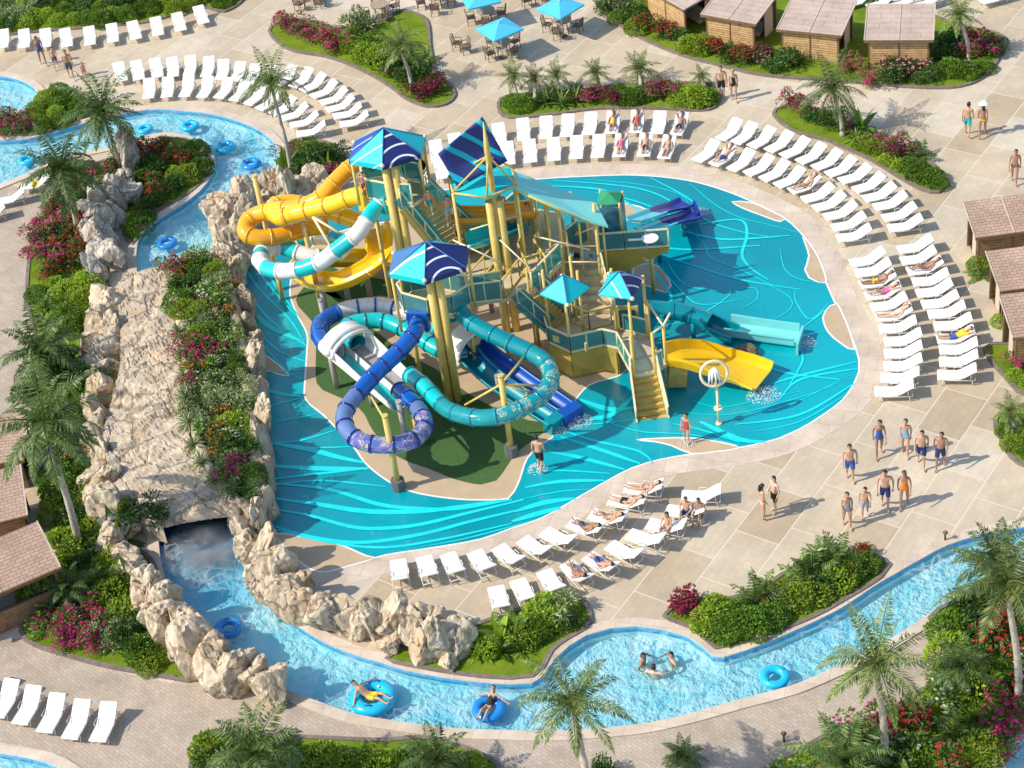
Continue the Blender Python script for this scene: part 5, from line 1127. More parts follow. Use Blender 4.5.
def skeleton(pose, s, female, child, rr):
    """joints in metres for a 1.8 m adult facing -Y"""
    V = Vector; J = {}
    hipw = .10 if female else .092; shw = .16 if female else .20; hh = 1.0
    if pose in ('stand', 'walk', 'walkb'):
        J.update(pel=V((0, 0, .95)), spi=V((0, .0, 1.12)), che=V((0, .01, 1.32)), nec=V((0, .01, 1.47)), hea=V((0, -.01, 1.56)), top=V((0, -.01, 1.74)))
        st_ = {'stand': .05, 'walk': .24, 'walkb': -.24}[pose] * rr.uniform(.45, 1.05); am = rr.uniform(.0, .045); lean = Vector((rr.uniform(-.02, .02), -abs(st_) * .12, 0))
        for k_ in ('che', 'nec', 'hea', 'top'): J[k_] = J[k_] + lean * (1 if k_ == 'che' else 1.5)
        J['top'] = J['top'] + V((rr.uniform(-.03, .03), rr.uniform(-.02, .01), 0))
        for sd, sg in (('l', 1), ('r', -1)):
            f = st_ * sg
            J['hip' + sd] = V((sg * hipw, 0, .90)); J['kne' + sd] = V((sg * (hipw + .01), -f * .62 - .03, .50)); J['ank' + sd] = V((sg * (hipw + .005), -f + (.10 if f < -.1 else .02), .10 if f > -.1 else .15)); J['toe' + sd] = J['ank' + sd] + V((sg * .03, -.16, -.07 if f > -.1 else -.12))
            J['sho' + sd] = V((sg * shw, .01, 1.42)); J['elb' + sd] = V((sg * (shw + .02 + am), f * .35 + .03, 1.15)); J['wri' + sd] = V((sg * (shw + .015 + am * 1.3), f * .75 - .07, .92)); J['han' + sd] = V((sg * (shw + .01 + am), f * .85 - .10, .84))
    elif pose == 'lie':     # on a lounger, local lounger frame: feet -Y, head +Y, face up
        def L(y, up): 
            p = min(LPROF, key=lambda q: abs(q.y - y)); return V((0, y, p.z + up))
        k = .86
        J.update(pel=L(-.02, .12), spi=L(.13, .13), che=L(.33, .14), nec=L(.52, .13), hea=L(.60, .14), top=L(.78, .13))
        kn = rr.choice((0, .16, .3))
        for sd, sg in (('l', 1), ('r', -1)):
            kk = kn if sg > 0 else kn * .35
            J['hip' + sd] = L(-.05, .11) + V((sg * .09, 0, 0)); J['kne' + sd] = L(-.40, .10 + kk) + V((sg * .10, 0, 0)); J['ank' + sd] = L(-.76 + kk * .55, .08) + V((sg * .09, 0, 0)); J['toe' + sd] = J['ank' + sd] + V((sg * .02, -.09, .13))
            J['sho' + sd] = L(.44, .12) + V((sg * shw * .95, 0, 0))
            if rr.random() < .3: J['elb' + sd] = L(.70, .16) + V((sg * .36, 0, 0)); J['wri' + sd] = L(.80, .14) + V((sg * .17, 0, 0)); J['han' + sd] = L(.81, .12) + V((sg * .09, 0, 0))
            else: J['elb' + sd] = L(.18, .10) + V((sg * .27, 0, 0)); J['wri' + sd] = L(-.03, .13) + V((sg * .20, 0, 0)); J['han' + sd] = L(-.12, .14) + V((sg * .15, 0, 0))
    elif pose == 'sit':     # sitting upright, facing -Y, seat height .4
        J.update(pel=V((0, 0, .50)), spi=V((0, .02, .66)), che=V((0, .03, .86)), nec=V((0, .0, 1.01)), hea=V((0, -.03, 1.09)), top=V((0, -.04, 1.27)))
        for sd, sg in (('l', 1), ('r', -1)):
            J['hip' + sd] = V((sg * hipw, -.02, .48)); J['kne' + sd] = V((sg * .14, -.42, .50)); J['ank' + sd] = V((sg * .13, -.48, .10)); J['toe' + sd] = V((sg * .15, -.63, .05))
            J['sho' + sd] = V((sg * shw, .03, .96)); J['elb' + sd] = V((sg * (shw + .07), -.06, .72)); J['wri' + sd] = V((sg * .17, -.27, .60)); J['han' + sd] = V((sg * .15, -.36, .585))
    elif pose == 'ring':    # reclining in a swim ring, face up, feet -Y
        J.update(pel=V((0, .05, .10)), spi=V((0, .22, .18)), che=V((0, .38, .30)), nec=V((0, .50, .40)), hea=V((0, .56, .46)), top=V((0, .66, .60)))
        for sd, sg in (('l', 1), ('r', -1)):
            J['hip' + sd] = V((sg * .09, 0, .10)); J['kne' + sd] = V((sg * .12, -.38, .30)); J['ank' + sd] = V((sg * (.10 if sg > 0 else .14), -.76, .20)); J['toe' + sd] = J['ank' + sd] + V((sg * .02, -.10, .12))
            J['sho' + sd] = V((sg * shw, .44, .36)); J['elb' + sd] = V((sg * .42, .36, .26)); J['wri' + sd] = V((sg * .60, .30, .22)); J['han' + sd] = V((sg * .68, .28, .20))
    elif pose == 'swim':    # wading chest-deep
        J.update(pel=V((0, 0, -.45)), spi=V((0, 0, -.28)), che=V((0, 0, -.08)), nec=V((0, 0, .07)), hea=V((0, -.02, .15)), top=V((0, -.02, .33)))
        for sd, sg in (('l', 1), ('r', -1)):
            J['hip' + sd] = V((sg * hipw, 0, -.5)); J['kne' + sd] = V((sg * .11, -.28, -.55)); J['ank' + sd] = V((sg * .11, .02, -.62)); J['toe' + sd] = V((sg * .12, .14, -.62))
            J['sho' + sd] = V((sg * shw, 0, .02)); J['elb' + sd] = V((sg * .38, .05, -.10)); J['wri' + sd] = V((sg * .40, -.14, -.14)); J['han' + sd] = V((sg * .38, -.22, -.14))
    return J
BONES = [('pel', 'spi'), ('spi', 'che'), ('che', 'nec'), ('nec', 'hea'), ('hea', 'top')] + [(a + s, b + s) for s in 'lr' for a, b in (('hip', 'kne'), ('kne', 'ank'), ('ank', 'toe'), ('sho', 'elb'), ('elb', 'wri'), ('wri', 'han'))] + [('pel', 'hip' + s) for s in 'lr'] + [('che', 'sho' + s) for s in 'lr']
def person(label, loc, rz, pose='stand', scale=1.0, female=False, child=False, skin=1, hair=0, wear='shorts', color='navy', hat=False, seed=0, group=None, top=None):
    rr = random.Random(seed); J = skeleton(pose, scale, female, child, rr); fat = rr.uniform(.95, 1.08)
    RAD = dict(pel=(.125, .10), spi=(.105 if female else .125, .085), che=(.125 if female else .15, .095), nec=(.055, .055), hea=(.075, .085), top=(.07, .08), hip=(.085, .085), kne=(.055, .057), ank=(.036, .038), toe=(.03, .025), sho=(.05, .05), elb=(.038, .038), wri=(.027, .025), han=(.034, .02))
    if child: RAD['hea'] = (.085, .095); RAD['top'] = (.08, .09)
    bm = bmesh.new(); sk = bm.verts.layers.skin.verify(); vv = {}
    for k, p in J.items():
        v = bm.verts.new(p); r = RAD[k[:3]]; g = fat if k[:3] in ('pel', 'spi', 'che', 'hip') else 1
        v[sk].radius = (r[0] * g, r[1] * g); vv[k] = v
        if k == 'pel': v[sk].use_root = True
    for a, b in BONES: bm.edges.new((vv[a], vv[b]))
    me = bpy.data.meshes.new('tmp'); bm.to_mesh(me); bm.free()
    o = bpy.data.objects.new('tmp', me); COL.objects.link(o)
    o.modifiers.new('s', 'SKIN'); sb = o.modifiers.new('ss', 'SUBSURF'); sb.levels = 2; sb.render_levels = 2
    dg = bpy.context.evaluated_depsgraph_get(); dg.update()
    ev = o.evaluated_get(dg); src = bpy.data.meshes.new_from_object(ev); bpy.data.objects.remove(o); bpy.data.meshes.remove(me)
    verts = [v.co.copy() for v in src.vertices]; norms = [v.normal.copy() for v in src.vertices]; polys = [tuple(p.vertices) for p in src.polygons]; bpy.data.meshes.remove(src)
    # nearest bone for every vertex
    asg = []
    for p in verts:
        best = None
        for bi, (a, b) in enumerate(BONES):
            A, D = J[a], J[b] - J[a]; t = max(0, min(1, (p - A).dot(D) / D.length_squared)); d = (p - A - D * t).length
            if best is None or d < best[0]: best = (d, bi, t)
        asg.append((BONES[best[1]], best[2]))
    mb = MB(); mb.v = [tuple(p) for p in verts]
    for f in polys: mb.face(f, 0, True)
    hu = (J['top'] - J['hea']).normalized(); hr_ = Vector((1, 0, 0)); hf = hr_.cross(hu) * -1
    if pose in ('lie', 'ring'):
        if hf.z < 0: hf = -hf
    elif hf.y > 0: hf = -hf
    hc = (J['hea'] + J['top']) / 2
    for sg in (-1, 1):                                           # eyes, ears
        mb.ball(hc + hf * .078 + hr_ * (sg * .03) + hu * .015, .013, 6, 4, 1); mb.ball(hc + hr_ * (sg * .082) - hu * .01, .025, 6, 4, 0, (.5, .8, 1.1))
    mb.tube([hc + hf * .078 + hu * .02, hc + hf * .108 - hu * .018, hc + hf * .08 - hu * .028], [.008, .015, .01], 6)      # nose
    mb.tube([hc + hf * .08 - hu * .055 - hr_ * .022, hc + hf * .088 - hu * .055, hc + hf * .08 - hu * .055 + hr_ * .022], [.004, .007, .004], 5, 2)
    for sd, sg in (('l', 1), ('r', -1)):                         # fingers and thumb
        w, h = J['wri' + sd], J['han' + sd]; d = (h - w).normalized(); s_ = d.cross(hf if abs(d.dot(hf)) < .9 else hu).normalized(); n_ = s_.cross(d)
        for q, ln in enumerate((.075, .085, .08, .062)):
            a = h + s_ * ((q - 1.5) * .018) + d * .01; mb.tube([a, a + d * ln * .55 + n_ * .004, a + d * ln * .9 + n_ * .025], [.0095, .009, .007], 5)
        a = h - s_ * .03 - d * .02; mb.tube([a, a - s_ * .025 + d * .03, a - s_ * .03 + d * .06], [.011, .010, .007], 5)
    root = link('person', mb.mesh('person', [SKINS[skin], M_EYE, M_LIP]), None, loc); root.rotation_euler[2] = rz; root.scale = (scale,) * 3
    tag(root, label, 'person', group)
    # clothes: shells over the chosen parts of the body
    def shell(name, test, mt, off=.014):
        sel = [test(k, t, p) for (k, t), p in zip(asg, verts)]; m = MB(); mp = {}
        for f in polys:
            if all(sel[i] for i in f):
                q = []
                for i in f:
                    if i not in mp: mp[i] = len(m.v); m.v.append(tuple(verts[i] + norms[i] * off))
                    q.append(mp[i])
                m.face(q, 0, True)
        if m.f: m.build(name, mt, root)
    cl = cloth(color, CC[color])
    pelv = lambda k, t, p: k[0] == 'pel' and (k[1] != 'spi' or t < .55)
    if wear == 'shorts': shell('swim_shorts', lambda k, t, p: (pelv(k, t, p) and not (k[1] == 'spi' and t > .45)) or (k[0].startswith('hip') and t < .72), cl, .022)
    elif wear == 'suit': shell('swimsuit', lambda k, t, p: pelv(k, t, p) or k == ('pel', 'spi') or k == ('spi', 'che') or (k == ('che', 'nec') and t < .25) or (k[0].startswith('hip') and t < .10) or (k[0] == 'che' and k[1][:3] == 'sho' and t < .35), cl)
    elif wear == 'bikini':
        shell('bikini_bottom', lambda k, t, p: (pelv(k, t, p) and not (k[1] == 'spi' and t > .3)) or (k[0].startswith('hip') and t < .10), cl)
        shell('bikini_top', lambda k, t, p: (k == ('spi', 'che') and t > .62) or (k == ('che', 'nec') and t < .12), cl)
    if top: shell('shirt', lambda k, t, p: k in (('pel', 'spi'), ('spi', 'che')) or (k == ('che', 'nec') and t < .7) or (k[0] == 'che') or (k[0][:3] == 'sho' and t < .55), cloth(top, CC[top]), .02)
    if hat:
        m = MB(); c = hc + hu * .05; m.sweep([c, c + hu * .02, c + hu * .12, c + hu * .13], lambda i: [((.24, .23, .11, .05)[i] * math.cos(a * math.pi / 8), (.24, .23, .11, .05)[i] * math.sin(a * math.pi / 8)) for a in range(16)]); m.build('sun_hat', cloth('white', CC['white']), root)
    hm = MB(); mp = {}
    for f in polys:
        if all(asg[i][0] in (('hea', 'top'), ('nec', 'hea')) and ((verts[i] - hc).dot(hu) > .045 or ((verts[i] - hc).dot(hf) < -.005 and (verts[i] - hc).dot(hu) > -.09)) for i in f):
            q = []
            for i in f:
                if i not in mp: mp[i] = len(hm.v); hm.v.append(tuple(verts[i] + norms[i] * .02))
                q.append(mp[i])
            hm.face(q, 0, True)
    if female and pose != 'swim':
        b = hc - hf * .075; hm.tube([b + hu * .03, b - hu * .10 - hf * .012, b - hu * .22 - hf * .015, b - hu * .29], [.07, .075, .065, .02], 8)
    hm.build('hair', HAIRS[hair], root)
    return root
def stand(px, py, label, face=(0, 1), z=0.0, **k):
    k.setdefault('seed', int(px * 3 + py)); k.setdefault('scale', 1.02)
    return person(label, G(px, py, z + .012), yaw_of(px, py, -face[0], -face[1]), **k)
W9 = 'bathers strolling across the deck'
stand(850, 480, 'man in blue swim shorts walking alone at the left of the strolling group', (.1, 1), pose='walk', color='blue', skin=1)
stand(879, 456, 'dark-haired woman in a strapless blue swimsuit, left of the two women behind', (.2, 1), pose='walkb', female=True, wear='suit', color='blue', skin=2)
stand(905, 455, 'woman with tied hair in a blue swimsuit, right of the two women behind', (-.2, 1), pose='walk', female=True, wear='suit', color='lightblue', skin=1, hair=1)
stand(921, 466, 'bare-chested man in navy shorts beside the rightmost stroller', (0, 1), pose='walk', color='navy', skin=1)
stand(940, 468, 'rightmost stroller, a bare-chested man in blue shorts', (-.3, 1), pose='walkb', color='navy', skin=2, seed=5)
stand(885, 508, 'tall man in dark blue shorts walking in front beside the woman in orange', (0, 1), pose='walk', color='navy', skin=1, scale=1.07, seed=8)
stand(904, 507, 'woman in a long orange swimsuit walking in front', (-.1, 1), pose='walkb', female=True, wear='suit', color='orange', skin=2, hair=1)
stand(847, 527, 'woman in a patterned grey swimsuit holding hands with a boy', (.2, 1), pose='walk', female=True, wear='suit', color='pattern', skin=1, hair=1, scale=.98)
stand(865, 517, 'boy in patterned grey trunks holding the woman\'s hand', (-.1, 1), pose='walkb', color='pattern', skin=1, scale=.84, child=True)
stand(763, 519, 'woman in a white bikini standing next to the man in black shorts', (1, -.3), female=True, wear='bikini', color='white', skin=1, scale=.98)
stand(775, 512, 'man in black shorts facing the woman in the white bikini', (-1, .4), color='black', skin=0)
stand(541, 471, 'man in black shorts wading out of the splash pool, seen from behind', (.6, -1), pose='walk', color='black', skin=1, scale=1.02)
stand(687, 443, 'girl in a red swimsuit standing at the edge of the splash pool', (-.5, .6), female=True, wear='suit', color='red', skin=1, scale=.86)
stand(44, 65, 'woman in a blue swimsuit at the left of the family of four', (.5, 1), pose='walk', female=True, wear='suit', color='blue', skin=2)
stand(57, 69, 'boy in grey trunks second from the left in the family', (.2, 1), pose='walkb', color='grey', skin=1, scale=.78, child=True)
stand(72, 79, 'father in grey shorts, tallest of the family of four', (.2, 1), pose='walk', color='grey', skin=1)
stand(86, 80, 'small girl in a pink swimsuit at the right of the family', (.1, 1), female=True, wear='suit', color='pink', skin=1, scale=.62, child=True)
stand(722, 98, 'man in black shorts beside the woman in a black swimsuit', (.1, 1), color='black', skin=1)
stand(734, 101, 'woman in a black swimsuit walking below the huts', (0, 1), pose='walk', female=True, wear='suit', color='black', skin=1, hair=2)
stand(967, 136, 'man in turquoise shorts walking away, seen from behind', (.3, -1), pose='walk', color='turquoise', skin=1)
stand(982, 137, 'woman in a white sun hat and yellow bikini walking away', (.2, -1), pose='walkb', female=True, wear='bikini', color='yellow', skin=2, hat=True)
stand(1014, 183, 'woman in a brown bikini walking alone near the right edge', (-.2, 1), pose='walk', female=True, wear='bikini', color='brown', skin=2)
# children on the slide towers
for px, py, z, lab, kw in [(508, 262, zM, 'child in a green shirt running on the middle deck', dict(pose='walk', color='black', top='green', skin=2, scale=.72)), (578, 266, 2.2, 'child in dark trunks on the wide steps of the play structure', dict(color='black', skin=2, scale=.7)),
                           (366, 197, zA, 'child in red trunks at the left rail of the upper tower', dict(color='red', skin=1, scale=.7)), (431, 214, 5.9, 'child in teal trunks at the top of the long stairs', dict(pose='walk', color='teal', skin=1, scale=.7)),
                           (450, 224, 5.15, 'child in light blue trunks halfway down the long stairs', dict(pose='walkb', color='lightblue', skin=1, scale=.8)), (503, 222, zM, 'boy in red trunks standing at the orange flume', dict(color='red', skin=1, scale=.9)), (530, 232, zM, 'girl in a white swimsuit behind the mast', dict(female=True, wear='suit', color='white', skin=0, scale=.85)),
                           (460, 244, 4.2, 'child in black trunks near the foot of the long stairs', dict(color='black', skin=2, scale=.7))]:
    kw.setdefault('child', True); stand(px, py, lab, (.2, 1), z, **kw)
# sunbathers
def sunbathe(key, px, py, label, **k):
    o = min(LOUNG[key], key=lambda q: (PJ(q.location)[0] - px) ** 2 + (PJ(q.location)[1] - py) ** 2)
    k.setdefault('scale', .85); return person(label, o.location + Vector((0, 0, .01)), o.rotation_euler[2], pose='lie', seed=int(px), **k)
sunbathe('r4', 614, 131, 'woman in yellow lying on the rear row behind the pool, leftmost sunbather there', female=True, wear='suit', color='yellow', skin=2)
sunbathe('r4', 637, 131, 'woman in a red swimsuit lying on the rear row, second sunbather', female=True, wear='suit', color='red', skin=2)
sunbathe('r4', 681, 133, 'man in navy shorts lying at the right end of the rear row', color='navy', skin=2)
sunbathe('r5', 622, 156, 'woman in pink lying in the front row behind the pool', female=True, wear='suit', color='pink', skin=1)
sunbathe('r5', 644, 155, 'man in black shorts lying in the front row behind the pool', color='black', skin=1)
sunbathe('r5', 667, 156, 'woman in yellow lying at the right end of the front row', female=True, wear='bikini', color='yellow', skin=1)
sunbathe('r7', 724, 164, 'man in blue shorts lying in the inner arc, second lounger', color='blue', skin=1)
sunbathe('r7', 808, 194, 'woman in a brown bikini lying midway along the inner arc', female=True, wear='bikini', color='brown', skin=1)
sunbathe('r8', 877, 288, 'man in yellow trunks lying in the pool-side column', color='yellow', skin=2)
sunbathe('r8', 883, 300, 'woman in pink lying in the pool-side column below the man in yellow', female=True, wear='suit', color='pink', skin=1)
sunbathe('r8', 890, 318, 'pale woman in a white bikini lying in the pool-side column', female=True, wear='bikini', color='white', skin=0)
sunbathe('r9', 924, 275, 'tanned woman in a brown bikini lying in the outer column', female=True, wear='bikini', color='brown', skin=2)
sunbathe('r9', 953, 340, 'man in a yellow shirt and blue shorts lying in the outer column', color='blue', top='yellow', skin=1)
sunbathe('r10', 645, 495, 'woman in a grey bikini lying on the topmost lounger below the pool', female=True, wear='bikini', color='grey', skin=1)
sunbathe('r10', 624, 509, 'man in black trunks lying on the second lounger from the top', color='black', skin=1)
sunbathe('r10', 606, 524, 'woman in a brown bikini lying on the third lounger from the top', female=True, wear='bikini', color='brown', skin=1)
sunbathe('r10', 587, 536, 'man in grey trunks lying on the fourth lounger from the top', color='grey', skin=2)
sunbathe('r11', 606, 570, 'man in blue trunks lying in the second row below the pool', color='blue', skin=1)
sunbathe('r11', 580, 579, 'woman in a red bikini lying in the second row below the pool', female=True, wear='bikini', color='red', skin=2)
def sitter(key, px, py, dy, label, **k):
    o = min(LOUNG[key], key=lambda q: (PJ(q.location)[0] - px) ** 2 + (PJ(q.location)[1] - py) ** 2)
    p = o.location + Matrix.Rotation(o.rotation_euler[2], 3, 'Z') @ Vector((.05, dy, 0)); return person(label, p, o.rotation_euler[2] + R(80), pose='sit', seed=int(px) + int(dy * 10), scale=.88, **k)
sitter('r11', 686, 519, .02, 'man in navy shorts sitting sideways on a lounger below the pool', color='navy', skin=1)
sitter('r11', 686, 519, .5, 'dark-haired person sitting behind the man in navy shorts', color='black', skin=2)
sitter('r11', 668, 533, .05, 'woman in a white bikini sitting on the lounger beside the seated man', female=True, wear='bikini', color='white', skin=1, hair=1)
# in the water
p = RING_M.location; person('man in yellow shorts riding the big cyan ring', p + Vector((-.05, -.02, .02)), yaw_of(372, 697, -1, -.35), pose='ring', color='yellow', skin=1, scale=1.0, seed=3)
p = RING_W.location; person('woman in a black swimsuit riding the blue ring', p + Vector((0, 0, .02)), yaw_of(489, 709, .5, -1), pose='ring', female=True, wear='suit', color='black', skin=1, scale=.9, seed=4)
for px, py, f, lab, sk_ in [(643, 660, (1, .2), 'left swimmer of the three in the round bay', 2), (654, 672, (.3, -1), 'pale-backed swimmer nearest the camera in the round bay', 0), (672, 659, (-1, .3), 'right swimmer of the three in the round bay', 1), (10, 112, (1, .2), 'swimmer in the left pool beside the pink flowers', 1)]:
    stand(px, py, lab, f, -.10, pose='swim', color='navy', skin=sk_)
# ---------------------------------------------------------------- vegetation
LF = {
 'green': leafmat('leaf_green', [(.065, .155, .014), (.12, .25, .02), (.22, .36, .035)]),
 'dark': leafmat('leaf_dark', [(.028, .08, .015), (.06, .145, .022), (.12, .22, .035)]),
 'lime': leafmat('leaf_lime', [(.19, .32, .02), (.31, .45, .035), (.44, .52, .06)]),
 'grey': leafmat('leaf_pale', [(.10, .17, .04), (.24, .31, .10), (.55, .58, .38)]),
 'palm': leafmat('palm_frond', [(.045, .10, .022), (.10, .18, .036), (.24, .32, .09)], .4),
 'olive': leafmat('palm_olive', [(.06, .115, .026), (.13, .20, .042), (.32, .36, .10)], .4),
 'dry': leafmat('palm_dry', [(.28, .18, .06), (.38, .26, .10), (.16, .10, .04)], .7),
 'blade': leafmat('leaf_blade', [(.06, .14, .02), (.13, .23, .035), (.30, .38, .08)], .35),
}
FL = {'magenta': leafmat('petal_magenta', [(.50, .015, .16), (.68, .04, .26), (.36, .01, .12)], .6), 'red': leafmat('petal_red', [(.55, .02, .03), (.70, .06, .05)], .6), 'orange': leafmat('petal_orange', [(.75, .22, .02), (.80, .34, .05)], .6), 'white': leafmat('petal_white', [(.75, .74, .66), (.6, .62, .5)], .6), 'pink': leafmat('petal_pink', [(.75, .20, .32), (.8, .35, .42)], .6), 'wine': leafmat('petal_wine', [(.25, .015, .05), (.40, .03, .10), (.14, .01, .03)], .5)}
M_TRUNK = mat('palm_bark', (.44, .385, .32), .9, .35, 7, .6); M_TRUNKD = mat('fibrous_bark', (.16, .10, .055), .95, .4, 9, .7)
def leaf(mb, p, d, n, L, Wd, mi=0, fold=.25):
    s = d.cross(n); s = s.normalized() if s.length > 1e-4 else Vector((1, 0, 0)); n = s.cross(d).normalized()
    m = p + d * L * .5
    b = len(mb.v); mb.v += [tuple(p), tuple(m + s * Wd * .5 + n * Wd * fold), tuple(p + d * L), tuple(m - s * Wd * .5 + n * Wd * fold)]
    mb.face((b, b + 1, b + 2), mi); mb.face((b, b + 2, b + 3), mi)
def bush_mesh(seed, nl, L, Wd, squash=.85, lumps=7, lumpr=.5, dome=False):
    rr = random.Random(seed); mb = MB()
    if dome:
        for i in range(nl):
            d = Vector((rr.gauss(0, 1), rr.gauss(0, 1), abs(rr.gauss(.15, .9)))).normalized(); k = .78 + .16 * noise.noise(d * 2.3 + Vector((seed, 0, 0))) - .12 * rr.random() ** 3
            p = Vector((d.x * k, d.y * k, d.z * k * .9 + .04)); leaf(mb, p, (d + Vector((rr.gauss(0, .6), rr.gauss(0, .6), rr.gauss(.1, .5)))).normalized(), (d + Vector((rr.gauss(0, .5), rr.gauss(0, .5), .3))).normalized(), L * rr.uniform(.6, 1.3), Wd * rr.uniform(.7, 1.2))
        return mb, [Vector((0, 0, .1))], [.8]
    C = [Vector((rr.gauss(0, .38), rr.gauss(0, .38), rr.uniform(.25, .75) * squash)) for _ in range(lumps)]; rad = [rr.uniform(.28, lumpr) for _ in C]
    for i in range(nl):
        k = rr.randrange(lumps); d = Vector((rr.gauss(0, 1), rr.gauss(0, 1), rr.gauss(.45, .9))).normalized()
        p = C[k] + d * rad[k] * (rr.random() ** .35)
        if p.z < .03: p.z = rr.uniform(.03, .2)
        dd = (d + Vector((rr.gauss(0, .6), rr.gauss(0, .6), rr.gauss(.1, .5)))).normalized(); nn_ = (d + Vector((rr.gauss(0, .5), rr.gauss(0, .5), rr.gauss(.5, .4)))).normalized()
        leaf(mb, p, dd, nn_, L * rr.uniform(.6, 1.3), Wd * rr.uniform(.7, 1.2))
    return mb, C, rad
def blossoms(seed, C, rad, n, sz):
    rr = random.Random(seed); mb = MB()
    for i in range(n):
        k = rr.randrange(len(C)); d = Vector((rr.gauss(0, 1), rr.gauss(-.3, 1), abs(rr.gauss(.6, .7)))).normalized(); c = C[k] + d * rad[k] * rr.uniform(.95, 1.15)
        for q in range(5):
            a = q * 1.257 + i; u = Vector((math.cos(a), math.sin(a), .5)).normalized(); leaf(mb, c, u, d, sz, sz * .8)
    return mb
def stalk(name, root, mt=None):
    m = MB()
    for k in range(4): a = k * 1.57; m.tube([(0, 0, 0), (.12 * math.cos(a), .12 * math.sin(a), .25), (.3 * math.cos(a), .3 * math.sin(a), .5)], [.03, .022, .012], 5, cap=False)
    return m.build(name, mt or M_TRUNKD, root)
def frond(mb, base, az, el, L, droop, rr, nl=20, lw=.05, ll=.5, mi=0, hang=.6):
    d = Vector((math.cos(az) * math.cos(el), math.sin(az) * math.cos(el), math.sin(el))); p = base.copy(); path = [p.copy()]; sl = L / 12
    for i in range(12):
        d = (d + Vector((0, 0, -droop / 12 * (0.5 + i / 8)))).normalized(); p = p + d * sl; path.append(p.copy())
    mb.tube(path, [.028 * (1 - .85 * i / 12) for i in range(13)], 4, mi, cap=False)
    F = frames(path)
    for i in range(nl):
        f = (i + 1.2) / (nl + 1.2) * 12; k = min(11, int(f)); q = path[k].lerp(path[k + 1], f - k); _, t, sd, u = F[k]; s0 = math.sin(math.pi * min(1, (f / 12) * .8 + .22)) * ll
        for sg in (-1, 1):
            dd = (sd * sg * 1.0 + t * rr.uniform(.45, .85) + Vector((0, 0, -hang * rr.uniform(.4, 1.3))) + u * .2).normalized()
            leaf(mb, q, dd, u, s0 * rr.uniform(.8, 1.15), lw * rr.uniform(.8, 1.2), mi, .1)
def palm_crown(seed, n=18, L=2.1, droop=1.5, mats=('palm', 'dry'), ndry=2, ll=.44, nl=46, lw=.052, hang=.85, drop=112):
    rr = random.Random(seed); mb = MB()
    for i in range(n):
        az = i * 2.399 + rr.uniform(-.2, .2); el = R(80) - R(drop) * (i / n) ** .85
        frond(mb, Vector((0, 0, 0)), az, el, L * rr.uniform(.82, 1.1), droop * rr.uniform(.7, 1.2), rr, nl, lw, ll, 0, hang)
    for i in range(ndry): frond(mb, Vector((0, 0, -.1)), rr.uniform(0, 6.28), R(-50), L * .6, .8, rr, 12, .05, .3, 1, .8)
    return mb.mesh('palm_crown', [LF[m_] for m_ in mats])
CROWNS = [palm_crown(1, 26), palm_crown(2, 25, 2.3, 1.6, ndry=3), palm_crown(3, 25, 2.3, 1.25), palm_crown(4, 19, 2.3, 1.5, ('olive', 'dry'), 2, .40, 44, .042, .9, 96), palm_crown(5, 18, 2.0, 1.0, ('olive', 'dry'), 1, .45, 34)]
SMALLC = [palm_crown(11, 12, 1.0, 1.1, ('palm', 'dry'), 0, .3, 14, .06), palm_crown(12, 13, 1.0, .9, ('blade', 'dry'), 0, .28, 14, .07), palm_crown(13, 14, 1.0, .7, ('olive', 'dry'), 0, .26, 14, .06)]
def palm(bx, by, cx, cy, r, label, ci=0, z0=0.05, hgt=None, tr=.1, group='tall palms'):
    """trunk from ground pixel to crown pixel; crown radius r in metres"""
    b = G(bx, by, z0)
    if hgt is None: hgt = max(.8, UP(bx, by, cy).z) if by - cy > 15 else 1.0
    c = G(cx, cy, hgt)
    d = Vector((c.x - b.x, c.y - b.y)); 
    root = empty('palm_tree', b, 0, label, 'palm tree', group)
    m = MB(); rr = random.Random(int(bx + by)); n = 14
    pts = [Vector((d.x * f ** 1.3, d.y * f ** 1.3, (hgt - z0) * f)) + Vector((.05 * math.sin(f * 5), 0, 0)) for f in [i / n for i in range(n + 1)]]
    m.tube(pts, [tr * (1.5 if i == 0 else 1.15 - .45 * i / n) * (1 + .06 * (i % 2)) for i in range(n + 1)], 10); m.build('trunk', M_TRUNK, root)
    m = MB(); m.tube([pts[-1] - Vector((0, 0, .25)), pts[-1] + Vector((0, 0, .12))], [tr * .9, tr * 1.4], 8); m.build('crown_shaft', M_TRUNKD, root)
    cr = link('crown', CROWNS[ci], root, pts[-1] + Vector((0, 0, .05))); s = r / 2.0; cr.scale = (s, s, s); cr.rotation_euler[2] = rr.uniform(0, 6.28)
    return root
palm(292, 176, 272, 82, 1.9, 'tall palm with a pale straight trunk behind the orange tube slide', 3)
palm(78, 235, 63, 168, 2.4, 'dark palm leaning over the left end of the upper river', 1)
palm(120, 170, 103, 110, 2.3, 'full palm beside the rock wall at the upper river', 2)
palm(46, 398, 43, 352, 2.4, 'low broad palm on the left bank above the cabanas', 0, hgt=1.6)
palm(80, 548, 47, 425, 2.5, 'tall leaning palm above the cabana roofs on the left', 1, tr=.13)
palm(1018, 702, 1008, 584, 2.15, 'tall palm with a straight white trunk at the lower right edge', 3, tr=.12)
palm(884, 764, 878, 663, 2.05, 'tall palm with drooping fronds in front of the lower river', 3, tr=.12)
palm(590, 812, 574, 702, 2.0, 'palm with drooping fronds overhanging the lower river, bottom centre', 3, tr=.12)
palm(262, 800, 256, 752, 2.1, 'dark palm cut by the bottom edge, left of centre', 0)
palm(436, 800, 436, 762, 1.6, 'low palm at the bottom edge above the hedge', 0, hgt=1.2)
palm(842, 136, 833, 88, 1.9, 'feathery palm in the palm bed before the huts', 3)
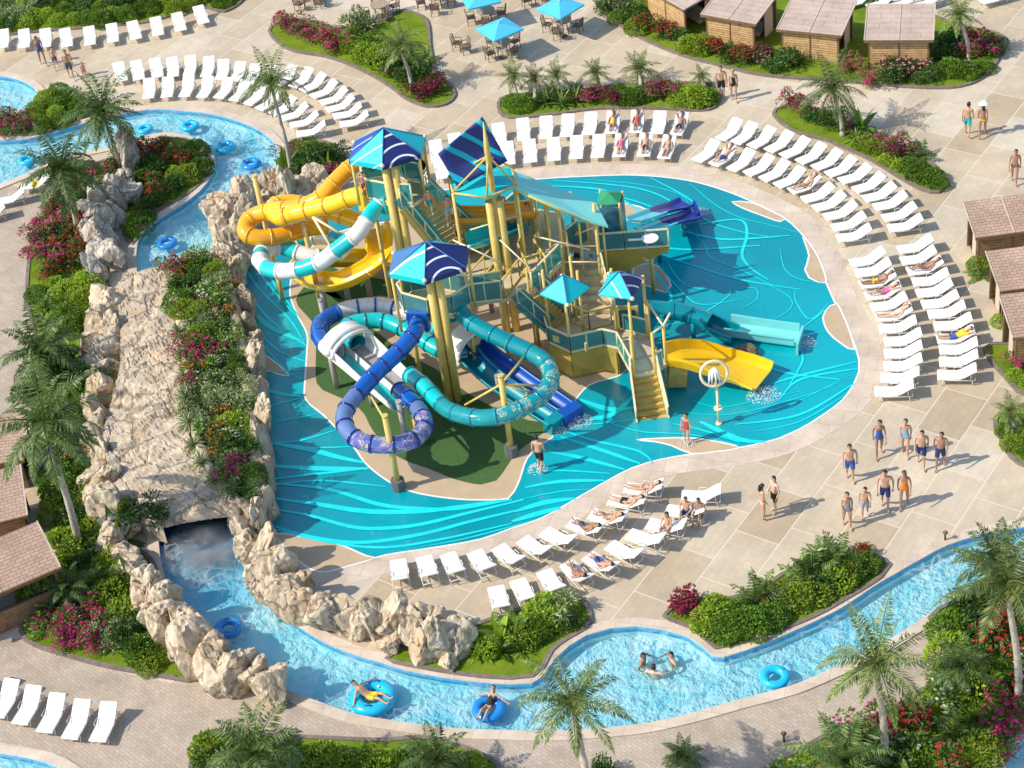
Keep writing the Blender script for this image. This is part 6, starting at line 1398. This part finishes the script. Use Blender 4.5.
palm(412, 90, 401, 46, 1.7, 'bushy palm in the curved bed at the top', 4)
palm(969, 60, 960, 14, 1.4, 'yellowish palm at the right end of the hut row', 4)
palm(1014, 432, 1012, 412, 1.0, 'small palm in the kerbed bed at the right edge', 4, hgt=.9)
palm(968, 690, 962, 668, 1.4, 'short palm among shrubs beside the lower river', 0, hgt=.9)
palm(846, 800, 846, 762, 2.0, 'greyish palm at the bottom edge, right of centre', 0, hgt=1.2)
palm(640, 92, 640, 68, 1.3, 'upright bright palm in the kidney-shaped bed', 4, hgt=.8)
palm(516, 104, 514, 76, 1.1, 'left of two small palms at the left end of the kidney bed', 4, hgt=1.1)
palm(534, 102, 535, 78, 1.0, 'right of two small palms at the left end of the kidney bed', 4, hgt=.8)
palm(560, 98, 557, 74, 1.0, 'small palm left of the middle in the kidney bed', 4, hgt=.9)
palm(599, 92, 596, 72, 1.0, 'small palm in the middle of the kidney bed', 4, hgt=.9)
palm(704, 92, 702, 76, .8, 'smallest palm at the right end of the kidney bed', 4, hgt=.6)
palm(684, 770, 684, 756, .9, 'dark spiky palm at the bottom edge right of the drooping palm', 0, hgt=.5)
palm(72, 600, 70, 588, 1.3, 'low palm behind the magenta flowers by the lowest cabana', 0, hgt=.8)
palm(985, 545, 1000, 560, 1.9, 'dense palm hanging over the lower river at the right edge', 0, hgt=1.6)
# ---- shrub prototypes
PROTO = {}
def proto_bush(key, name, seed, nl, L, Wd, lf, fl=None, nf=0, fs=.05, **k):
    out = []
    for v in range(2):
        root = empty(name); mb, C, rad = bush_mesh(seed + 50 * v, nl, L, Wd, **k); mb.build('foliage', LF[lf], root); stalk('stem', root)
        if fl: blossoms(seed + v, C, rad, nf, fs).build('blossoms', FL[fl], root)
        out.append(root)
    PROTO[key] = out
proto_bush('round', 'round_shrub', 1, 1300, .13, .075, 'green', dome=True)
proto_bush('dark', 'dark_shrub', 2, 800, .18, .09, 'dark', lumps=8)
proto_bush('lime', 'lime_shrub', 3, 1000, .15, .09, 'lime', dome=True)
proto_bush('pale', 'pale_shrub', 4, 800, .22, .07, 'grey', lumps=8)
proto_bush('magenta', 'flowering_shrub', 5, 600, .16, .09, 'green', 'magenta', 150, .095)
proto_bush('red', 'flowering_shrub', 6, 600, .16, .09, 'dark', 'red', 85, .085)
proto_bush('orange', 'flowering_shrub', 7, 600, .16, .09, 'dark', 'orange', 80, .09)
proto_bush('white', 'flowering_shrub', 8, 600, .18, .08, 'green', 'white', 55, .08)
proto_bush('pink', 'flowering_shrub', 9, 600, .16, .09, 'dark', 'pink', 60, .09)
proto_bush('wine', 'wine_red_shrub', 10, 250, .17, .10, 'dark', 'wine', 220, .10)
def spiky(key, name, seed, n, L, Wd, lf, seg=3):
    out = []
    for v in range(2):
        rr = random.Random(seed + v); mb = MB()
        for i in range(n):
            az = i * 2.399; el = R(85) - R(80) * (i / n); d = Vector((math.cos(az) * math.cos(el), math.sin(az) * math.cos(el), math.sin(el))); p = Vector((0, 0, .05)); s = Vector((-math.sin(az), math.cos(az), 0)); b = len(mb.v); LL = L * rr.uniform(.75, 1.15)
            for q in range(seg + 2):
                f = q / (seg + 1); w = Wd * math.sin(math.pi * (.15 + .85 * f)) * .5 + .004; mb.v += [tuple(p - s * w), tuple(p + Vector((0, 0, -w * .4))), tuple(p + s * w)]
                d = (d + Vector((0, 0, -.22))).normalized(); p = p + d * LL / (seg + 1)
            for q in range(seg + 1):
                for e in (0, 1): a = b + q * 3 + e; mb.face((a, a + 1, a + 4, a + 3), 0, False)
        root = empty(name); mb.build('leaves', LF[lf], root); m = MB(); m.cyl((0, 0, 0), (0, 0, .12), .07, .04, 8); m.build('stem', M_TRUNKD, root); out.append(root)
    PROTO[key] = out
spiky('agave', 'spiky_plant', 20, 26, .75, .085, 'blade'); spiky('yucca', 'spiky_plant', 24, 40, .62, .06, 'grey'); spiky('broad', 'broadleaf_plant', 21, 13, 1.0, .30, 'lime', 4); spiky('grass', 'tufted_plant', 22, 60, .7, .035, 'green'); spiky('banana', 'broadleaf_plant', 23, 11, 1.25, .36, 'green', 4)
for k, c in (('fern', 0), ('sago', 1), ('fan', 2)):
    root = empty('low_palm'); o = link('fronds', SMALLC[c], root, (0, 0, .12)); m = MB(); m.cyl((0, 0, 0), (0, 0, .2), .09, .07, 8); m.build('stem', M_TRUNKD, root); PROTO[k] = [root]
LOOK = {'round': 'rounded bright green shrub', 'dark': 'dense dark green shrub', 'lime': 'yellow-green leafy shrub', 'pale': 'pale silvery-leaved shrub', 'magenta': 'magenta-flowered shrub', 'red': 'red-flowered dark shrub', 'orange': 'orange-flowered shrub', 'white': 'white-flowered shrub', 'pink': 'pink-flowered shrub', 'wine': 'wine-red foliage shrub', 'agave': 'spiky rosette plant', 'yucca': 'pale spiky yucca', 'broad': 'lime broad-leaved plant', 'grass': 'tufted grassy plant', 'banana': 'big-leaved green plant', 'fern': 'low feathery dark palm', 'sago': 'low bright green palm', 'fan': 'low olive palm'}
WH = {'back hedge': 'in the hedge behind the top row of loungers', 'curved bed': 'in the curved bed at the top', 'kidney bed': 'in the kidney bed behind the loungers', 'hut bed': 'in the bed along the huts', 'palm bed': 'in the palm bed', 'left bank': 'on the left bank', 'flower corner': 'in the flower corner by the lowest cabana', 'lower lawn': 'on the lawn above the river', 'bed by the walkers': 'in the bed below the strollers', 'lower right garden': 'in the lower right garden', 'bottom hedge': 'in the bottom hedge', 'small right bed': 'in the small bed at the right edge', 'river island': 'on the island in the upper river', 'top left bank': 'on the bank between the left pools', 'palm corner': 'behind the orange slide', 'cabana corner': 'by the lowest right cabana', 'rock planter': 'in the raised rock planter', 'cabana b': 'beside a right-hand cabana'}
PLANTS = []; pu = {}
def plant(bed, key, px, py, r, z=None):
    z = (ZT if bed == 'rock planter' else .07) if z is None else z
    L = PROTO[key]; k = int(px + py) % len(L); u = (key, k)
    o = L[k] if u not in pu else dup(L[k]); pu[u] = 1
    o.location = G(px, py, z) - Vector((0, 0, .02)); o.rotation_euler[2] = random.uniform(0, 6.28); r *= {'curved bed': 1.25, 'kidney bed': 1.2, 'hut bed': 1.12, 'palm bed': 1.1, 'left bank': 1.08}.get(bed, 1.0); o.scale = (r * .98, r * .98, r * random.uniform(.85, 1.15)); PLANTS.append((o, bed, key, px, py)); return o
def scatter(bed, poly, mixk, gap, r, seed, z=None):
    """fill a pixel polygon with shrubs no closer than gap metres"""
    rr = random.Random(seed); zz = (ZT if bed == 'rock planter' else .07) if z is None else z
    W_ = gl(poly, zz); xs = [p.x for p in W_]; ys = [p.y for p in W_]; got = []
    keys = [k for k, n in mixk.items() for _ in range(n)]
    for _ in range(1500):
        p = Vector((rr.uniform(min(xs), max(xs)), rr.uniform(min(ys), max(ys))))
        if inside(p, W_) and all((p - q).length > gap for q in got):
            got.append(p); px = PJ((p.x, p.y, zz)); plant(bed, rr.choice(keys), px[0], px[1], r * rr.uniform(.75, 1.2), z)
# explicit plants
for t in """back hedge:lime 240 -5 .8;back hedge:red 118 3 .6
curved bed:magenta 288 28 .7;curved bed:magenta 300 34 .7;curved bed:magenta 312 38 .7;curved bed:magenta 326 43 .7;curved bed:magenta 338 48 .7;curved bed:red 296 30 .5;curved bed:red 332 47 .5;curved bed:grass 355 36 .9;curved bed:pale 362 28 .9;curved bed:round 375 48 .9;curved bed:lime 368 58 .8;curved bed:lime 382 62 .9;curved bed:round 390 54 .9;curved bed:dark 395 74 .8;curved bed:fern 418 70 1.0;curved bed:dark 408 80 .8;curved bed:sago 425 62 1.0;curved bed:red 391 76 .45;curved bed:wine 418 97 .6;curved bed:wine 428 93 .65;curved bed:wine 439 89 .6;curved bed:lime 350 48 .7
kidney bed:round 522 108 .7;kidney bed:round 512 104 .5;kidney bed:agave 546 104 1.0;kidney bed:agave 562 106 1.0;kidney bed:dark 552 98 .6;kidney bed:agave 575 103 1.;kidney bed:dark 574 96 .6;kidney bed:magenta 588 101 .6;kidney bed:wine 598 97 .55;kidney bed:wine 611 103 .55;kidney bed:round 630 101 .75;kidney bed:round 641 98 .7;kidney bed:magenta 660 97 .75;kidney bed:red 670 95 .6;kidney bed:lime 684 101 .8;kidney bed:lime 697 102 .8;kidney bed:round 708 101 .6;kidney bed:round 618 93 .5
hut bed:dark 610 10 .9;hut bed:pale 622 12 1.0;hut bed:round 634 16 .9;hut bed:round 618 20 .6;hut bed:lime 638 30 .8;hut bed:red 648 30 .8;hut bed:red 660 34 .8;hut bed:red 672 38 .7;hut bed:dark 680 40 .6;hut bed:lime 690 48 .8;hut bed:lime 702 50 .8;hut bed:pale 712 42 .5;hut bed:red 716 52 .7;hut bed:dark 728 56 .7;hut bed:red 738 58 .7;hut bed:red 750 62 .7;hut bed:wine 762 58 .7;hut bed:pink 764 66 .7;hut bed:dark 786 66 .9;hut bed:grass 800 64 1.1;hut bed:grass 776 62 .8;hut bed:magenta 852 70 .6;hut bed:magenta 870 82 .6;hut bed:pink 888 74 .9;hut bed:pink 902 74 .9;hut bed:pink 914 76 .8;hut bed:dark 895 82 .7;hut bed:dark 930 80 .7;hut bed:round 950 72 .8;hut bed:dark 944 58 .9;hut bed:wine 975 44 .8;hut bed:magenta 985 52 .8;hut bed:magenta 972 56 .7;hut bed:round 968 74 .8;hut bed:round 984 70 .6;hut bed:dark 992 50 .7;hut bed:dark 958 44 .8
palm bed:magenta 790 104 .6;palm bed:magenta 806 114 .6;palm bed:dark 820 122 .7;palm bed:dark 830 124 .7;palm bed:magenta 848 128 .5;palm bed:banana 862 130 .9;palm bed:agave 855 140 .9;palm bed:lime 862 146 .6;palm bed:lime 874 150 .6;palm bed:magenta 876 144 .5;palm bed:magenta 890 150 .7;palm bed:magenta 902 152 .7;palm bed:wine 896 158 .5;palm bed:sago 920 158 1.0;palm bed:round 908 168 .6;palm bed:round 920 176 .7;palm bed:round 932 180 .7;palm bed:lime 900 168 .5;palm bed:lime 888 162 .5;palm bed:round 940 186 .5
lower lawn:round 472 646 .6;lower lawn:broad 500 640 1.1;lower lawn:lime 488 650 .7;lower lawn:sago 512 634 1.1;lower lawn:lime 524 640 .8;lower lawn:lime 546 618 1.05;lower lawn:pale 556 618 .9;lower lawn:lime 566 612 .6;lower lawn:dark 568 628 .5;lower lawn:agave 520 652 .8;lower lawn:round 536 634 .8;lower lawn:broad 478 655 .8;lower lawn:banana 500 655 .7
small right bed:orange 1010 425 .4
cabana corner:magenta 1021 366 .7;cabana corner:lime 1016 378 .5;cabana corner:round 1040 372 .7;cabana corner:lime 1030 384 .5
cabana b:lime 978 268 .6;cabana b:sago 979 276 .8;cabana b:lime 1000 323 .5
bed by the walkers:wine 686 610 .75;bed by the walkers:wine 695 612 .6;bed by the walkers:lime 708 624 .8;bed by the walkers:round 728 632 .9;bed by the walkers:round 752 628 .95;bed by the walkers:lime 716 614 .8;bed by the walkers:fern 756 606 1.2;bed by the walkers:sago 762 596 1.1;bed by the walkers:orange 773 604 .5;bed by the walkers:round 772 620 .8;bed by the walkers:sago 802 584 1.3;bed by the walkers:sago 812 574 1.3;bed by the walkers:fern 834 560 1.4;bed by the walkers:sago 828 566 1.2;bed by the walkers:lime 798 602 .8;bed by the walkers:lime 815 596 .8;bed by the walkers:orange 852 574 .5;bed by the walkers:round 850 572 .9;bed by the walkers:lime 838 584 .8;bed by the walkers:red 866 556 .45;bed by the walkers:round 866 566 .7;bed by the walkers:fern 780 612 .9;bed by the walkers:dark 820 586 .8;bed by the walkers:lime 782 602 .7;bed by the walkers:round 738 616 .8
flower corner:magenta 62 632 .8;flower corner:magenta 76 636 .8;flower corner:magenta 90 640 .8;flower corner:magenta 92 618 .7;flower corner:magenta 68 645 .6;flower corner:white 36 630 .5;flower corner:grass 44 615 1.2;flower corner:orange 74 605 .6;flower corner:grass 108 628 1.2;flower corner:pale 112 642 .8;flower corner:round 145 655 .9;flower corner:lime 150 668 .6;flower corner:lime 160 660 .5;flower corner:dark 130 645 .9;flower corner:lime 112 600 1.0;flower corner:lime 125 615 .9;flower corner:round 138 610 .8;flower corner:sago 100 585 1.2;flower corner:lime 40 600 1.0;flower corner:fern 55 612 1.3;flower corner:round 120 590 .9;flower corner:banana 138 588 1.0;flower corner:dark 150 632 .8;flower corner:dark 140 625 .7;flower corner:magenta 98 650 .5
bottom hedge:lime 212 752 .9;bottom hedge:round 240 775 .9;bottom hedge:round 300 770 1.0;bottom hedge:lime 325 768 1.1;bottom hedge:lime 345 774 1.0;bottom hedge:round 362 772 1.0;bottom hedge:lime 380 776 1.0;bottom hedge:round 400 772 .9;bottom hedge:dark 290 756 .7;bottom hedge:dark 222 765 .8;bottom hedge:lime 470 772 .8;bottom hedge:dark 604 775 .7""".replace('\n', ';').split(';'):
    bd, rest = t.split(':'); k, x, y, r = rest.split(); plant(bd, k, float(x), float(y), float(r))
scatter('back hedge', [(-5, -8), (235, -8), (238, 0), (222, 6), (195, 8), (150, 18), (100, 24), (40, 28), (-5, 31)], dict(round=4, dark=3, lime=4, pale=1), .85, .85, 1)
scatter('left bank', [(34, 235), (58, 210), (80, 225), (82, 260), (40, 285)], dict(magenta=3, red=4, dark=1, orange=1), .8, .8, 2)
scatter('left bank', [(34, 292), (90, 275), (92, 330), (40, 345)], dict(lime=4, sago=2, grass=2, round=2, magenta=1), .85, .85, 3)
scatter('left bank', [(40, 380), (90, 375), (92, 480), (112, 530), (60, 520), (55, 440)], dict(dark=3, round=3, lime=3, orange=1, banana=2, fern=2), .95, .95, 4)
scatter('left bank', [(60, 178), (108, 165), (125, 160), (95, 200), (60, 212)], dict(dark=3, pale=2, lime=2, red=1, agave=1), .8, .8, 5)
scatter('left bank', [(76, 530), (120, 535), (128, 560), (80, 570), (62, 552)], dict(dark=2, lime=3, banana=2, fern=1, round=2), .9, .95, 6)
scatter('river island', [(142, 158), (190, 148), (206, 162), (196, 182), (160, 205), (145, 225), (136, 235), (134, 180)], dict(round=4, lime=2, dark=3, red=1, sago=1), .75, .8, 7)
scatter('river island', [(130, 150), (150, 150), (152, 162), (132, 170)], dict(red=3, magenta=1), .7, .6, 8)
scatter('top left bank', [(46, 96), (60, 94), (86, 112), (60, 126), (44, 130), (30, 125)], dict(lime=3, round=3, sago=1, dark=1), .75, .75, 9)
scatter('top left bank', [(-4, 120), (26, 117), (34, 128), (18, 134), (-4, 134)], dict(pink=2, wine=2, magenta=2), .6, .6, 10)
scatter('palm corner', [(274, 184), (290, 148), (330, 150), (340, 180), (318, 192)], dict(banana=3, dark=3, round=2, magenta=1, broad=1, agave=1), .8, .95, 11)
scatter('rock planter', [(176, 268), (205, 258), (220, 272), (232, 300), (240, 350), (248, 390), (252, 440), (252, 490), (240, 498), (226, 486), (204, 452), (194, 418), (188, 380), (184, 330), (176, 300)], dict(white=4, dark=3, pale=3, lime=3, agave=3, orange=1, magenta=1, grass=2, round=2), .62, .72, 12)
scatter('lower right garden', [(940, 630), (960, 612), (1000, 600), (1030, 600), (1030, 720), (1008, 738), (990, 766), (985, 790), (860, 790), (790, 780), (850, 735), (900, 722), (940, 695), (955, 668)], dict(lime=4, round=4, dark=3, magenta=2, red=2, sago=2, white=2, grass=1, broad=1, wine=1), .95, .98, 13)
scatter('small right bed', [(1000, 430), (1030, 420), (1030, 455), (1012, 448)], dict(lime=2, round=1), .7, .5, 14)
for bd, k, x, y, r in [('rock planter', 'orange', 226, 418, .6), ('rock planter', 'orange', 232, 432, .6), ('rock planter', 'orange', 222, 438, .55), ('rock planter', 'magenta', 208, 309, .6), ('rock planter', 'white', 230, 468, .6), ('rock planter', 'white', 240, 462, .6), ('rock planter', 'yucca', 172, 290, .9), ('rock planter', 'yucca', 175, 312, .9), ('rock planter', 'yucca', 179, 334, 1.), ('rock planter', 'yucca', 181, 356, .9), ('rock planter', 'yucca', 184, 378, .9), ('rock planter', 'yucca', 185, 400, 1.), ('rock planter', 'yucca', 188, 424, 1.), ('rock planter', 'yucca', 194, 446, .9), ('rock planter', 'yucca', 202, 464, 1.), ('rock planter', 'yucca', 214, 482, .9), ('rock planter', 'yucca', 186, 392, .8)]: plant(bd, k, x, y, r)
plant('left bank', 'dark', 140, 520, .9, .9); plant('left bank', 'lime', 128, 512, .6, .9); plant('left bank', 'magenta', 104, 178, .8)
GR = {}
for t in PLANTS: GR.setdefault((t[1], t[2]), []).append(t)
for (bed, key), L in GR.items():
    L.sort(key=lambda t: t[3]); n = len(L)
    for i, (o, _, _, px, py) in enumerate(L):
        pos = '' if n == 1 else (f', {ORD[i]} from left' if n > 2 else (', left one' if i == 0 else ', right one'))
        tag(o, f'{LOOK[key]} {WH[bed]}{pos}', 'plant', f'plants {WH[bed]}')
for L in PROTO.values():
    for v, o in enumerate(L):
        if 'label' not in o.keys():
            for ch in list(o.children): bpy.data.objects.remove(ch)
            bpy.data.objects.remove(o)
# low ground cover between the shrubs
rr = random.Random(77); mb = MB(); mf = MB()
for bed in ('left bank', 'flower corner', 'lower right garden', 'river island', 'rock planter', 'back hedge', 'palm corner', 'top left bank'):
    P = offset(BEDW[bed], .9 if bed not in ('rock planter', 'river island') else .5); xs = [p[0] for p in P]; ys = [p[1] for p in P]; a = abs(area(P)); z = ZT if bed == 'rock planter' else .07
    for _ in range(int(a * 2.2 * 12)):
        p = Vector((rr.uniform(min(xs), max(xs)), rr.uniform(min(ys), max(ys)), z))
        if not inside(p, P) or noise.noise(Vector((p.x * .7, p.y * .7, 2))) < -.12: continue
        d = Vector((rr.gauss(0, 1), rr.gauss(0, 1), rr.uniform(.3, 1.2))).normalized(); p.z += rr.uniform(0, .12)
        leaf(mb, p, d, Vector((0, 0, 1)), rr.uniform(.12, .26), rr.uniform(.05, .1))
o = mb.build('ground_cover', LF['green']); o['kind'] = 'stuff'

# ---------------------------------------------------------------- steam at the tunnel mouth
m, t, b = nt('steam'); t.nodes.remove(b)
pv = N(t, 'ShaderNodeVolumePrincipled'); pv.inputs['Color'].default_value = (.95, .97, 1, 1); v = coords(t, 'Object'); nz = N(t, 'ShaderNodeTexNoise', Scale=1.5, Detail=4.0); t.links.new(v, nz.inputs['Vector'])
r = ramp(t, nz.outputs[0], [(.36, (0, 0, 0)), (.72, (1, 1, 1))]); ma = N(t, 'ShaderNodeMath', operation='MULTIPLY'); ma.inputs[1].default_value = 2.6; t.links.new(r.outputs[0], ma.inputs[0])
gc = t.nodes.new('ShaderNodeTexCoord'); su = N(t, 'ShaderNodeVectorMath', operation='DISTANCE'); t.links.new(gc.outputs['Generated'], su.inputs[0]); su.inputs[1].default_value = (.5, .5, .35)
mr = N(t, 'ShaderNodeMapRange'); mr.inputs['From Min'].default_value = .5; mr.inputs['From Max'].default_value = .05; t.links.new(su.outputs['Value'], mr.inputs['Value'])
fa = N(t, 'ShaderNodeMath', operation='MULTIPLY'); t.links.new(ma.outputs[0], fa.inputs[0]); t.links.new(mr.outputs[0], fa.inputs[1]); t.links.new(fa.outputs[0], pv.inputs['Density']); t.links.new(pv.outputs[0], t.nodes['Material Output'].inputs['Volume'])
mb = MB(); c = G(203, 551, .3); mb.ball((0, 0, 0), 1.0, 16, 10, 0, (1.75, 2.0, .75)); o = mb.build('mist', m, None, c); o['kind'] = 'stuff'

# ---------------------------------------------------------------- small things
def splash(px, py, w, n, nm, seed):
    rr = random.Random(seed); mb = MB(); c = G(px, py)
    for _ in range(n):
        a = rr.uniform(0, 6.28); d = w * rr.random() ** .7; mb.ball((c.x + d * math.cos(a), c.y + d * math.sin(a) * .8, .02 + abs(rr.gauss(0, .16)) * (1 - d / w * .7)), rr.uniform(.007, .02), 5, 4)
    o = mb.build('splash', MATS['white_spray']); o['kind'] = 'stuff'
for k, (px, py, w, n) in enumerate([(578, 422, .6, 160), (560, 428, .6, 140), (764, 396, .7, 200), (538, 470, .4, 90), (687, 444, .35, 60), (700, 214, .5, 110), (806, 345, .5, 80)]): splash(px, py, w, n * 3, '', k)
o = LOUNG['r13'][0]; root = empty('beach_towel', o.location + Vector((0, 0, .32)), o.rotation_euler[2], 'rolled yellow towel on the lounger under the upper left palm', 'towel'); m = MB(); m.tube([(-.22, -.15, .06), (0, -.14, .065), (.22, -.15, .06)], [.075, .085, .075], 10); m.box((0, .02, .015), (.4, .3, .03)); m.build('folded_cloth', mat('yellow_terry', (.75, .55, .04), .9, .1, 9), root)
for i, (px, py, lab) in enumerate([(945, 541, 'small dark path light on the deck above the lower river'), (784, 742, 'small dark path light on the kerb of the lower right garden')]):
    root = empty('path_light', G(px, py), 0, lab, 'path light', 'path lights'); m = MB(); m.cyl((0, 0, 0), (0, 0, .42), .035, None, 8); m.build('stem', M_DARK, root); m = MB(); m.cyl((0, 0, .42), (0, 0, .5), .10, .03, 10); m.build('cap', M_POST, root)
